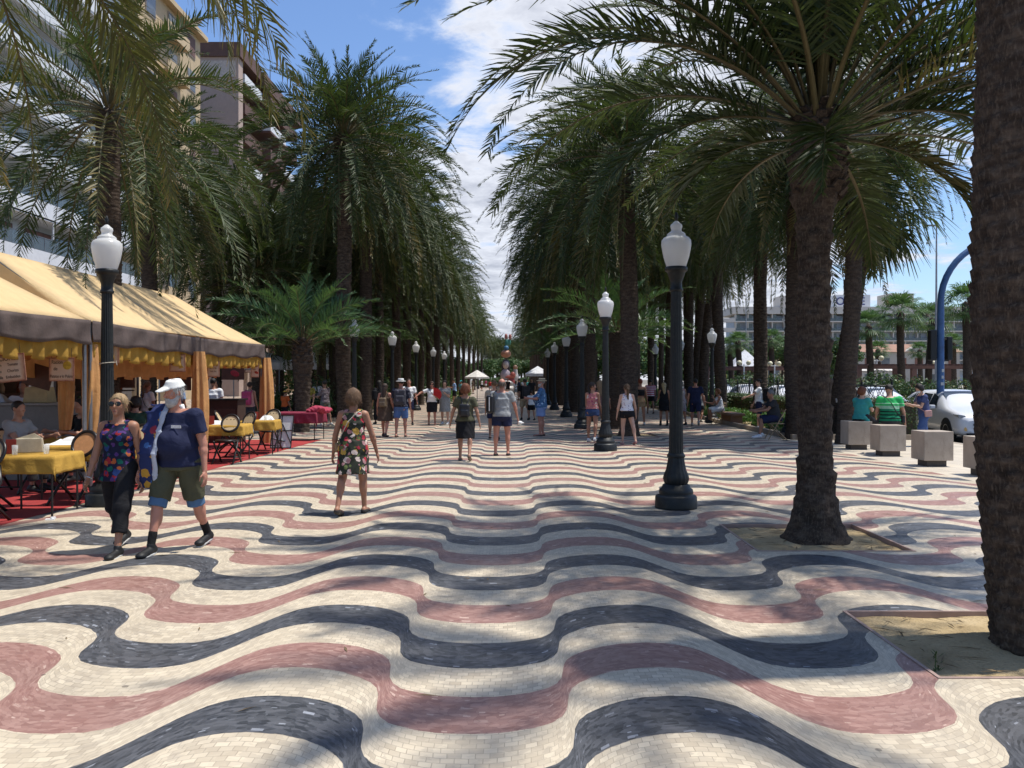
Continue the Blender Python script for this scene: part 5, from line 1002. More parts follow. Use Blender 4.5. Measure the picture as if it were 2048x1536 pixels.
# ================================================================ RESTAURANT AWNING (left)
M_CANVAS = cloth('awning_canvas', (.74, .55, .30), .8, .25, .06); M_CANVAS_B = plain('valance_grey_brown', (.085, .062, .055), .85, .35, 3, bump=.4); M_RUFF = cloth('yellow_ruffle', (.50, .30, .06), .8, .35)
M_CURT = cloth('orange_curtain', (.62, .33, .13), .8, .25); M_TCLOTH = cloth('yellow_tablecloth', (.52, .31, .06), .8, .15); M_CARPET = plain('red_carpet', (.30, .03, .028), .95, .25, 3, bump=.3)
M_STEEL = plain('grey_steel', (.22, .22, .23), .4, .1, 10, metal=.8); M_DKWOOD = plain('dark_wood', (.055, .032, .022), .6, .3, 4); M_BLKWOOD = plain('black_lacquer', (.015, .012, .011), .35, .2, 10)
M_PAPER = plain('white_paper', (.75, .75, .74), .8, .06, 8)
m = MB(); m.add([(-9.9, 7.5, .005), (-5.95, 7.5, .005), (-5.88, 10.2, .005), (-5.62, 16, .005), (-5.30, 23.9, .005), (-9.9, 23.9, .005)], T=[(0, 1, 2), (0, 2, 3), (0, 3, 4), (0, 4, 5)])
tag(m.build('carpet', M_CARPET), 'red carpet laid on the mosaic under the tables', 'carpet')

def wavy(name, y0, y1, ztop, zbot, x, mat, parent, amp=.03, per=.25, n=None, hem=.02, out=0, seed=0, axis='y', sag=0):
    """hanging cloth along y at x, pleated"""
    n = n or int((y1 - y0) / .03); t = np.linspace(0, 1, n); Y = y0 + (y1 - y0) * t; rng = np.random.default_rng(seed); rows = 7; V = []
    ph = 2 * math.pi * (Y - y0) / per + .9 * np.sin(Y * 1.7 + seed); zt = ztop - sag * np.sin(t * math.pi)
    for r in range(rows):
        f = r / (rows - 1); z = zt + (zbot - ztop) * f + hem * f * np.sin(ph * .5 + 1) ; xx = x + out * f + amp * (.35 + .65 * f) * np.sin(ph) + .01 * np.sin(Y * 7 + f * 5)
        V.append(np.stack([xx, Y, z] if axis == 'y' else [Y, xx, z], -1))
    V = np.concatenate(V); i, j = np.meshgrid(np.arange(rows - 1), np.arange(n - 1), indexing='ij'); a = (i * n + j).ravel()
    o = obj(name, np_mesh(name, V, [np.stack([a, a + 1, a + n + 1, a + n], -1)], True), parent, mats=mat); s_ = o.modifiers.new('thick', 'SOLIDIFY'); s_.thickness = .006; return o
XF, XR, XB, ZE, ZR = -6.38, -8.0, -9.65, 2.56, 3.66
def tent(y0, y1, ry0, ry1, label):
    r = empty('awning', (0, 0, 0), 0, label, 'awning', 'restaurant awnings')
    # roof sheets with a slight sag between ridge and eave
    def sheet(a, b, c, d, nx=10, ny=16, sag=.05):
        u, v = np.meshgrid(np.linspace(0, 1, nx), np.linspace(0, 1, ny), indexing='ij'); a, b, c, d = [np.array(k, float) for k in (a, b, c, d)]
        P = (1 - u)[..., None] * ((1 - v)[..., None] * a + v[..., None] * b) + u[..., None] * ((1 - v)[..., None] * d + v[..., None] * c)
        P[..., 2] -= sag * np.sin(u * math.pi) * (.6 + .4 * np.sin(v * math.pi)) ; P[..., 2] -= .012 * np.sin(v * math.pi * 2) ** 2 * u
        V = P.reshape(-1, 3); i, j = np.meshgrid(np.arange(nx - 1), np.arange(ny - 1), indexing='ij'); k = (i * ny + j).ravel(); return V, np.stack([k, k + ny, k + ny + 1, k + 1], -1)
    m = MB()
    for S_ in (((XR, ry0, ZR), (XR, ry1, ZR), (XF, y1, ZE), (XF, y0, ZE)), ((XR, ry0, ZR), (XR, ry1, ZR), (XB, y1, ZE), (XB, y0, ZE)), ((XR, ry1, ZR), (XR, ry1, ZR), (XB, y1, ZE), (XF, y1, ZE)), ((XR, ry0, ZR), (XR, ry0, ZR), (XB, y0, ZE), (XF, y0, ZE))):
        V, Q = sheet(*S_); m.add(V, Q)
    o = m.build('roof', M_CANVAS, r, True); s_ = o.modifiers.new('thick', 'SOLIDIFY'); s_.thickness = .008
    e = .012
    wavy('valance', y0, y1, ZE + .015, ZE - .33, XF + e, M_CANVAS_B, r, .012, .8, hem=.025, seed=int(y0), sag=.05)
    wavy('valance', XB, XF, ZE + .015, ZE - .31, y1 + e, M_CANVAS_B, r, .012, .8, hem=.02, seed=int(y0) + 1, axis='x')
    wavy('ruffle', y0 + .1, y1 - .1, ZE - .24, ZE - .57, XF - .06, M_RUFF if y0 < 12.5 else M_RUFF, r, .045, .30, hem=.03, seed=3, sag=.04)
    wavy('ruffle', XB, XF - .1, ZE - .24, ZE - .58, y1 - .06, M_CURT, r, .04, .25, hem=.02, seed=4, axis='x')
    wavy('inner_ruffle', y0 + .1, y1 - .1, ZE - .3, ZE - .82, XF - 1.2, M_CURT, r, .04, .35, hem=.03, seed=5, sag=.04)
    for yy in (y0 + .05, (y0 + y1) / 2, y1 - .05):
        for xx in (XF - .05, XB + .05): m = MB(); m.tube([(xx, yy, 0), (xx, yy, ZE)], .03, 10); m.build('post', M_STEEL, r)
    m = MB(); m.tube([(XF - .05, y0, ZE - .04), (XF - .05, y1, ZE - .04)], .022, 8); m.tube([(XB + .05, y0, ZE - .04), (XB + .05, y1, ZE - .04)], .022, 8); m.tube([(XR, ry0, ZR - .04), (XR, ry1, ZR - .04)], .022, 8)
    for yy in (ry0, (ry0 + ry1) / 2, ry1): m.tube([(XF - .05, yy, ZE - .04), (XR, yy, ZR - .05)], .018, 6); m.tube([(XB + .05, yy, ZE - .04), (XR, yy, ZR - .05)], .018, 6)
    m.build('roof_frame', M_STEEL, r); return r
T1 = tent(4.0, 12.92, 5.5, 11.5, 'pale orange canvas awning nearest the left edge, with grey brown valance'); T2 = tent(13.0, 22.0, 13.02, 20.3, 'pale orange canvas awning with a hipped end at the young palm')
def curtain(x, y, z0, z1, r, label, twist=0, n=30):
    a = np.arange(n) * 2 * math.pi / n; zs = np.linspace(z1, z0, 22); V = []
    for i, z in enumerate(zs):
        f = i / 21; rr = r * (.75 + .35 * math.sin(f * 2.6) if not twist else .9 + .25 * math.sin(f * 3) - .25 * f); k = rr * (1 + .22 * np.sin(a * 7 + twist * f * 5) + .06 * np.sin(a * 3 + f * 4))
        V.append(np.stack([x + k * np.cos(a) * .8 + .03 * math.sin(f * 3), y + k * np.sin(a), np.full(n, z)], -1))
    V = np.concatenate(V); i, j = np.meshgrid(np.arange(21), np.arange(n), indexing='ij'); k = (j + 1) % n
    o = obj('curtain', np_mesh('curtain', V, [np.stack([i * n + j, i * n + k, (i + 1) * n + k, (i + 1) * n + j], -1).reshape(-1, 4)], True), mats=M_CURT); return tag(o, label, 'curtain', 'orange curtains tied to the awning posts')
curtain(-6.50, 13.15, .75, 2.22, .135, 'orange curtain twisted round the post behind the near left lamp', twist=1.2)
curtain(-6.95, 13.3, .9, 2.2, .12, 'loose yellow orange drape just behind the twisted curtain', twist=.5)
curtain(-6.30, 17.2, .02, 2.24, .155, 'straight orange curtain beside the bearded man, reaching the carpet')
curtain(-6.36, 22.05, .05, 2.24, .17, 'orange curtain at the far corner of the awning')
# --- chairs and tables
def cane_mat(name, col):
    b = NB(name); v = b.N('TexVoronoi', distance='CHEBYCHEV'); v.inputs['Scale'].default_value = 14; v.inputs['Randomness'].default_value = .15; b.L(b.obj, v.inputs['Vector']); return b.done(b.mix(b.math('LESS_THAN', v.outputs['Distance'], .16), col, tuple(k * .12 for k in col)), .6, 0, .3)
M_CANE = cane_mat('cane_pale', (.55, .42, .24)); M_CANE_O = plain('cane_orange', (.50, .24, .10), .6, .15, 20)
def ring(c, rx, rz, r, n=28): a = np.linspace(0, 2 * math.pi, n + 1); return [(c[0] + rx * math.cos(t), c[1] - .10 * math.sin(t) * rz / .2, c[2] + rz * math.sin(t)) for t in a]
def make_chair():
    r = empty('bistro_chair'); m = MB(); a = np.arange(20) * 2 * math.pi / 20
    m.lathe([(0, .435), (.20, .435), (.215, .45), (.215, .465), (.20, .475), (0, .475)], 24); m.build('seat', M_BLKWOOD, r, True)
    m = MB(); m.tube(ring((0, -.24, .79), .175, .165, 0), .024, 8, caps=False, flat=.8); m.build('back_frame', M_BLKWOOD, r, True)
    m = MB(); V = [(0, -.24, .79)] + [(.16 * math.cos(t), -.24 - .10 * math.sin(t) * .15 / .2, .79 + .15 * math.sin(t)) for t in a]; m.add(V, T=[(0, 1 + (i + 1) % 20, 1 + i) for i in range(20)]); o = m.build('back_cane', M_CANE, r); s_ = o.modifiers.new('t', 'SOLIDIFY'); s_.thickness = .012
    for s_ in (-1, 1):
        m = MB(); m.tube([(s_ * .20, .17, .45), (s_ * .20, .05, .30), (s_ * .20, -.18, .12), (s_ * .205, -.30, .0)], .019, 8); m.build('leg', M_BLKWOOD, r, True)
        m = MB(); m.tube([(s_ * .11, -.245, .66), (s_ * .17, -.20, .46), (s_ * .19, -.02, .28), (s_ * .205, .26, .0)], .019, 8); m.build('leg', M_BLKWOOD, r, True)
    m = MB(); m.tube([(-.205, -.20, .10), (.205, -.20, .10)], .013, 6); m.build('stretcher', M_BLKWOOD, r, True); return r
CH0 = make_chair(); first = [True]
def chair(x, y, yaw, label, orange=False):
    o = CH0 if first[0] else copy_tree(CH0); first[0] = False; o.location = (x, y, .005); o.rotation_euler = (0, 0, R(yaw)); tag(o, label, 'chair', 'black bistro chairs with cane backs')
    if orange:
        for c in o.children:
            if c.name.startswith('back_cane'): c.data = c.data.copy(); c.data.materials[0] = M_CANE_O
def clothmesh(w, d, z, drop, seed=0):
    """square cloth over a table top with corners hanging lower"""
    n = 44; ext = drop; u = np.linspace(-1, 1, n); X, Y = np.meshgrid(u * (w / 2 + ext), u * (d / 2 + ext), indexing='ij')
    ox = np.maximum(np.abs(X) - w / 2, 0); oy = np.maximum(np.abs(Y) - d / 2, 0); o_ = np.hypot(ox, oy); inx = np.clip(X, -w / 2, w / 2); iny = np.clip(Y, -d / 2, d / 2)
    ang = np.arctan2(Y, X); k = .06 + .05 * np.sin(ang * 14 + seed) * np.minimum(1, o_ / .08); nx_ = np.where(o_ > 0, ox / np.maximum(o_, 1e-6), 0) * np.sign(X); ny_ = np.where(o_ > 0, oy / np.maximum(o_, 1e-6), 0) * np.sign(Y)
    V = np.stack([inx + nx_ * (.008 + k * o_ * 1.2), iny + ny_ * (.008 + k * o_ * 1.2), z - o_ * .97], -1).reshape(-1, 3); i, j = np.meshgrid(np.arange(n - 1), np.arange(n - 1), indexing='ij'); a = (i * n + j).ravel()
    return np_mesh('tablecloth', V, [np.stack([a, a + n, a + n + 1, a + 1], -1)], True)
def table(x, y, w, d, rz, label, clabel, drop=.22, mat=None, z=.74):
    r = empty('table', (x, y, .005), R(rz), label, 'table', 'tables under the awning'); m = MB(); m.box((0, 0, z - .015), (w, d, .03)); m.build('tabletop', M_DKWOOD, r)
    for sx in (-1, 1):
        for sy in (-1, 1): m = MB(); m.tube([(sx * (w / 2 - .05), sy * (d / 2 - .05), 0), (sx * (w / 2 - .05), sy * (d / 2 - .05), z - .02)], .014, 8); m.build('leg', M_BLKWOOD, r)
    o = obj('tablecloth', clothmesh(w, d, z + .006, drop, x * 7), None, (x, y, .005), R(rz), mat or M_TCLOTH); s_ = o.modifiers.new('t', 'SOLIDIFY'); s_.thickness = .004; s_.offset = 1
    tag(o, clabel, 'tablecloth', 'cloths over the awning tables')
table(-5.98, 10.75, .80, .80, 4, 'near left table with thin black legs', 'yellow cloth on the near left table')
table(-6.05, 12.35, 1.2, .8, 2, 'table behind the blonde woman', 'yellow cloth behind the blonde woman, covered by white paper')
table(-5.95, 14.2, .9, .8, 0, 'table behind the bearded man', 'yellow cloth just left of the bearded man')
table(-7.3, 13.6, .8, .8, 0, 'inner table of the seated diners', 'yellow cloth at the seated diners in shade')
table(-5.98, 17.75, .95, .8, 3, 'table with rolled paper in front of the bar', 'yellow cloth with a white roll, beside the orange caned chair')
table(-5.75, 19.55, .75, .75, 5, 'last yellow table next to the leaning boards', 'yellow cloth on the last table by the leaning boards')
table(-5.95, 23.9, 1.25, .8, -8, 'long table under a raspberry cover at the end of the carpet', 'raspberry cover on the long table at the end of the carpet', .30, cloth('raspberry_cover', (.20, .028, .05)), .76)
s_ = Sdf()
for k in range(9): s_.ell((-.30 + .11 * (k % 4) + .05 * (k // 4), -.06 + .10 * (k // 3) - .1, .03 + .035 * (k % 3)), (.16, .13, .07), k=.05)
o = obj('folded_cover', s_.mesh('folded_cover', .02, .012), None, (-5.25, 23.8, .78), mats=cloth('raspberry_heap', (.33, .045, .075))); tag(o, 'crumpled raspberry cover heaped on the end of the long table', 'cloth')
chair(-6.25, 9.95, 168, 'pale caned chair at the left edge in front of the near table'); chair(-5.95, 11.6, 172, 'dark backed chair between the near table and the blonde woman', True); chair(-6.75, 11.0, -70, 'chair tucked to the left of the near table')
chair(-5.9, 13.35, 175, 'chair hidden behind the walking couple'); chair(-5.86, 15.1, 10, 'chair beyond the table behind the bearded man')
chair(-5.73, 17.15, 180, 'chair with orange oval back facing the walkway'); chair(-5.95, 18.75, 150, 'pale caned chair between the last two yellow tables'); chair(-5.75, 20.25, 175, 'pale caned chair at the last yellow table'); chair(-6.7, 17.9, -80, 'chair on the inner side of the table with the paper roll'); chair(-6.5, 19.7, -85, 'chair on the inner side of the last yellow table')
chair(-7.4, 12.75, 0, 'chair under the diner in a grey tee'); chair(-6.9, 14.35, 180, 'chair under the diner in black'); chair(-7.0, 15.9, 0, 'chair under the diner in dark green')
# white paper, napkins and bags on the tables
def heap(x, y, z, w, d, h, label, mat=None, n=10, seed=1):
    rng = np.random.default_rng(seed); nn = 26; X, Y = np.meshgrid(np.linspace(-w / 2, w / 2, nn), np.linspace(-d / 2, d / 2, nn), indexing='ij'); e = np.clip(1 - np.maximum(np.abs(X) / (w / 2), np.abs(Y) / (d / 2)) ** 6, 0, 1)
    Z = e * (h * (.45 + .55 * np.abs(np.sin(X * 9 + 3 * np.sin(Y * 7 + seed)))) * (.6 + .4 * np.cos(Y * 11 + X * 5))) + .004
    V = np.stack([X, Y, Z], -1).reshape(-1, 3); i, j = np.meshgrid(np.arange(nn - 1), np.arange(nn - 1), indexing='ij'); a = (i * nn + j).ravel()
    o = obj('paper', np_mesh('paper', V, [np.stack([a, a + nn, a + nn + 1, a + 1], -1)], False), None, (x, y, z), .1, mat or M_PAPER); sm = o.modifiers.new('t', 'SOLIDIFY'); sm.thickness = .003; return tag(o, label, 'paper')
heap(-6.2, 12.3, .755, .85, .45, .10, 'crumpled white paper across the table behind the blonde woman'); heap(-5.85, 14.1, .755, .45, .4, .12, 'crumpled white paper next to the bearded man', seed=4); heap(-6.2, 17.75, .755, .75, .5, .08, 'white paper roll on the table by the orange caned chair', seed=6)
heap(-5.62, 19.6, .755, .3, .3, .10, 'white paper bag on the last yellow table', seed=9)
def bag(x, y, z, w, d, h, rz, label, col=(.55, .48, .34)):
    m = MB(); m.box((0, 0, h / 2), (w, d, h), taper=.86); m.prism([(-w * .42, h), (w * .42, h), (w * .15, h * 1.35)], -.01, .01); o = m.build('paper_bag', plain('kraft_paper_%d' % int(col[0] * 99), col, .8, .12, 10), loc=(x, y, z), rz=R(rz), bevel=.01); tag(o, label, 'bag')
bag(-6.15, 10.9, .755, .34, .14, .18, 20, 'tan paper bag on the near left table'); bag(-5.62, 13.6, .75, .22, .12, .26, -20, 'cream paper bag behind the blonde woman', (.62, .54, .36))
m = MB(); m.box((0, 0, .05), (.07, .06, .10)); m.box((0, 0, .105), (.05, .04, .015)); tag(m.build('napkin_box', plain('white_plastic', (.7, .7, .7), .4), loc=(-6.35, 12.75, .757), bevel=.006), 'small white napkin holder standing on the paper covered table', 'napkin holder')
# leaning boards
r = empty('display_board', (-5.62, 20.75, .005), R(-8), 'white boards with black tube frames leaning by the last table', 'board'); Mx = Matrix.Rotation(R(-14), 4, 'X')
for k, (nm, mt) in enumerate((('panel', M_PAPER), ('frame', M_BLKWOOD))):
    m = MB()
    if k == 0: m.box((0, 0, .42), (.52, .015, .80))
    else:
        z0, z1, xx = .02, .82, .26
        for a_, b_ in (((-xx, z0), (xx, z0)), ((xx, z0), (xx, z1)), ((xx, z1), (-xx, z1)), ((-xx, z1), (-xx, z0)), ((-xx, .42), (xx, .45)), ((0, z0), (-.03, z1)), ((-xx, .25), (-.05, .2)), ((.0, .6), (xx, .12)), ((-.05, .2), (.1, .18))): m.tube([(a_[0], -.02, a_[1]), (b_[0], -.02, b_[1])], .012, 6)
    o = m.build(nm, mt, r); o.matrix_local = Mx
# counters
m = MB(); r = empty('serving_counter', (-8.35, 14.6, .005), R(4), 'grey serving counter at the left under the awning', 'counter'); m.box((0, 0, .62), (2.3, .7, 1.24)); m.build('cabinet', plain('counter_grey', (.20, .195, .19), .6, .15, 3), r, bevel=.01); m = MB(); m.box((0, 0, 1.262), (2.4, .8, .04)); m.build('countertop', plain('counter_top', (.28, .27, .26), .4), r, bevel=.01)
for sx in (-.1, .1): m = MB(); m.tube([(sx, -.37, .5), (sx, -.37, .95)], .012, 8); m.build('handle', M_BLKWOOD, r)
bag(-8.0, 14.5, 1.29, .42, .3, .26, 0, 'tan cardboard carton on the grey serving counter', (.42, .33, .18)); 
heap(-8.9, 14.6, 1.29, .7, .45, .16, 'heap of pale blue cloths on the grey serving counter', cloth('pale_blue_cloth', (.35, .42, .50)), seed=3)
r = empty('bar_counter', (-7.85, 23.0, .005), 0, 'dark panelled bar counter at the far end of the awning', 'counter'); m = MB(); m.box((0, 0, .56), (1.15, .7, 1.12)); m.build('cabinet', M_DKWOOD, r); m = MB(); m.box((0, 0, 1.142), (1.25, .8, .04)); m.build('countertop', M_BLKWOOD, r)
for sx in (-.28, .28): m = MB(); m.box((sx, -.356, .5), (.46, .012, .8)); m.build('panel', plain('bar_panel', (.08, .05, .035), .5, .2, 5), r, bevel=.004)
for k, (x, y, lb) in enumerate(((-9.75, 16, 'dark back stall with jars behind the seated diners'), (-9.8, 20.5, 'dark back stall behind the awning bar'))):
    r = empty('back_stall', (x, y, 0), 0, lb, 'stall', 'dark stalls behind the awning'); m = MB(); m.box((0, 0, .55), (.7, 3.2, 1.1)); m.box((-.3, 0, 1.1), (.05, 3.2, 2.2)); m.build('cabinet', M_DKWOOD, r)
    for q in range(2): m = MB(); m.box((-.1, 0, 1.4 + q * .4), (.35, 3.1, .03)); m.build('shelf', M_DKWOOD, r)
    for q in range(10):
        m = MB(); m.lathe([(0, 0), (.05, 0), (.055, .1), (.03, .16), (.03, .2), (0, .2)], 10); o = m.build('jar', plain(('jar_a', 'jar_b', 'jar_c')[q % 3], ((.35, .28, .2), (.12, .2, .1), (.3, .1, .05))[q % 3], .3), None, True, loc=(x - .05, y - 1.3 + q * .29, 1.1 if q % 2 else 1.42)); tag(o, ('first', 'second', 'third', 'fourth', 'fifth', 'sixth', 'seventh', 'eighth', 'ninth', 'tenth')[q] + ' jar from the near end, ' + ('pale', 'green', 'red brown')[q % 3] + (', on the stall behind the seated diners' if k == 0 else ', on the stall behind the bar'), 'jar', 'jars on the dark stalls')
# --- hanging menu signs
def parch(name='parchment'):
    if name in MATS: return MATS[name]
    b = NB(name); g = b.N('SeparateXYZ'); b.L(b.tc.outputs['Generated'], g.inputs[0]); d_ = b.math('MAXIMUM', b.math('ABSOLUTE', b.math('SUBTRACT', g.outputs[0], .5)), b.math('ABSOLUTE', b.math('SUBTRACT', g.outputs[2], .5)))
    e = b.math('ADD', d_, b.math('MULTIPLY', b.math('SUBTRACT', b.noise(16, 4), .5), .10)); c = b.ramp(e, [(.36, (.66, .50, .36)), (.44, (.55, .30, .19)), (.49, (.22, .07, .04))]); MATS[name] = b.done(b.mix(b.mapr(b.noise(7, 4), .4, .7, 0, .35), c, (.55, .38, .26)), .8); return b.m
M_INK = plain('ink', (.07, .025, .015), .8, .1)
def letter(txt, size, loc, parent, mat=None, align='CENTER', name='lettering', rot=(90, 0, 0), ext=.001, sx=1):
    cu = bpy.data.curves.new(name, 'FONT'); cu.body = txt; cu.size = size; cu.align_x = align; cu.align_y = 'CENTER'; cu.extrude = ext; cu.space_line = 1.0; cu.materials.append(mat or M_INK)
    t_ = bpy.data.objects.new('tmp', cu); C.objects.link(t_); dg = bpy.context.evaluated_depsgraph_get(); dg.update(); me = bpy.data.meshes.new_from_object(t_.evaluated_get(dg)); bpy.data.objects.remove(t_); me.materials.clear(); me.materials.append(mat or M_INK)
    o = bpy.data.objects.new(name, me); C.objects.link(o); o.parent = parent; o.location = loc; o.rotation_euler = tuple(R(k) for k in rot); o.scale = (sx, 1, 1); return o
def sign(px_, py_, X_, w, h, lines, label, rz=0, tilt=0, pic=None, mat=None):
    d = X_ * F / (px_ - 1022); z = H0 + (759 - py_) / F * d; r = empty('menu_sign', (X_, d, z), R(rz), label, 'sign', 'hanging menu signs'); r.rotation_euler = (0, R(tilt), R(rz))
    m = MB(); n = 9; m.box((0, 0, 0), (w, .012, h)); m.build('board', mat or parch(), r, bevel=.004)
    m = MB(); m.tube([(-w * .4, 0, h / 2), (-w * .4, 0, h / 2 + .14)], .003, 5); m.tube([(w * .4, 0, h / 2), (w * .4, 0, h / 2 + .14)], .003, 5); m.build('cord', M_BLKWOOD, r)
    for (t, s_, lx, lz, sx) in lines: letter(t, s_, (lx, -.0085, lz), r, sx=sx)
    if pic:
        kind, cx, cz, sc_, col = pic; m = MB()
        if kind == 'plate': m.lathe([(0, .0), (sc_, .0), (sc_, .004), (sc_ * .8, .006), (0, .006)], 24)
        else: m.lathe([(0, 0), (sc_, 0), (sc_ * .9, .005), (0, .006)], 3 if kind == 'wedge' else 14, sx=1.0, sy=.6 if kind == 'fish' else 1.2)
        o = m.build('picture', plain('pic_%d%d' % (int(col[0] * 99), int(col[1] * 99)), col, .7, .3, 25), r, loc=(cx, -.007, cz)); o.rotation_euler = (R(90), R(20), 0)
sign(119, 739, -6.52, .365, .34, [('Racion', .075, -.06, .105, .8), ('de', .072, -.085, .01, .8), ('Patatas a lo Pobre', .066, 0, -.10, .68)], 'menu sign reading Racion de Patatas a lo Pobre', pic=('plate', .085, .06, .062, (.55, .36, .04)))
sign(8, 737, -6.55, .50, .36, [('RACIONES', .085, 0, .125, .85), ('Jamon      Tomate', .055, 0, .045, .8), ('Lomo      Chorizo', .055, 0, -.035, .8), ('Tortilla   Embutidos', .055, 0, -.115, .8)], 'menu sign cut by the left edge reading RACIONES', tilt=-6)
sign(216, 706, -6.52, .30, .34, [('BOCADILLOS', .05, 0, .12, .75), ('Lomo', .05, .0, .05, .8), ('Jamon', .05, 0, -.02, .8), ('Queso', .05, 0, -.09, .8)], 'menu sign half hidden by the near left lamp')
sign(351, 726, -6.52, .31, .34, [('Racion de', .072, 0, .10, .72), ('Queso', .078, -.06, -.01, .7)], 'menu sign reading Racion de Queso above the bearded man', pic=('wedge', .07, -.07, .055, (.55, .33, .05)))
sign(423, 738, -6.52, .27, .345, [('Combinados', .048, 0, .11, .75), ('Sardina  8eur', .04, 0, .02, .75), ('Paella  9eur', .04, 0, -.05, .75)], 'small priced menu sign between the two far curtains')
sign(506, 741, -6.52, .20, .35, [('Racion de', .040, 0, .12, .7), ('Pollo', .05, -.02, .03, .8)], 'narrow menu sign with a red picture near the far corner', pic=('fish', .04, -.05, .055, (.42, .06, .03)))
M_DKSIGN = plain('dark_sign', (.10, .045, .03), .7, .25, 8)
sign(462, 747, -7.6, .62, .34, [], 'dark brown board with a red oval hanging behind the bar', mat=M_DKSIGN, pic=('fish', .05, 0, .13, (.35, .03, .04)))
sign(72, 752, -7.5, .46, .36, [], 'dark tilted menu board seen from behind left of the patatas sign', tilt=16, mat=M_DKSIGN); sign(241, 756, -7.9, .5, .40, [], 'dark menu board behind the near left lamp', mat=M_DKSIGN); sign(347, 766, -8.6, .8, .38, [], 'dark menu board above the standing woman in white', mat=M_DKSIGN)
# white market canopies further back
def canopy(x, y, w, d, h, rise, label, col=(.72, .72, .72)):
    r = empty('canopy', (x, y, 0), 0, label, 'canopy', 'white market canopies'); m = MB(); a = w / 2; b = d / 2
    m.add([(-a, -b, h), (a, -b, h), (a, b, h), (-a, b, h), (0, 0, h + rise)], T=[(0, 1, 4), (1, 2, 4), (2, 3, 4), (3, 0, 4)]); 
    for (p, q) in (((-a, -b), (a, -b)), ((a, -b), (a, b)), ((a, b), (-a, b)), ((-a, b), (-a, -b))): m.quad((p[0], p[1], h - .28), (q[0], q[1], h - .28), (q[0], q[1], h), (p[0], p[1], h))
    o = m.build('cover', cloth('white_pvc', (.74, .74, .75), .6, .3), r); s_ = o.modifiers.new('t', 'SOLIDIFY'); s_.thickness = .01
    for sx in (-1, 1):
        for sy in (-1, 1): m = MB(); m.tube([(sx * a * .96, sy * b * .96, 0), (sx * a * .96, sy * b * .96, h)], .025, 6); m.build('post', M_STEEL, r)
canopy(-10.5, 46, 3, 3, 2.5, .8, 'white canopy visible through the low palm on the left'); canopy(-13.5, 30, 4, 4, 2.45, .8, 'white canopy seen through the awning above the bearded man'); canopy(-13.3, 24, 3, 3, 2.3, .7, 'white canopy seen under the awning behind the patatas sign'); canopy(-11.4, 38, 3, 3, 2.4, .7, 'white canopy beyond the awning end curtain')

# ================================================================ BUILDINGS (left)
M_WHITE = plain('white_render', (.66, .67, .68), .7, .05, .6); M_GLASS = None
def glass_mat():
    b = NB('window_glass'); c = b.mix(b.mapr(b.noise(.35, 3), .4, .6), (.02, .03, .04), (.08, .10, .12)); return b.done(c, .08, 0, .8)
M_GLASS = glass_mat()
def rail_glass():
    b = NB('rail_glass'); b.done((.10, .13, .14), .1, 0, .6); b.b.inputs['Alpha'].default_value = .55; return b.m
M_RGLASS = rail_glass(); M_BEIGE = plain('beige_render', (.50, .38, .23), .8, .1, .4); M_BROWN = plain('brown_cladding', (.115, .06, .045), .7, .2, .8); M_PINKW = plain('pink_render', (.42, .315, .26), .8, .07, .4); M_SHUT = plain('brown_shutter', (.22, .10, .07), .7, .15, 2); M_BLIND = plain('blind_brown', (.16, .09, .075), .8, .2, 2)
r = empty('apartment_building', (0, 0, 0), 0, 'white apartment building with long glazed balconies at the left', 'building')
XW = -27.0; Y0, Y1 = 30.0, 62.4
m = MB(); m.span((XW - 12, Y0, 0), (XW - 1.5, Y1, 30)); m.build('wall', M_WHITE, r)
m = MB(); m.span((XW - 1.5, Y0, 0), (XW - .6, Y1 - .3, 3.6)); m.build('ground_floor', plain('shopfront', (.10, .09, .085), .5, .3, .6), r)
rb = random.Random(3)
for k in range(-1, 7):
    zt = 9.05 + 2.86 * k
    m = MB(); m.span((XW - 1.48, Y0, zt - 1.02), (XW - .02, Y1 - .25, zt - .86)); m.build('floor_slab', M_WHITE, r)
    m = MB(); m.span((XW - .12, Y0, zt - .90), (XW + .02, Y1, zt)); y = Y0; 
    m.build('parapet', M_WHITE, r)
    m = MB(); y = Y0
    while y < Y1 - .1: m.span((XW - .03, y + .02, zt + .02), (XW - .01, min(y + 1.26, Y1), zt + .74)); y += 1.3
    m.build('glass_rail', M_RGLASS, r)
    m = MB(); m.span((XW - .06, Y0, zt + .76), (XW, Y1, zt + .80)); y = Y0
    while y < Y1: m.span((XW - .04, y - .02, zt), (XW - .0, y + .02, zt + .76)); y += 1.3
    m.build('handrail', M_STEEL, r)
    y = Y0 + .6; q = 0
    while y < Y1 - 2.5:
        w_ = rb.choice((1.6, 2.2, 2.8)); kind = rb.choice(('glass', 'glass', 'blind', 'shutter')); f = MB(); x_ = XW - 1.5
        f.span((x_, y, zt - .85), (x_ + .05, y + w_, zt + 1.5)); fo = f.build('window', plain('window_frame', (.10, .07, .06), .5), r)
        p = MB(); n_ = max(2, int(w_ / .8))
        for t in range(n_): p.span((x_ + .052, y + .06 + t * (w_ - .06) / n_, zt - .8), (x_ + .06, y + (t + 1) * (w_ - .06) / n_, zt + 1.44))
        p.build('pane', {'glass': M_GLASS, 'blind': M_BLIND, 'shutter': M_SHUT}[kind], fo); y += w_ + rb.choice((.4, .9, 1.3))
    if k == 0 or k == 1:
        for yy in (36.5, 43.5, 50.5): m = MB(); m.span((XW - .10, yy, zt), (XW - .03, yy + .07, zt + 1.9)); m.build('mullion', M_WHITE, r)
        m = MB(); m.span((XW - .12, Y0, zt + 1.88), (XW - .02, 50.6, zt + 1.97)); m.build('awning_rail', M_WHITE, r)
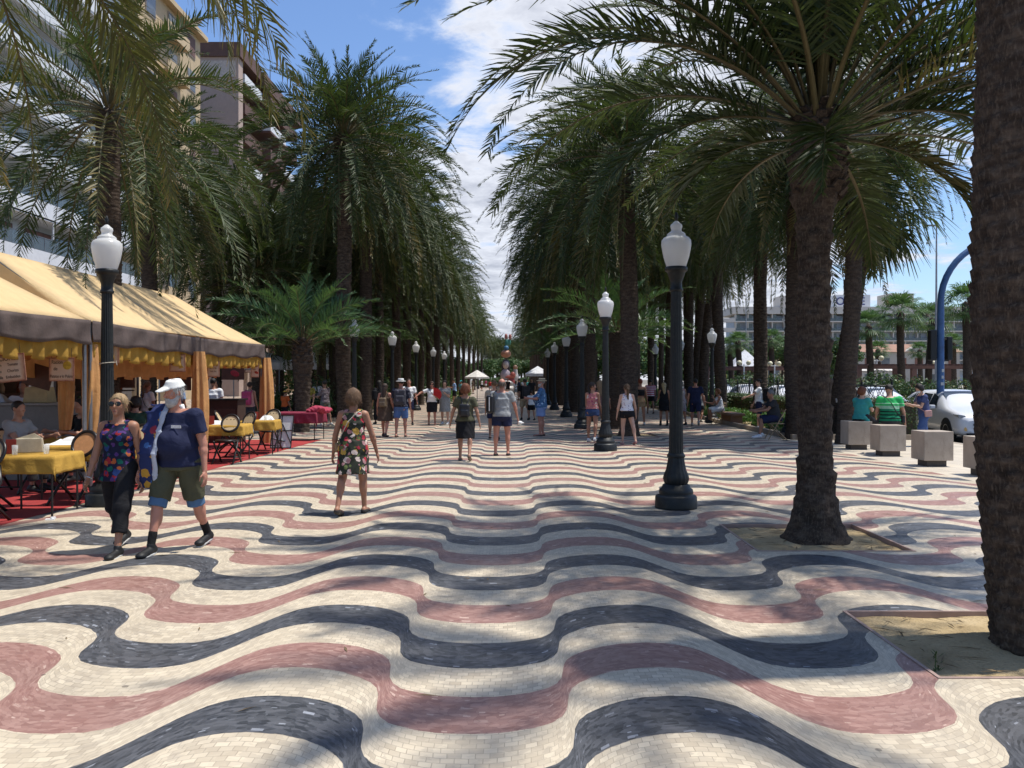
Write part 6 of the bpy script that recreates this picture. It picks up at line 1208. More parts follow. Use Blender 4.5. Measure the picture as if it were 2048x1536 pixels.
m = MB(); m.span((XW - 12.1, Y0, 30), (XW + .02, Y1, 30.3)); m.build('roof', M_WHITE, r)
r = empty('apartment_building', (0, 0, 0), 0, 'beige apartment building between the white one and the brown tower', 'building')
m = MB(); m.span((-40, 62.8, 0), (-27.4, 75.3, 31.3)); m.build('wall', M_BEIGE, r); m = MB(); m.span((-40.2, 62.8, 31.3), (-26.8, 75.6, 31.7)); m.build('roof', M_BEIGE, r)
for k in range(10):
    for yy in (64.0, 68.2, 72.2):
        f = MB(); f.span((-27.4, yy, 2.6 + k * 2.95), (-27.33, yy + 1.8, 4.4 + k * 2.95)); fo = f.build('window', plain('window_frame2', (.3, .25, .2), .6), r); p = MB(); p.span((-27.33, yy + .1, 2.7 + k * 2.95), (-27.31, yy + 1.7, 4.3 + k * 2.95)); p.build('pane', M_GLASS if (k + int(yy)) % 3 else M_BLIND, fo)
    m = MB(); m.span((-27.4, 66.3, 2.0 + k * 2.95), (-26.6, 70.8, 2.12 + k * 2.95)); m.span((-26.66, 66.3, 2.12 + k * 2.95), (-26.6, 70.8, 3.0 + k * 2.95)); m.build('balcony', M_BEIGE, r)
m = MB(); m.lathe([(0, 0), (.2, .02), (.38, .1), (.45, .2)], 16); o = m.build('satellite_dish', plain('dish', (.6, .42, .3), .5), r, loc=(-27.6, 75, 32.8)); o.rotation_euler = (R(60), R(20), 0)
r = empty('apartment_tower', (0, 0, 0), 0, 'brown balconied tower with a pink side wall against blue sky', 'building')
m = MB(); m.span((-42, 85, 0), (-28.6, 108, 33.6)); m.build('wall', M_PINKW, r); m = MB(); m.span((-28.6, 85.0, 0), (-27.15, 86.4, 34)); m.build('side_pier', M_PINKW, r)
m = MB(); m.span((-42, 84.8, 33.6), (-26.9, 92, 35.0)); m.span((-42, 92.01, 33.2), (-26.6, 108, 34.6)); m.build('roof', M_BROWN, r); m = MB(); m.tube([(-33, 92, 34.8), (-33, 92, 38)], .05, 6); m.tube([(-27.4, 97, 34.4), (-27.4, 97, 37.2)], .05, 6); m.build('antenna', M_STEEL, r)
m = MB(); m.span((-30.8, 84.93, 31.6), (-27.4, 84.99, 33.2)); m.build('side_window_frame', plain('side_frame', (.5, .42, .36), .7), r)
for k in range(11):
    z = 2.4 + k * 2.9
    for (ya, yb, xo) in ((86.6, 92.5, -27.0), (93.3, 99.5, -26.3), (100.3, 107.5, -27.0)):
        m = MB(); m.span((-28.6, ya, z), (xo, yb, z + .22)); m.build('balcony_slab', M_BROWN, r); m = MB(); m.span((xo - .1, ya, z + .22), (xo, yb, z + 1.1)); m.span((-28.6, ya, z + .22), (xo - .1, ya + .1, z + 1.1)); m.build('balcony', M_BROWN if (k + int(ya)) % 3 else M_WHITE, r)
        f = MB(); f.span((-28.6, ya + 1, z + .25), (-28.5, yb - 1, z + 2.4)); f.build('window', M_GLASS, r)

for k, (y0, y1, hh, mt) in enumerate(((108.5, 138, 27, M_BEIGE), (139, 175, 24, M_PINKW), (176, 240, 26, M_BEIGE))):
    r = empty('apartment_building', (0, 0, 0), 0, ('beige', 'pink', 'far beige')[k] + ' apartment block further along behind the left palms', 'building'); m = MB(); m.span((-40, y0, 0), (-28, y1, hh)); m.build('wall', mt, r); m = MB(); m.span((-40.2, y0, hh), (-27.4, y1 - .2, hh + .6)); m.build('roof', M_BROWN, r)
    for q in range(8):
        m = MB(); m.span((-28, y0 + 1, 2.6 + q * 3), (-26.9, y1 - 1, 2.8 + q * 3)); m.span((-27, y0 + 1, 2.8 + q * 3), (-26.9, y1 - 1, 3.7 + q * 3)); m.build('balcony', mt, r); yy = y0 + 2
        while yy < y1 - 4: m = MB(); m.span((-28, yy, 2.9 + q * 3), (-27.93, yy + 2.2, 5.1 + q * 3)); m.build('window', M_GLASS, r); yy += 6
ORD = ['first', 'second', 'third', 'fourth', 'fifth', 'sixth', 'seventh', 'eighth', 'ninth', 'tenth', 'eleventh', 'twelfth', 'thirteenth', 'fourteenth', 'fifteenth', 'sixteenth', 'seventeenth', 'eighteenth', 'nineteenth', 'twentieth', 'twenty-first', 'twenty-second', 'twenty-third', 'twenty-fourth', 'twenty-fifth', 'twenty-sixth']
# ================================================================ GREENERY HELPERS
def hedge_leaf(name, col):
    b = NB(name); at = b.N('Attribute', attribute_name='tint'); sp = b.N('SeparateColor'); b.L(at.outputs['Color'], sp.inputs[0])
    c = b.mix(sp.outputs[2], tuple(k * .6 for k in col), tuple(k * 1.6 for k in col)); c = b.mix(b.math('GREATER_THAN', sp.outputs[0], .93), c, (col[0] * 3.2, col[1] * 1.6, col[2] * 1.2)); b.done(c, .5, 0, .4)
    t = b.N('BsdfTranslucent'); b.L(c, t.inputs[0]); ms = b.N('MixShader'); ms.inputs[0].default_value = .22; b.L(b.b.outputs[0], ms.inputs[1]); b.L(t.outputs[0], ms.inputs[2]); b.L(ms.outputs[0], b.out.inputs[0]); return b.m
M_HEDGE = hedge_leaf('hedge_leaf', (.045, .085, .022)); M_SHRUB = hedge_leaf('shrub_leaf', (.085, .19, .035)); M_TREE = hedge_leaf('tree_leaf', (.05, .10, .025)); M_TWIG_CORE = plain('twig_and_core', (.06, .045, .03), .9)
def leaf_quads(P, Nn, size, rng, aspect=.55):
    n = len(P); t = rng.normal(size=(n, 3)); t -= Nn * (t * Nn).sum(1)[:, None] * .6; t /= np.linalg.norm(t, axis=1)[:, None]; b_ = np.cross(t, Nn + rng.normal(0, .5, (n, 3))); b_ /= np.linalg.norm(b_, axis=1)[:, None] + 1e-9
    s_ = size * rng.uniform(.6, 1.3, n)[:, None]; V = np.stack([P - t * s_, P + b_ * s_ * aspect, P + t * s_, P - b_ * s_ * aspect], 1).reshape(-1, 3); i = np.arange(n)[:, None] * 4
    col = np.zeros((n, 4, 4)); col[..., 0] = rng.uniform(0, 1, n)[:, None]; col[..., 2] = rng.uniform(0, 1, n)[:, None]; col[..., 3] = 1; return V, np.hstack([i, i + 1, i + 2, i + 3]), col.reshape(-1, 4)
def leaf_box(name, x0, x1, y0, y1, h, mat, label, dens=420, size=.035, seed=1, cat='hedge', group='trimmed hedges'):
    rng = np.random.default_rng(seed); w, d = x1 - x0, y1 - y0; faces = [((w, d), 2, 1), ((w, h), 1, -1), ((w, h), 1, 1), ((d, h), 0, -1), ((d, h), 0, 1)]; Ps = []; Ns = []
    for (a, b_), ax, s_ in faces:
        n = int(a * b_ * dens); u, v = rng.uniform(0, a, n), rng.uniform(0, b_, n); j = rng.normal(0, .035, n) + .03 * np.sin(u * 5 + seed) * np.cos(v * 4)
        if ax == 2: P = np.stack([x0 + u, y0 + v, h + j], 1)
        elif ax == 1: P = np.stack([x0 + u, (y0 if s_ < 0 else y1) + j, v], 1)
        else: P = np.stack([(x0 if s_ < 0 else x1) + j, y0 + u, v], 1)
        Nn = np.zeros((n, 3)); Nn[:, ax] = s_; Ps.append(P); Ns.append(Nn)
    P = np.vstack(Ps); Nn = np.vstack(Ns); V, Q, col = leaf_quads(P, Nn, size, rng)
    r = empty(name, (0, 0, 0), 0, label, cat, group); obj('leaves', np_mesh('leaves', V, [Q], col=col), r, mats=mat)
    m = MB(); m.span((x0 + .06, y0 + .06, 0), (x1 - .06, y1 - .06, h - .07)); m.build('dark_core', M_TWIG_CORE, r); return r  # added solid dark box that fills the hedge behind its leaves
BUSH = {}
def bush_mesh(key, n, size, seed, lumps=9, flat=.8):
    rng = np.random.default_rng(seed); Ps = []; Ns = []
    for k in range(lumps):
        c = rng.normal(0, .42, 3) * np.array((1, 1, .5)); c[2] = abs(c[2]) + .35; rr = rng.uniform(.32, .6); q = rng.normal(size=(n // lumps, 3)); q /= np.linalg.norm(q, axis=1)[:, None]; Ps.append(c + q * rr * rng.uniform(.55, 1.05, (len(q), 1)) * np.array((1, 1, flat))); Ns.append(q)
    P = np.vstack(Ps); P[:, 2] = np.maximum(P[:, 2], .02); V, Q, col = leaf_quads(P, np.vstack(Ns), size, rng); return np_mesh('leaves', V, [Q], col=col)
def bush(x, y, s, label, mat=None, key='a', cat='shrub', group='low shrubs in the beds', sz=1.0, name='shrub'):
    k = (key, (mat or M_SHRUB).name)
    if k not in BUSH: me = bush_mesh(key, 3000 if key in 'ab' else 4200, .055 if key in 'ab' else .038, ord(key)); me.materials.append(mat or M_SHRUB); BUSH[k] = me
    r = empty(name, (x, y, 0), random.uniform(0, 6), label, cat, group); o = obj('leaves', BUSH[k], r); r.scale = (s, s, s * sz)
    m = MB(); 
    for q in range(4): m.tube([(0, 0, 0), (.25 * math.cos(q * 1.6), .25 * math.sin(q * 1.6), .5)], .02, 5)
    m.build('stems', M_TWIG_CORE, r); return r
def crown_tree(x, y, h, cr, label, group='leafy trees beyond the road', seed=1, mat=None):
    k = ('tree', seed % 3)
    if k not in BUSH:
        rng = np.random.default_rng(seed); Ps = []; Ns = []
        for q in range(26):
            u = rng.normal(size=3); u /= np.linalg.norm(u); c = u * rng.uniform(.35, .85); c[2] = c[2] * .8; rr = rng.uniform(.22, .42); n = rng.normal(size=(260, 3)); n /= np.linalg.norm(n, axis=1)[:, None]; Ps.append(c + n * rr * rng.uniform(.6, 1.05, (260, 1))); Ns.append(n)
        V, Q, col = leaf_quads(np.vstack(Ps), np.vstack(Ns), .055, rng); me = np_mesh('crown', V, [Q], col=col); me.materials.append(M_TREE); BUSH[k] = me
    r = empty('leafy_tree', (x, y, 0), 0, label, 'tree', group); o = obj('crown', BUSH[k], r, (0, 0, h - cr * .8), seed); o.scale = (cr, cr, cr * .9)
    m = MB(); m.tube([(0, 0, 0), (.05, 0, h * .4), (.1, .05, h - cr * .6)], [.18, .14, .08], 8)
    for q in range(4): m.tube([(.05, 0, h * .45), (cr * .5 * math.cos(q * 1.57), cr * .5 * math.sin(q * 1.57), h - cr * .7)], [.09, .03], 6)
    m.build('trunk', M_BARK, r)
# ================================================================ RIGHT SIDE: BED, CUBES, HEDGE
def cube_mat():
    b = NB('pale_limestone'); c = b.mix(b.mapr(b.noise(2.2, 6), .35, .7), (.36, .30, .24), (.47, .40, .33)); c = b.mix(b.mapr(b.noise(5, 7, .7, b.scale(b.obj, (1, 1, .35))), .55, .72, 0, .6), c, (.20, .16, .125)); v = b.N('TexVoronoi'); v.inputs['Scale'].default_value = 22; b.L(b.obj, v.inputs['Vector']); c = b.mix(b.math('MULTIPLY', b.math('LESS_THAN', v.outputs['Distance'], .14), .5), c, (.17, .14, .11)); b.bump(b.noise(30, 5), .4, .01); return b.done(c, .75, 0, .3)
M_CUBE = cube_mat(); M_PLINTH = plain('cube_plinth', (.10, .085, .075), .8, .1, 5)
for k, (x, y, lb) in enumerate(((8.30, 20.75, 'pale stone cube under the seated woman in teal'), (8.28, 18.95, 'pale stone cube in front of the man in green stripes'), (8.18, 16.75, 'bare pale stone cube in front of the blue pole'), (8.32, 15.05, 'pale stone cube cut by the near palm trunk'))):
    r = empty('stone_cube', (x, y, 0), R(-2 + k), lb, 'stone block', 'stone cubes at the kerb'); m = MB(); m.box((0, 0, .06), (.38, .38, .12)); m.build('plinth', M_PLINTH, r); m = MB(); m.box((0, 0, .12 + .28), (.56, .56, .56)); m.build('block', M_CUBE, r, bevel=.008)
m = MB(); m.add([(8.0, 24.0, .02), (9.9, 24.0, .02), (9.9, 110, .02), (8.2, 110, .02)], [(0, 1, 2, 3)]); m.build('flower_bed', M_SOIL)['kind'] = 'structure'
M_BED = plain('bed_kerb_stone', (.30, .24, .18), .8, .15, 3)
m = MB()
pts = [(7.86, 23.9), (7.9, 33), (8.3, 41), (8.5, 110)]
for a_, b_ in zip(pts[:-1], pts[1:]): c = ((a_[0] + b_[0]) / 2, (a_[1] + b_[1]) / 2, .07); L_ = math.hypot(b_[0] - a_[0], b_[1] - a_[1]); m.box(c, (.14, L_, .15), rz=-math.atan2(b_[0] - a_[0], b_[1] - a_[1]))
m.box((9.7, 23.9, .068), (3.6, .14, .145)); tag(m.build('bed_kerb', M_BED), 'low stone kerb round the planted bed on the right', 'kerb')
leaf_box('hedge', 9.9, 11.45, 24.2, 25.3, 1.12, M_HEDGE, 'trimmed hedge end behind the people on the stone cubes', 700, .026, 2)
leaf_box('hedge', 10.0, 10.9, 25.4, 42, .98, M_HEDGE, 'long trimmed hedge along the road beside the outer palms', 260, .04, 3); leaf_box('hedge', 10.0, 10.9, 42.1, 75, .95, M_HEDGE, 'far stretch of trimmed hedge by the road', 110, .06, 4)
rng_ = random.Random(11); n_ = 0
for k in range(26):
    y = 28.0 + k * 1.35 + rng_.uniform(-.3, .3); 
    if 33.0 < y < 34.4: continue
    bush(8.9 + rng_.uniform(-.25, .35), y, rng_.uniform(.48, .68), ORD[k] + ' bright green shrub of the bed kerb row, counted from the dark palm', M_SHRUB, 'ab'[k % 2], sz=.85)
for k in range(7): bush(8.3 + .35 * (k % 3), 24.5 + k * .5, .30, ORD[k] + ' sprawling dark ground plant at the foot of the dark palm trunk', M_HEDGE, 'c', sz=.8, group='ground plants by the dark trunk')
r = empty('bench', (8.05, 31.6, 0), R(90), 'brown stone bench beside the shrubs', 'bench'); mb_ = plain('bench_stone', (.22, .12, .075), .7, .2, 3)
m = MB(); m.box((0, 0, .42), (1.9, .5, .09)); m.build('seat', mb_, r, bevel=.01)
for s_ in (-.7, .7): m = MB(); m.box((s_, 0, .19), (.16, .4, .37)); m.build('leg', mb_, r, bevel=.01)
r = empty('bench', (8.2, 45.0, 0), R(90), 'distant stone bench on the bed kerb behind the walking man', 'bench'); m = MB(); m.box((0, 0, .42), (1.9, .5, .09)); m.build('seat', mb_, r)
for s_ in (-.7, .7): m = MB(); m.box((s_, 0, .19), (.16, .4, .37)); m.build('leg', mb_, r)
# cigarette / leaf bin post in dark metal right of the palm
x, y = px(1665, 873); r = empty('signal_post', (8.95, 23.5, 0), 0, 'slim blue grey post with pale cap right of the stout palm', 'post'); m = MB(); m.tube([(0, 0, 0), (0, 0, 1.05)], .055, 12); m.build('post', plain('slate_paint', (.03, .05, .08), .4), r, True); m = MB(); m.tube([(0, 0, 1.05), (0, 0, 1.16)], [.10, .11], 12); m.build('cap', plain('pale_cap', (.45, .45, .44), .5), r, True)
# bin on the promenade
r = empty('litter_bin', (3.55, 42.0, 0), 0, 'dark cylindrical litter bin behind the fourth right lamp', 'litter bin'); m = MB(); m.lathe([(0, 0), (.36, 0), (.38, .05), (.38, 1.15), (.34, 1.2), (0, 1.2)], 20); m.build('drum', plain('bin_green', (.015, .022, .022), .5), r, True)
# fence of dark posts and lattice on the road side
r = empty('lattice_fence', (0, 0, 0), 0, 'dark lattice fence with slim posts in front of the parked cars', 'fence'); y = 25.6; M_DK = plain('fence_black', (.012, .013, .014), .5)
while y < 70: m = MB(); m.tube([(11.3, y, 0), (11.3, y, 1.62)], .035, 6); m.lathe([(0, 1.62), (.05, 1.66), (0, 1.72)], 8, c=(11.3, y, 0)); m.build('post', M_DK, r); y += 2.2
m = MB(); 
for k in range(120):
    y = 25.6 + k * .36
    m.tube([(11.3, y, .95), (11.3, y + .5, 1.5)], .010, 4, False); m.tube([(11.3, y + .5, .95), (11.3, y, 1.5)], .010, 4, False)
m.tube([(11.3, 25.6, 1.5), (11.3, 69, 1.5)], .014, 4); m.build('lattice', M_DK, r)
m = MB()
for k in range(5): m.tube([(9.95 + k * .28, 25.55, 1.05), (10.23 + k * .28, 25.55, 1.5)], .010, 4, False); m.tube([(10.23 + k * .28, 25.55, 1.05), (9.95 + k * .28, 25.55, 1.5)], .010, 4, False)
m.tube([(9.95, 25.55, 1.5), (11.3, 25.55, 1.5)], .014, 4); m.build('lattice', M_DK, r); m = MB(); m.tube([(9.95, 25.55, 0), (9.95, 25.55, 1.62)], .035, 6); m.build('post', M_DK, r)
# traffic mast
r = empty('traffic_mast', (12.95, 26.0, 0), 0, 'blue traffic signal mast curving up behind the near palm', 'traffic mast'); M_BLU = plain('mast_blue', (.045, .11, .26), .45, .25, 5, bump=.2)
m = MB(); a = np.linspace(0, math.pi / 2, 12); R_ = 1.9; m.tube([(0, 0, 0), (0, 0, 1), (0, 0, 3.9)] + [(R_ * (1 - math.cos(t)), 0, 4.0 + R_ * math.sin(t)) for t in a] + [(3.4, 0, 5.92), (5, 0, 5.95)], [.115, .11, .10] + [.095] * 12 + [.08, .07], 16); m.build('pole', M_BLU, r, True)
m = MB(); m.box((-.24, .03, 2.72), (.20, .22, .92)); m.build('signal_head', M_DK, r, bevel=.03); m = MB(); m.box((.27, .06, 2.62), (.16, .22, .72)); m.build('signal_head', M_DK, r, bevel=.03); m = MB()
for z in (2.35, 3.0): m.tube([(-.2, 0, z), (0, 0, z)], .02, 6); m.tube([(.0, 0, z - .1), (.25, 0, z - .1)], .02, 6)
m.build('bracket', M_DK, r)
for k, (z, w_) in enumerate(((1.55, .09), (1.75, .06), (1.95, .07), (1.25, .08))): m = MB(); m.box((.01 * k, -.112, z), (w_, .006, .09)); m.build('sticker', plain('sticker', (.5, .5, .48), .6), r)
# ---------------------------------------------------------------- cars
M_RUB = plain('tyre_rubber', (.015, .015, .015), .8); M_RIM = plain('alloy', (.45, .45, .46), .3, .1, 10, metal=.8); M_LAMPG = plain('headlight_glass', (.30, .32, .34), .1, .2, 20)
def car_paint(name, col):
    b = NB(name); b.done(b.mix(b.mapr(b.noise(2, 3), .4, .7, 0, .12), col, tuple(k * .8 for k in col)), .25, 0, .5); b.b.inputs['Coat Weight'].default_value = .6; return b.m
def make_car(x, y, yaw, paint, label, L=4.2, W=1.78, Hh=1.52, suv=0):
    """front faces -Y when yaw = 0"""
    r = empty('parked_car', (x, y, -.13), R(yaw), label, 'car', 'cars along the road')
    # cross-sections along the length: (y, half width at belt, z bottom, z belt, half width roof, z roof)
    S_ = [(-.50, .62, .30, .62, .55, .66), (-.485, .78, .22, .70, .66, .76), (-.45, .86, .20, .78, .74, .86), (-.36, .88, .19, .86, .76, .95), (-.24, .89, .19, .92, .74, 1.02), (-.13, .89, .19, .95, .66, 1.32), (-.03, .89, .19, .96, .62, 1.49), (.12, .89, .19, .97, .61, 1.52), (.28, .89, .20, .98, .60, 1.49), (.38, .88, .21, .99, .60, 1.36), (.455, .86, .24, .98, .62, 1.10), (.49, .80, .28, .92, .62, .98), (.50, .70, .34, .80, .55, .84)]
    k_h = Hh / 1.52; V = []; n = 14
    for (yy, wb, z0, zb, wr, zr) in S_:
        yy *= L; wb *= W / 1.78; wr *= W / 1.78; zb *= k_h; zr *= k_h
        half = [(0, z0), (wb * .85, z0), (wb * .985, z0 + .12), (wb, (z0 + zb) / 2), (wb * .97, zb), (wr * .97 + .02, zr - (zr - zb) * .12), (wr * .7, zr), (0, zr + .01)]
        V += [(a, yy, b) for a, b in half] + [(-a, yy, b) for a, b in half[-2:0:-1]]
    Q = [(i * n + j, i * n + (j + 1) % n, (i + 1) * n + (j + 1) % n, (i + 1) * n + j) for i in range(len(S_) - 1) for j in range(n)]
    m = MB(); m.add(V, [q[::-1] for q in Q]); V = np.array(V)
    for base, sg in ((0, 1), ((len(S_) - 1) * n, -1)):
        c = V[base:base + n].mean(0); m.add(np.vstack([V[base:base + n], c]), T=[(n, (j + (1 if sg > 0 else 0)) % n, (j + (0 if sg > 0 else 1)) % n) for j in range(n)])
    o = m.build('body', paint, r, True); ss = o.modifiers.new('s', 'SUBSURF'); ss.levels = ss.render_levels = 2
    # glazing set just outside the shell
    def sec_at(t):
        for a_, b_ in zip(S_[:-1], S_[1:]):
            if a_[0] <= t <= b_[0]: f = (t - a_[0]) / (b_[0] - a_[0]); return [a_[i] + (b_[i] - a_[i]) * f for i in range(6)]
    def pt(t, f, s_): q = sec_at(t); zb, zr = q[3] * k_h, q[5] * k_h; return (s_ * ((q[1] * .955) * (1 - f) + (q[4] * .97) * f + .012) * W / 1.78, t * L, zb + (zr - zb) * f * .94)
    for s_ in (-1, 1):
        m = MB()
        for (t0, t1) in ((-.13, .02), (.035, .20), (.215, .35)):
            a_, b_, c_, d_ = pt(t0, .06, s_), pt(t1, .06, s_), pt(t1, .86 if t1 < .3 else .7, s_), pt(t0 + .055 if t0 < -.1 else t0, .80, s_); q = [a_, b_, c_, d_]; m.quad(*(q if s_ > 0 else q[::-1]))
        m.build('side_window', M_GLASS, r)
    m = MB(); z1, z2 = 1.0 * k_h, 1.44 * k_h; m.quad((-.64, -.222 * L, z1 + .035), (.64, -.222 * L, z1 + .035), (.54, -.062 * L, z2 + .02), (-.54, -.062 * L, z2 + .02)); m.build('windscreen', M_GLASS, r)
    m = MB(); m.quad((.56, .452 * L, 1.13 * k_h), (-.56, .452 * L, 1.13 * k_h), (-.54, .385 * L, 1.38 * k_h), (.54, .385 * L, 1.38 * k_h)); m.build('rear_window', M_GLASS, r)
    for s_ in (-1, 1):
        m = MB(); m.prism([(s_ * .46, .66), (s_ * .80, .74), (s_ * .84, .83), (s_ * .66, .80), (s_ * .50, .73)], -.478 * L, -.40 * L); m.build('headlight', M_LAMPG, r, bevel=.02)
        m = MB(); m.lathe([(0, 0), (.055, 0), (.06, .02), (0, .03)], 12); o = m.build('fog_lamp', plain('amber_lamp', (.75, .45, .15), .3), r, loc=(s_ * .64, -.492 * L, .42)); o.rotation_euler = (R(90), 0, 0)
        m = MB(); m.box((s_ * .97, -.13 * L, 1.0 * k_h), (.16, .14, .12)); m.build('mirror', paint, r, bevel=.03)
        m = MB(); m.box((s_ * .72, .488 * L, .86), (.16, .05, .22)); m.build('tail_light', plain('tail_red', (.35, .02, .02), .3), r, bevel=.01)
        m = MB(); m.span((s_ * .885, -.10 * L, .30), (s_ * .897, .24 * L, .335)); m.build('sill_trim', M_RUB, r)
    m = MB(); m.prism([(-.40, .42), (.40, .42), (.46, .55), (.38, .66), (-.38, .66), (-.46, .55)], -.508 * L, -.46 * L); m.build('grille', M_DK, r, bevel=.01); m = MB(); m.box((0, -.512 * L, .50), (.50, .012, .11)); pl = m.build('number_plate', M_PAPER, r)
    m = MB(); m.box((0, -.497 * L, .27), (1.25, .06, .07)); m.build('bumper_trim', M_RUB, r)
    for sx in (-1, 1):
        for yy in (-.31, .31):
            m = MB(); m.lathe([(.20, -.10), (.30, -.105), (.325, -.08), (.325, .08), (.30, .105), (.20, .10)], 28); w_ = m.build('wheel', M_RUB, r, True, loc=(sx * .79, yy * L, .325)); w_.rotation_euler = (0, R(90), 0)
            m = MB(); m.lathe([(0, -.02), (.20, -.02), (.205, .09), (.19, .10), (.17, .07), (.05, .085), (0, .09)], 20); rm = m.build('rim', M_RIM, w_, True); rm.rotation_euler = (0 if sx > 0 else R(180), 0, 0)
            m = MB(); m.lathe([(0, .0), (.37, .0), (.37, .012), (0, .012)], 28); a_ = m.build('wheel_arch', M_RUB, r, loc=(sx * (.876 * W / 1.78 + .006), yy * L, .345)); a_.rotation_euler = (0, R(90), 0)
    return r
WPAINT = car_paint('paint_white', (.62, .63, .65)); SPAINT = car_paint('paint_silver', (.38, .38, .40)); RPAINT = car_paint('paint_red', (.30, .05, .04)); GP = car_paint('paint_grey', (.16, .17, .18))
make_car(13.45, 25.95, -4, WPAINT, 'white hatchback with open view of its front, beside the blue mast', L=4.05)
make_car(14.6, 34.4, 2, WPAINT, 'white car with dark roof parked behind the lattice fence'); make_car(16.9, 33.6, 0, SPAINT, 'silver car in the second lane behind the fence', Hh=1.42)
make_car(14.7, 46.0, 0, WPAINT, 'white car seen between the two outer palm trunks'); make_car(14.7, 53.5, 0, SPAINT, 'pinkish silver car behind the seated woman in white'); make_car(14.8, 61, 0, WPAINT, 'distant white car left of the parked silver one'); make_car(14.6, 40.2, 0, GP, 'grey car hidden mostly behind the leaning trunks'); make_car(17.2, 28.4, 0, WPAINT, 'white van roof peeking over the white hatchback', Hh=1.85); make_car(14.8, 70, 0, WPAINT, 'farthest white car between slim trunks')

# ================================================================ BEYOND THE ROAD
gA = MB(); gA.quad((24, 20, -.10), (400, 20, -.10), (400, 300, -.10), (24, 300, -.10)); gA.build('park_ground', plain('park_paving', (.30, .27, .22), .9, .2, .1))['kind'] = 'structure'
def pergola(x0, x1, y, label):
    r = empty('pergola', (0, 0, 0), 0, label, 'pergola', 'timber pergolas'); mt = plain('pergola_wood', (.17, .09, .07), .8, .2, 1)
    x = x0
    while x <= x1: m = MB(); m.span((x - .2, y - .2, 0), (x + .2, y + .2, 2.6)); m.span((x - .2, y + 3.2, 0), (x + .2, y + 3.6, 2.6)); m.build('pillar', mt, r); x += 4.6
    m = MB(); m.span((x0 - .6, y - .1, 2.6), (x1 + .6, y + .1, 2.85)); m.span((x0 - .6, y + 3.3, 2.6), (x1 + .6, y + 3.5, 2.85)); m.build('beam', mt, r); m = MB(); x = x0
    while x < x1: m.span((x, y - .5, 2.86), (x + .08, y + 3.9, 2.98)); x += .55
    m.build('slats', mt, r)
pergola(29, 62, 72, 'long timber pergola beyond the white hatchback'); pergola(19, 29, 84, 'short timber pergola seen between the palm trunks')
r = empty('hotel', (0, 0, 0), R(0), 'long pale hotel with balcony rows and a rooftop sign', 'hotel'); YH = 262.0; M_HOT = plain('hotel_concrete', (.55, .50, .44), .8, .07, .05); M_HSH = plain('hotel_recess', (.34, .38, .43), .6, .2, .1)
XH0, XH1 = 66.0, 175.0; ZT = H0 + (759 - 624) / F * YH
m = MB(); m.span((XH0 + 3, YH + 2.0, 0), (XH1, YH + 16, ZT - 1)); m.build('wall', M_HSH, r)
for k in range(6):
    z = ZT - 3.1 - k * 2.95; m = MB(); m.span((XH0 - (4.5 if k else 3), YH, z), (XH1, YH + 2.0, z + .35)); m.build('balcony_slab', M_HOT, r)
    m = MB(); m.span((XH0 + 2, YH + .05, z + .36), (XH1, YH + .1, z + 1.15)); m.build('glass_rail', M_RGLASS, r)
    m = MB(); x = XH0 + 2
    while x < XH1: m.span((x, YH + .15, z + .36), (x + .25, YH + 2.0, z + 2.94)); x += 3.7
    m.build('partitions', M_HOT, r)
    x = XH0 + 2.6; rest = MB()
    while x < XH1 - 2:
        m = MB() if x < 124 else rest; m.span((x, YH + 1.93, z + .36), (x + 1.3, YH + 1.99, z + 2.5)); x += 3.7
        if m is not rest: m.build('window', M_GLASS, r)
    o = rest.build('far_windows', M_GLASS, r); o['kind'] = 'stuff'
    m = MB(); m.span((XH0 - 4.6, YH + .0, z + .36), (XH0 + 1.9, YH + .3, z + 1.2)); m.build('stair_balustrade', M_HOT, r)
m = MB(); m.span((XH0 + 1, YH - .1, ZT - .6), (XH1, YH + 16.5, ZT + 1.6)); m.build('roof', M_HOT, r)
x0, x1 = (1676 - 1022) / F * YH, (1747 - 1022) / F * YH; m = MB(); m.span((x0, YH + 4, ZT + 1.6), (x1, YH + 10, H0 + (759 - 587) / F * YH)); m.build('sign_block', M_WHITE, r)
INKB = plain('navy_letters', (.03, .035, .16), .5); letter('O', 3.4, ((1686 - 1022) / F * YH, YH + 3.9, ZT + 3.5), r, INKB, ext=.1); letter('TE', 3.4, ((1724 - 1022) / F * YH, YH + 3.9, ZT + 3.5), r, INKB, ext=.1)
x0, x1 = (1783 - 1022) / F * YH, (1832 - 1022) / F * YH; m = MB(); m.span((x0, YH + 3, ZT + 1.6), (x1, YH + 12, H0 + (759 - 585) / F * YH)); m.build('roof_block', M_HOT, r); x0 = (1562 - 1022) / F * YH; m = MB(); m.span((x0, YH + 3, ZT + 1.6), (x0 + 8, YH + 10, H0 + (759 - 590) / F * YH)); m.build('roof_block', M_HOT, r)
r = empty('low_building', (0, 0, 0), 0, 'white two storey house with red tiled roof and brown shutters in front of the hotel', 'building'); YB = 180.0; M_TILE = plain('terracotta', (.30, .165, .11), .8, .2, .4); xa, xb = (1712 - 1022) / F * YB, (1915 - 1022) / F * YB; ze = H0 + (759 - 704) / F * YB; zr_ = H0 + (759 - 690) / F * YB
m = MB(); m.span((xa, YB, 0), (xb, YB + 12, ze)); m.build('wall', plain('house_wall', (.42, .38, .33), .8, .08, .1), r); m = MB(); m.prism([(YB - .5, ze + .02), (YB + 12.5, ze + .02), (YB + 6, zr_ + .4)], xa - .5, xb + .5, 'x'); m.build('roof', M_TILE, r)
m = MB(); m.prism([(xa + 9.5, ze + .0), (xa + 17.5, ze), (xa + 13.5, ze + 1.9)], YB - .35, YB + 2); m.build('gable', plain('house_wall', (.42, .38, .33)), r)
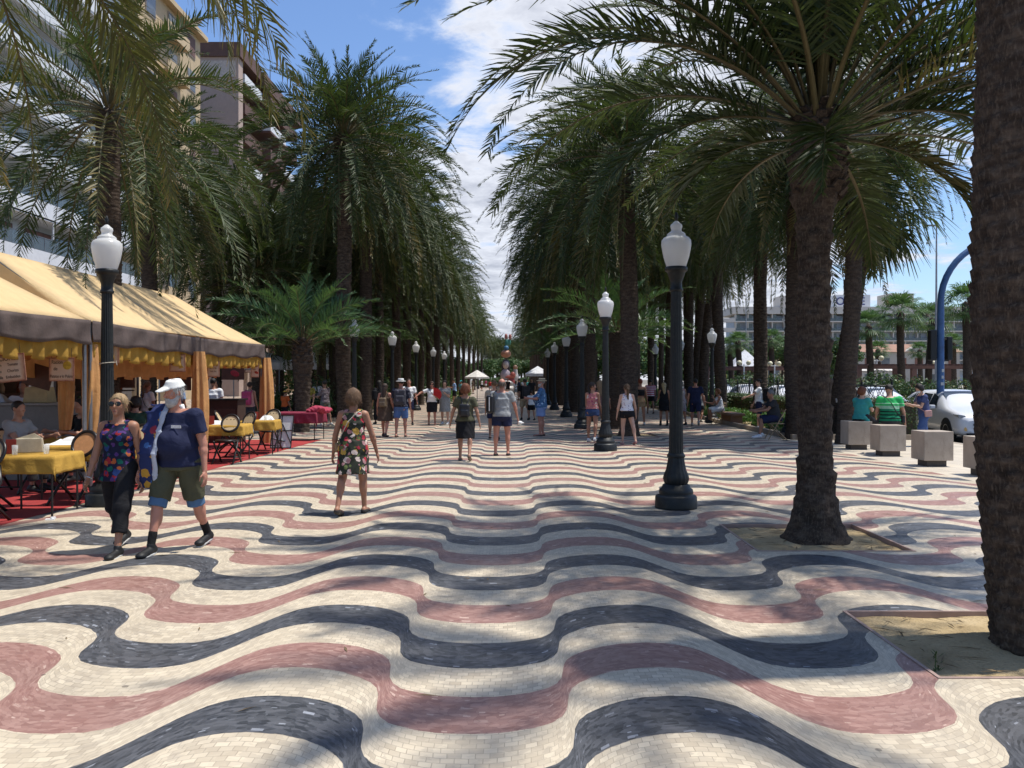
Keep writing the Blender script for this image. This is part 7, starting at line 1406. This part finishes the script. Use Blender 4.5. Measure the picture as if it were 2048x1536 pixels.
for k in range(6):
    xx = xa + 1.4 + k * 3.5; f = MB(); f.span((xx, YB - .06, 4.0), (xx + 1.7, YB, 6.2)); fo = f.build('window', M_SHUT if k != 1 else M_GLASS, r); m = MB(); m.span((xx, YB - .06, .6), (xx + 1.5, YB, 2.8)); m.build('window', M_GLASS, r)
r = empty('low_building', (0, 0, 0), 0, 'pale flat roofed pavilion left of the tiled house', 'building'); m = MB(); m.span((40, 150, 0), (59, 162, 5.6)); m.build('wall', M_BEIGE, r); m = MB(); m.span((39.5, 149.5, 5.6), (59.5, 162, 6.0)); m.build('roof', M_WHITE, r)
for k in range(5): m = MB(); m.span((41 + k * 3.6, 149.95, 1), (43 + k * 3.6, 150, 3.6)); m.build('window', M_GLASS, r)
for k, (pxx, top, d, s_, lb) in enumerate(((1738, 640, 72, 1.0, 'left of the tall street light'), (1800, 612, 68, 1.15, 'under the roof block of the hotel'), (1852, 626, 74, 1.1, 'just left of the blue mast'), (1932, 592, 62, 1.1, 'close to the near palm trunk'), (1541, 668, 88, .8, 'beside the shaggy trunk'), (1476, 672, 86, .75, 'in front of the hotel stair end'), (1459, 682, 92, .75, 'at the very end of the hotel'), (1755, 690, 100, .8, 'smaller, before the tiled house'), (1838, 692, 104, .8, 'smaller, behind the pergola'), (1905, 676, 96, .8, 'smaller, right of the blue mast'))):
    X = (pxx - 1022) / F * d; h = H0 + (759 - top) / F * d - .6
    palm(X, d, h, 'fan_small', s_ * 1.05, 'small fan palm beyond the road, ' + lb, 'fan palms beyond the road', name='fan_palm', r=.26, lean=(.3 if k == 2 else -.2, 0), cat='palm tree')
for k, (pxx, d, h, cr, lb) in enumerate(((1420, 95, 5.5, 3.0, 'behind the navy clad man'), (1490, 110, 6.5, 3.4, 'below the hotel stair end'), (1560, 105, 7.5, 3.2, 'between shaggy and dark trunks'), (1640, 100, 6, 3.0, 'right of the stout palm trunk'), (1668, 90, 6.5, 2.8, 'left of the ringed leaning trunk'), (1340, 120, 7, 3.6, 'between slim trunks'), (1380, 130, 7, 3.6, 'beyond the pale grey trunk'), (1300, 115, 8, 4, 'above the striped shirt man'), (1350, 90, 5, 2.6, 'behind the nearest lamp'), (1450, 140, 7, 3.4, 'left of the hotel'))):
    crown_tree((pxx - 1022) / F * d, d, h, cr, 'leafy tree beyond the road, ' + lb, seed=k)
for k, (pxx, d, s_, lb) in enumerate(((1715, 60, 1.5, 'with red flowers by the pergola'), (1760, 56, 1.8, 'in front of the pergola pillars'), (1795, 58, 1.4, 'between two pergola pillars'), (1845, 56, 1.5, 'left of the blue mast'), (1905, 54, 1.4, 'behind the white hatchback'), (1620, 60, 1.6, 'behind the stout palm'), (1560, 64, 1.7, 'above the parked white car'), (1490, 66, 1.8, 'above the pinkish car'), (1440, 62, 1.6, 'behind the seated woman in white'))):
    bush((pxx - 1022) / F * d, d, s_, 'rounded shrub across the road, ' + lb, M_HEDGE, 'b', group='shrubs across the road')
def globe_lamp(x, y, h, label):
    r = empty('globe_lamp', (x, y, 0), .2, label, 'street lamp', 'twin globe lamps across the road'); m = MB(); m.tube([(0, 0, 0), (0, 0, h)], .06, 8); m.tube([(-.45, 0, h - .12), (.45, 0, h - .12)], .03, 6); m.build('post', M_PAPER, r)
    for s_ in (-1, 1): m = MB(); m.lathe([(.0, 0), (.12, .03), (.22, .16), (.23, .24), (.16, .40), (0, .45)], 16, c=(s_ * .45, 0, h - .12)); m.build('globe', plain('yellowed_globe', (.62, .56, .36), .3), r, True)
globe_lamp(32.0, 75.5, 3.45, 'twin globe lamp left of the tall street light'); globe_lamp(39.6, 80, 3.1, 'twin globe lamp right of the white parasol'); globe_lamp(21, 78, 3.1, 'twin globe lamp between outer palm trunks'); globe_lamp(25.0, 82, 3.1, 'twin globe lamp beside the shaggy trunk')
for (pxx, top, d, lb) in ((1868, 452, 60, 'tall grey street light beyond the blue mast'), (1488, 592, 110, 'grey street light in front of the hotel end'), (1404, 624, 130, 'small grey street light between the slim trunks')):
    X = (pxx - 1022) / F * d; z = H0 + (759 - top) / F * d; r = empty('street_light', (X, d, 0), 0, lb, 'street light', 'tall street lights'); m = MB(); m.tube([(0, 0, 0), (0, 0, z)], [.11, .05], 8); m.build('pole', plain('galvanised', (.32, .32, .33), .5), r); m = MB(); m.box((-.45, 0, z + .02), (1.0, .22, .09)); m.build('light_head', M_STEEL, r)
def parasol(x, y, h, rr, label, col=(.72, .68, .56)):
    r = empty('parasol', (x, y, 0), .5, label, 'parasol', 'pale parasols'); m = MB(); n = 6; a = np.arange(n) * 2 * math.pi / n; V = [(rr * math.cos(t), rr * math.sin(t), h - .55) for t in a] + [(rr * math.cos(t), rr * math.sin(t), h - .68) for t in a] + [(0, 0, h)]
    m.add(V, [(n + i, n + (i + 1) % n, (i + 1) % n, i) for i in range(n)], [(i, (i + 1) % n, 2 * n) for i in range(n)]); o = m.build('canopy', cloth('parasol_cream', col, .7, .3), r); s_ = o.modifiers.new('t', 'SOLIDIFY'); s_.thickness = .008; m = MB(); m.tube([(0, 0, 0), (0, 0, h)], .03, 8); m.build('pole', M_STEEL, r)
parasol(32.5, 77.5, 3.0, 2.3, 'white parasol by the pergola across the road', (.75, .73, .7)); parasol(-2.75, 66, 2.42, 1.05, 'cream parasol standing on the promenade left of the crowd'); canopy(27, 100, 3.5, 3.5, 3.2, 2.0, 'pointed white canopy seen left of the shaggy trunk'); canopy(30, 112, 3.5, 3.5, 2.8, 1.8, 'second pointed white canopy near the shaggy trunk')
canopy(2.6, 90, 2.6, 3, 2.3, .8, 'white canopy right of the sculpture')
r = empty('street_sign', (21.3, 95, 0), 0, 'small red and white street sign between the trunks', 'sign'); m = MB(); m.box((0, 0, 3.6), (3.4, .1, .8)); m.build('panel', plain('sign_mauve', (.35, .2, .24), .6), r); m = MB(); m.box((0, 0, 2.5), (3.4, .1, .8)); m.build('panel', plain('sign_pale', (.5, .5, .52), .6), r); m = MB(); m.tube([(0, .1, 0), (0, .1, 4)], .08, 6); m.build('pole', M_STEEL, r)
# painted festival sculpture far down the promenade (generic figures)
r = empty('festival_sculpture', (-.75, 104, 0), 0, 'tall painted festival sculpture of stacked figures at the far end', 'sculpture')
def blob(nm, lst, col, h=.07): 
    s_ = Sdf()
    for c, q in lst: s_.ell(c, q, k=.12)
    return obj(nm, s_.mesh(nm, h, .02, 1.0), r, mats=plain('sc_%d_%d_%d' % tuple(int(k * 99) for k in col), tuple(.62 * k + .04 for k in col), .4, .1, 3))
blob('pedestal', [((0, 0, .5), (1.3, 1.0, .6)), ((0, 0, 1.2), (1.0, .8, .5))], (.5, .45, .4)); blob('bust', [((-.15, 0, 2.2), (.62, .45, .75)), ((-.15, 0, 2.75), (.25, .25, .3))], (.55, .45, .50)); blob('face', [((-.12, -.12, 3.45), (.36, .34, .50))], (.70, .56, .48)); blob('hair', [((-.12, .12, 3.6), (.46, .40, .55)), ((-.48, .1, 3.1), (.16, .2, .5)), ((.25, .1, 3.1), (.16, .2, .5))], (.03, .02, .02))
blob('arm', [((.3, -.3, 2.0), (.7, .2, .2)), ((.75, -.2, 2.2), (.35, .3, .45))], (.55, .10, .05)); blob('side_figure', [((1.05, 0, 2.6), (.28, .28, .5)), ((1.1, 0, 1.8), (.42, .35, .7))], (.72, .68, .62)); blob('side_head', [((1.05, -.05, 3.15), (.28, .25, .30))], (.55, .28, .14)); blob('pumpkin_shape', [((-.1, 0, 4.8), (.62, .5, .48))], (.55, .22, .10)); blob('blue_ball', [((-.05, -.1, 5.5), (.30, .3, .30))], (.03, .22, .42)); blob('green_plume', [((0, 0, 6.1), (.22, .2, .5)), ((.35, 0, 6.2), (.18, .15, .4))], (.04, .30, .20)); blob('pink_plume', [((-.08, 0, 6.9), (.2, .15, .35)), ((.42, 0, 6.85), (.2, .15, .35))], (.58, .18, .12)); blob('red_dress', [((.6, -.1, 1.4), (.5, .4, .6))], (.5, .05, .04))
# understory shrubs that close the view under the crowns
ru = random.Random(9); nn = 0
for k in range(26):
    d = 33 + k * 3.6 + (k > 14) * (k - 14) * 1.5; x = -8.4 - ru.uniform(0, 2.2); bush(x, d, ru.uniform(.9, 1.4) * (1.7 if k > 4 else 1), ORD[k] + ' shaded shrub in the planting under the left palms', M_HEDGE, 'ab'[k % 2], group='shrubs under the left palms', sz=1.1)
for k in range(26):
    d = 40 + k * 4.2; x = 5.0 + ru.uniform(0, 2.0) if d > 60 else 9.6 + ru.uniform(0, .6); bush(x, d, ru.uniform(.8, 1.3), ORD[k] + ' shaded shrub in the planting under the right palms', M_HEDGE, 'ab'[k % 2], group='shrubs under the right palms', sz=1.1)
for k, (x, d, s_, lb) in enumerate(((-5.9, 39.0, .75, 'bright cycad like plant beside the sun hat man'), (-4.9, 60, .9, 'leafy plant at the left edge before the parasol'), (-4.2, 72, 1.1, 'leafy plant by the cream parasol pole'), (-9.6, 25.2, .6, 'green plant beside the far awning curtain'))):
    if k == 0: o = palm(x, d, .35, 'young', .45, 'low feathery plant beside the sun hat man', 'low feathery plants', name='cycad', r=.15, cat='plant')
    else: bush(x, d, s_, lb, M_SHRUB, 'a', group='bright plants on the left')
for k in range(14):
    d = 175 + k * 2; palm(-5.5 + k * .85, d + 25, 8.6 + (k % 3) * .5, 'far', 1.0, ORD[k] + ' far palm from the left, closing the end of the promenade', 'palms closing the far end')
for k in range(16): bush(-6 + k * .85, 176 + (k % 4), 2.2, ORD[k] + ' dark shrub from the left at the far end of the promenade', M_HEDGE, 'a', group='shrubs at the far end')
# small weed in the near pit, litter by the carpet
x, y = px(1888, 1348); r = empty('weed', (x, y + .12, -.05), 0, 'tiny weed growing in the nearest sandy pit', 'plant'); s_ = MB(); rw = random.Random(2)
for k in range(26): a_ = rw.uniform(0, 6.28); z_ = rw.uniform(.01, .12); p_ = np.array((.02 * math.cos(a_ * 3), .02 * math.sin(a_ * 3), z_)); d_ = np.array((math.cos(a_), math.sin(a_), .8)) * .035; w_ = np.array((-math.sin(a_), math.cos(a_), 0)) * .006; s_.add([p_, p_ + d_ * .5 + w_, p_ + d_, p_ + d_ * .5 - w_], [(0, 1, 2, 3)])
s_.tube([(0, 0, 0), (.005, 0, .13)], .003, 5); s_.build('stems', plain('weed_green', (.05, .09, .02), .7), r)
m = MB(); m.box((0, 0, .006), (.10, .07, .012)); m.box((.03, .02, .02), (.05, .05, .02), rz=.5); x, y = px(95, 1040); tag(m.build('litter', M_PAPER, loc=(x, y, 0), rz=.3), 'scrap of white paper at the carpet edge', 'litter')

for k in range(12): crown_tree(-15.5 - (k % 3) * 2.2, 66 + k * 10.5, 6.2 + (k % 3) * .8, 3.6, ORD[k] + ' leafy tree behind the left palms, counted from the awning', 'leafy trees behind the left palms', seed=k)
for k in range(9): crown_tree(6.6 + (k % 2) * .8, 62 + k * 13, 5.4 + (k % 3) * .5, 2.4, ORD[k] + ' leafy tree between the two right palm rows', 'leafy trees between the right palm rows', seed=k + 1)
for k in range(6): crown_tree(-6 + k * 2.6, 186 + (k % 2) * 4, 6.6, 3.2, ORD[k] + ' leafy tree from the left, closing the far end', 'leafy trees closing the far end', seed=k + 2)
# fallen leaflets in the pits and on the mosaic
rng = np.random.default_rng(4); m = MB()
for k in range(230):
    if k < 120: p = PITS[k % 2]; x, y, z = rng.uniform(p[0] + .05, p[2] - .05), rng.uniform(p[1] + .05, p[3] - .05), -.012
    else: x, y, z = rng.uniform(-4, 7), rng.uniform(3.2, 22) , .004
    a = rng.uniform(0, math.pi); l = rng.uniform(.03, .14) * (.6 if k >= 120 else 1); w = rng.uniform(.003, .007); d = np.array((math.cos(a), math.sin(a), 0)) * l; n = np.array((-math.sin(a), math.cos(a), 0)) * w; c = np.array((x, y, z)); m.add([c - d, c - n + (0, 0, .006), c + d, c + n + (0, 0, .003)], [(0, 1, 2, 3)])
o = m.build('fallen_leaves', plain('dry_leaflet', (.20, .14, .07), .8, .4, 30)); tag(o, 'dry palm leaflets scattered in the pits and on the mosaic', 'leaf litter', kind='stuff')
# glasses, ashtrays and menus on the tables
gl = NB('tumbler_glass'); gl.done((.75, .78, .78), .05, 0, .5); gl.b.inputs['Alpha'].default_value = .35
for k, (x, y, lb) in enumerate(((-5.78, 10.62, 'near the right edge of the near left table'), (-6.1, 10.5, 'at the front of the near left table'), (-5.75, 17.6, 'on the table by the orange caned chair'), (-5.6, 19.4, 'on the last yellow table'), (-7.15, 13.5, 'in front of the diner in a grey tee'), (-7.35, 13.75, 'in the middle of the shaded table'))):
    m = MB(); m.lathe([(0, 0), (.03, 0), (.036, .12), (.033, .12), (.028, .01), (0, .01)], 14); tag(m.build('glass', gl.m, None, True, loc=(x, y, .757)), 'clear tumbler ' + lb, 'glass', 'glasses on the tables')
for k, (x, y, lb) in enumerate(((-6.22, 10.62, 'near left table'), (-6.15, 17.5, 'table by the orange caned chair'), (-5.9, 19.7, 'last yellow table'))):
    m = MB(); m.box((0, 0, .09), (.11, .004, .18), rx=.15); m.box((0, .03, .09), (.11, .004, .18), rx=-.15); tag(m.build('menu_card', plain('menu_red', (.35, .05, .04), .6), loc=(x, y, .757), rz=.4), 'small red menu card standing on the ' + lb, 'menu card', 'menu cards')

for k in range(8): crown_tree(-8.6 - (k % 2), 96 + k * 12, 5.2, 2.6, ORD[k] + ' leafy tree in line with the far left trunks', 'leafy trees among the far left trunks', seed=k)
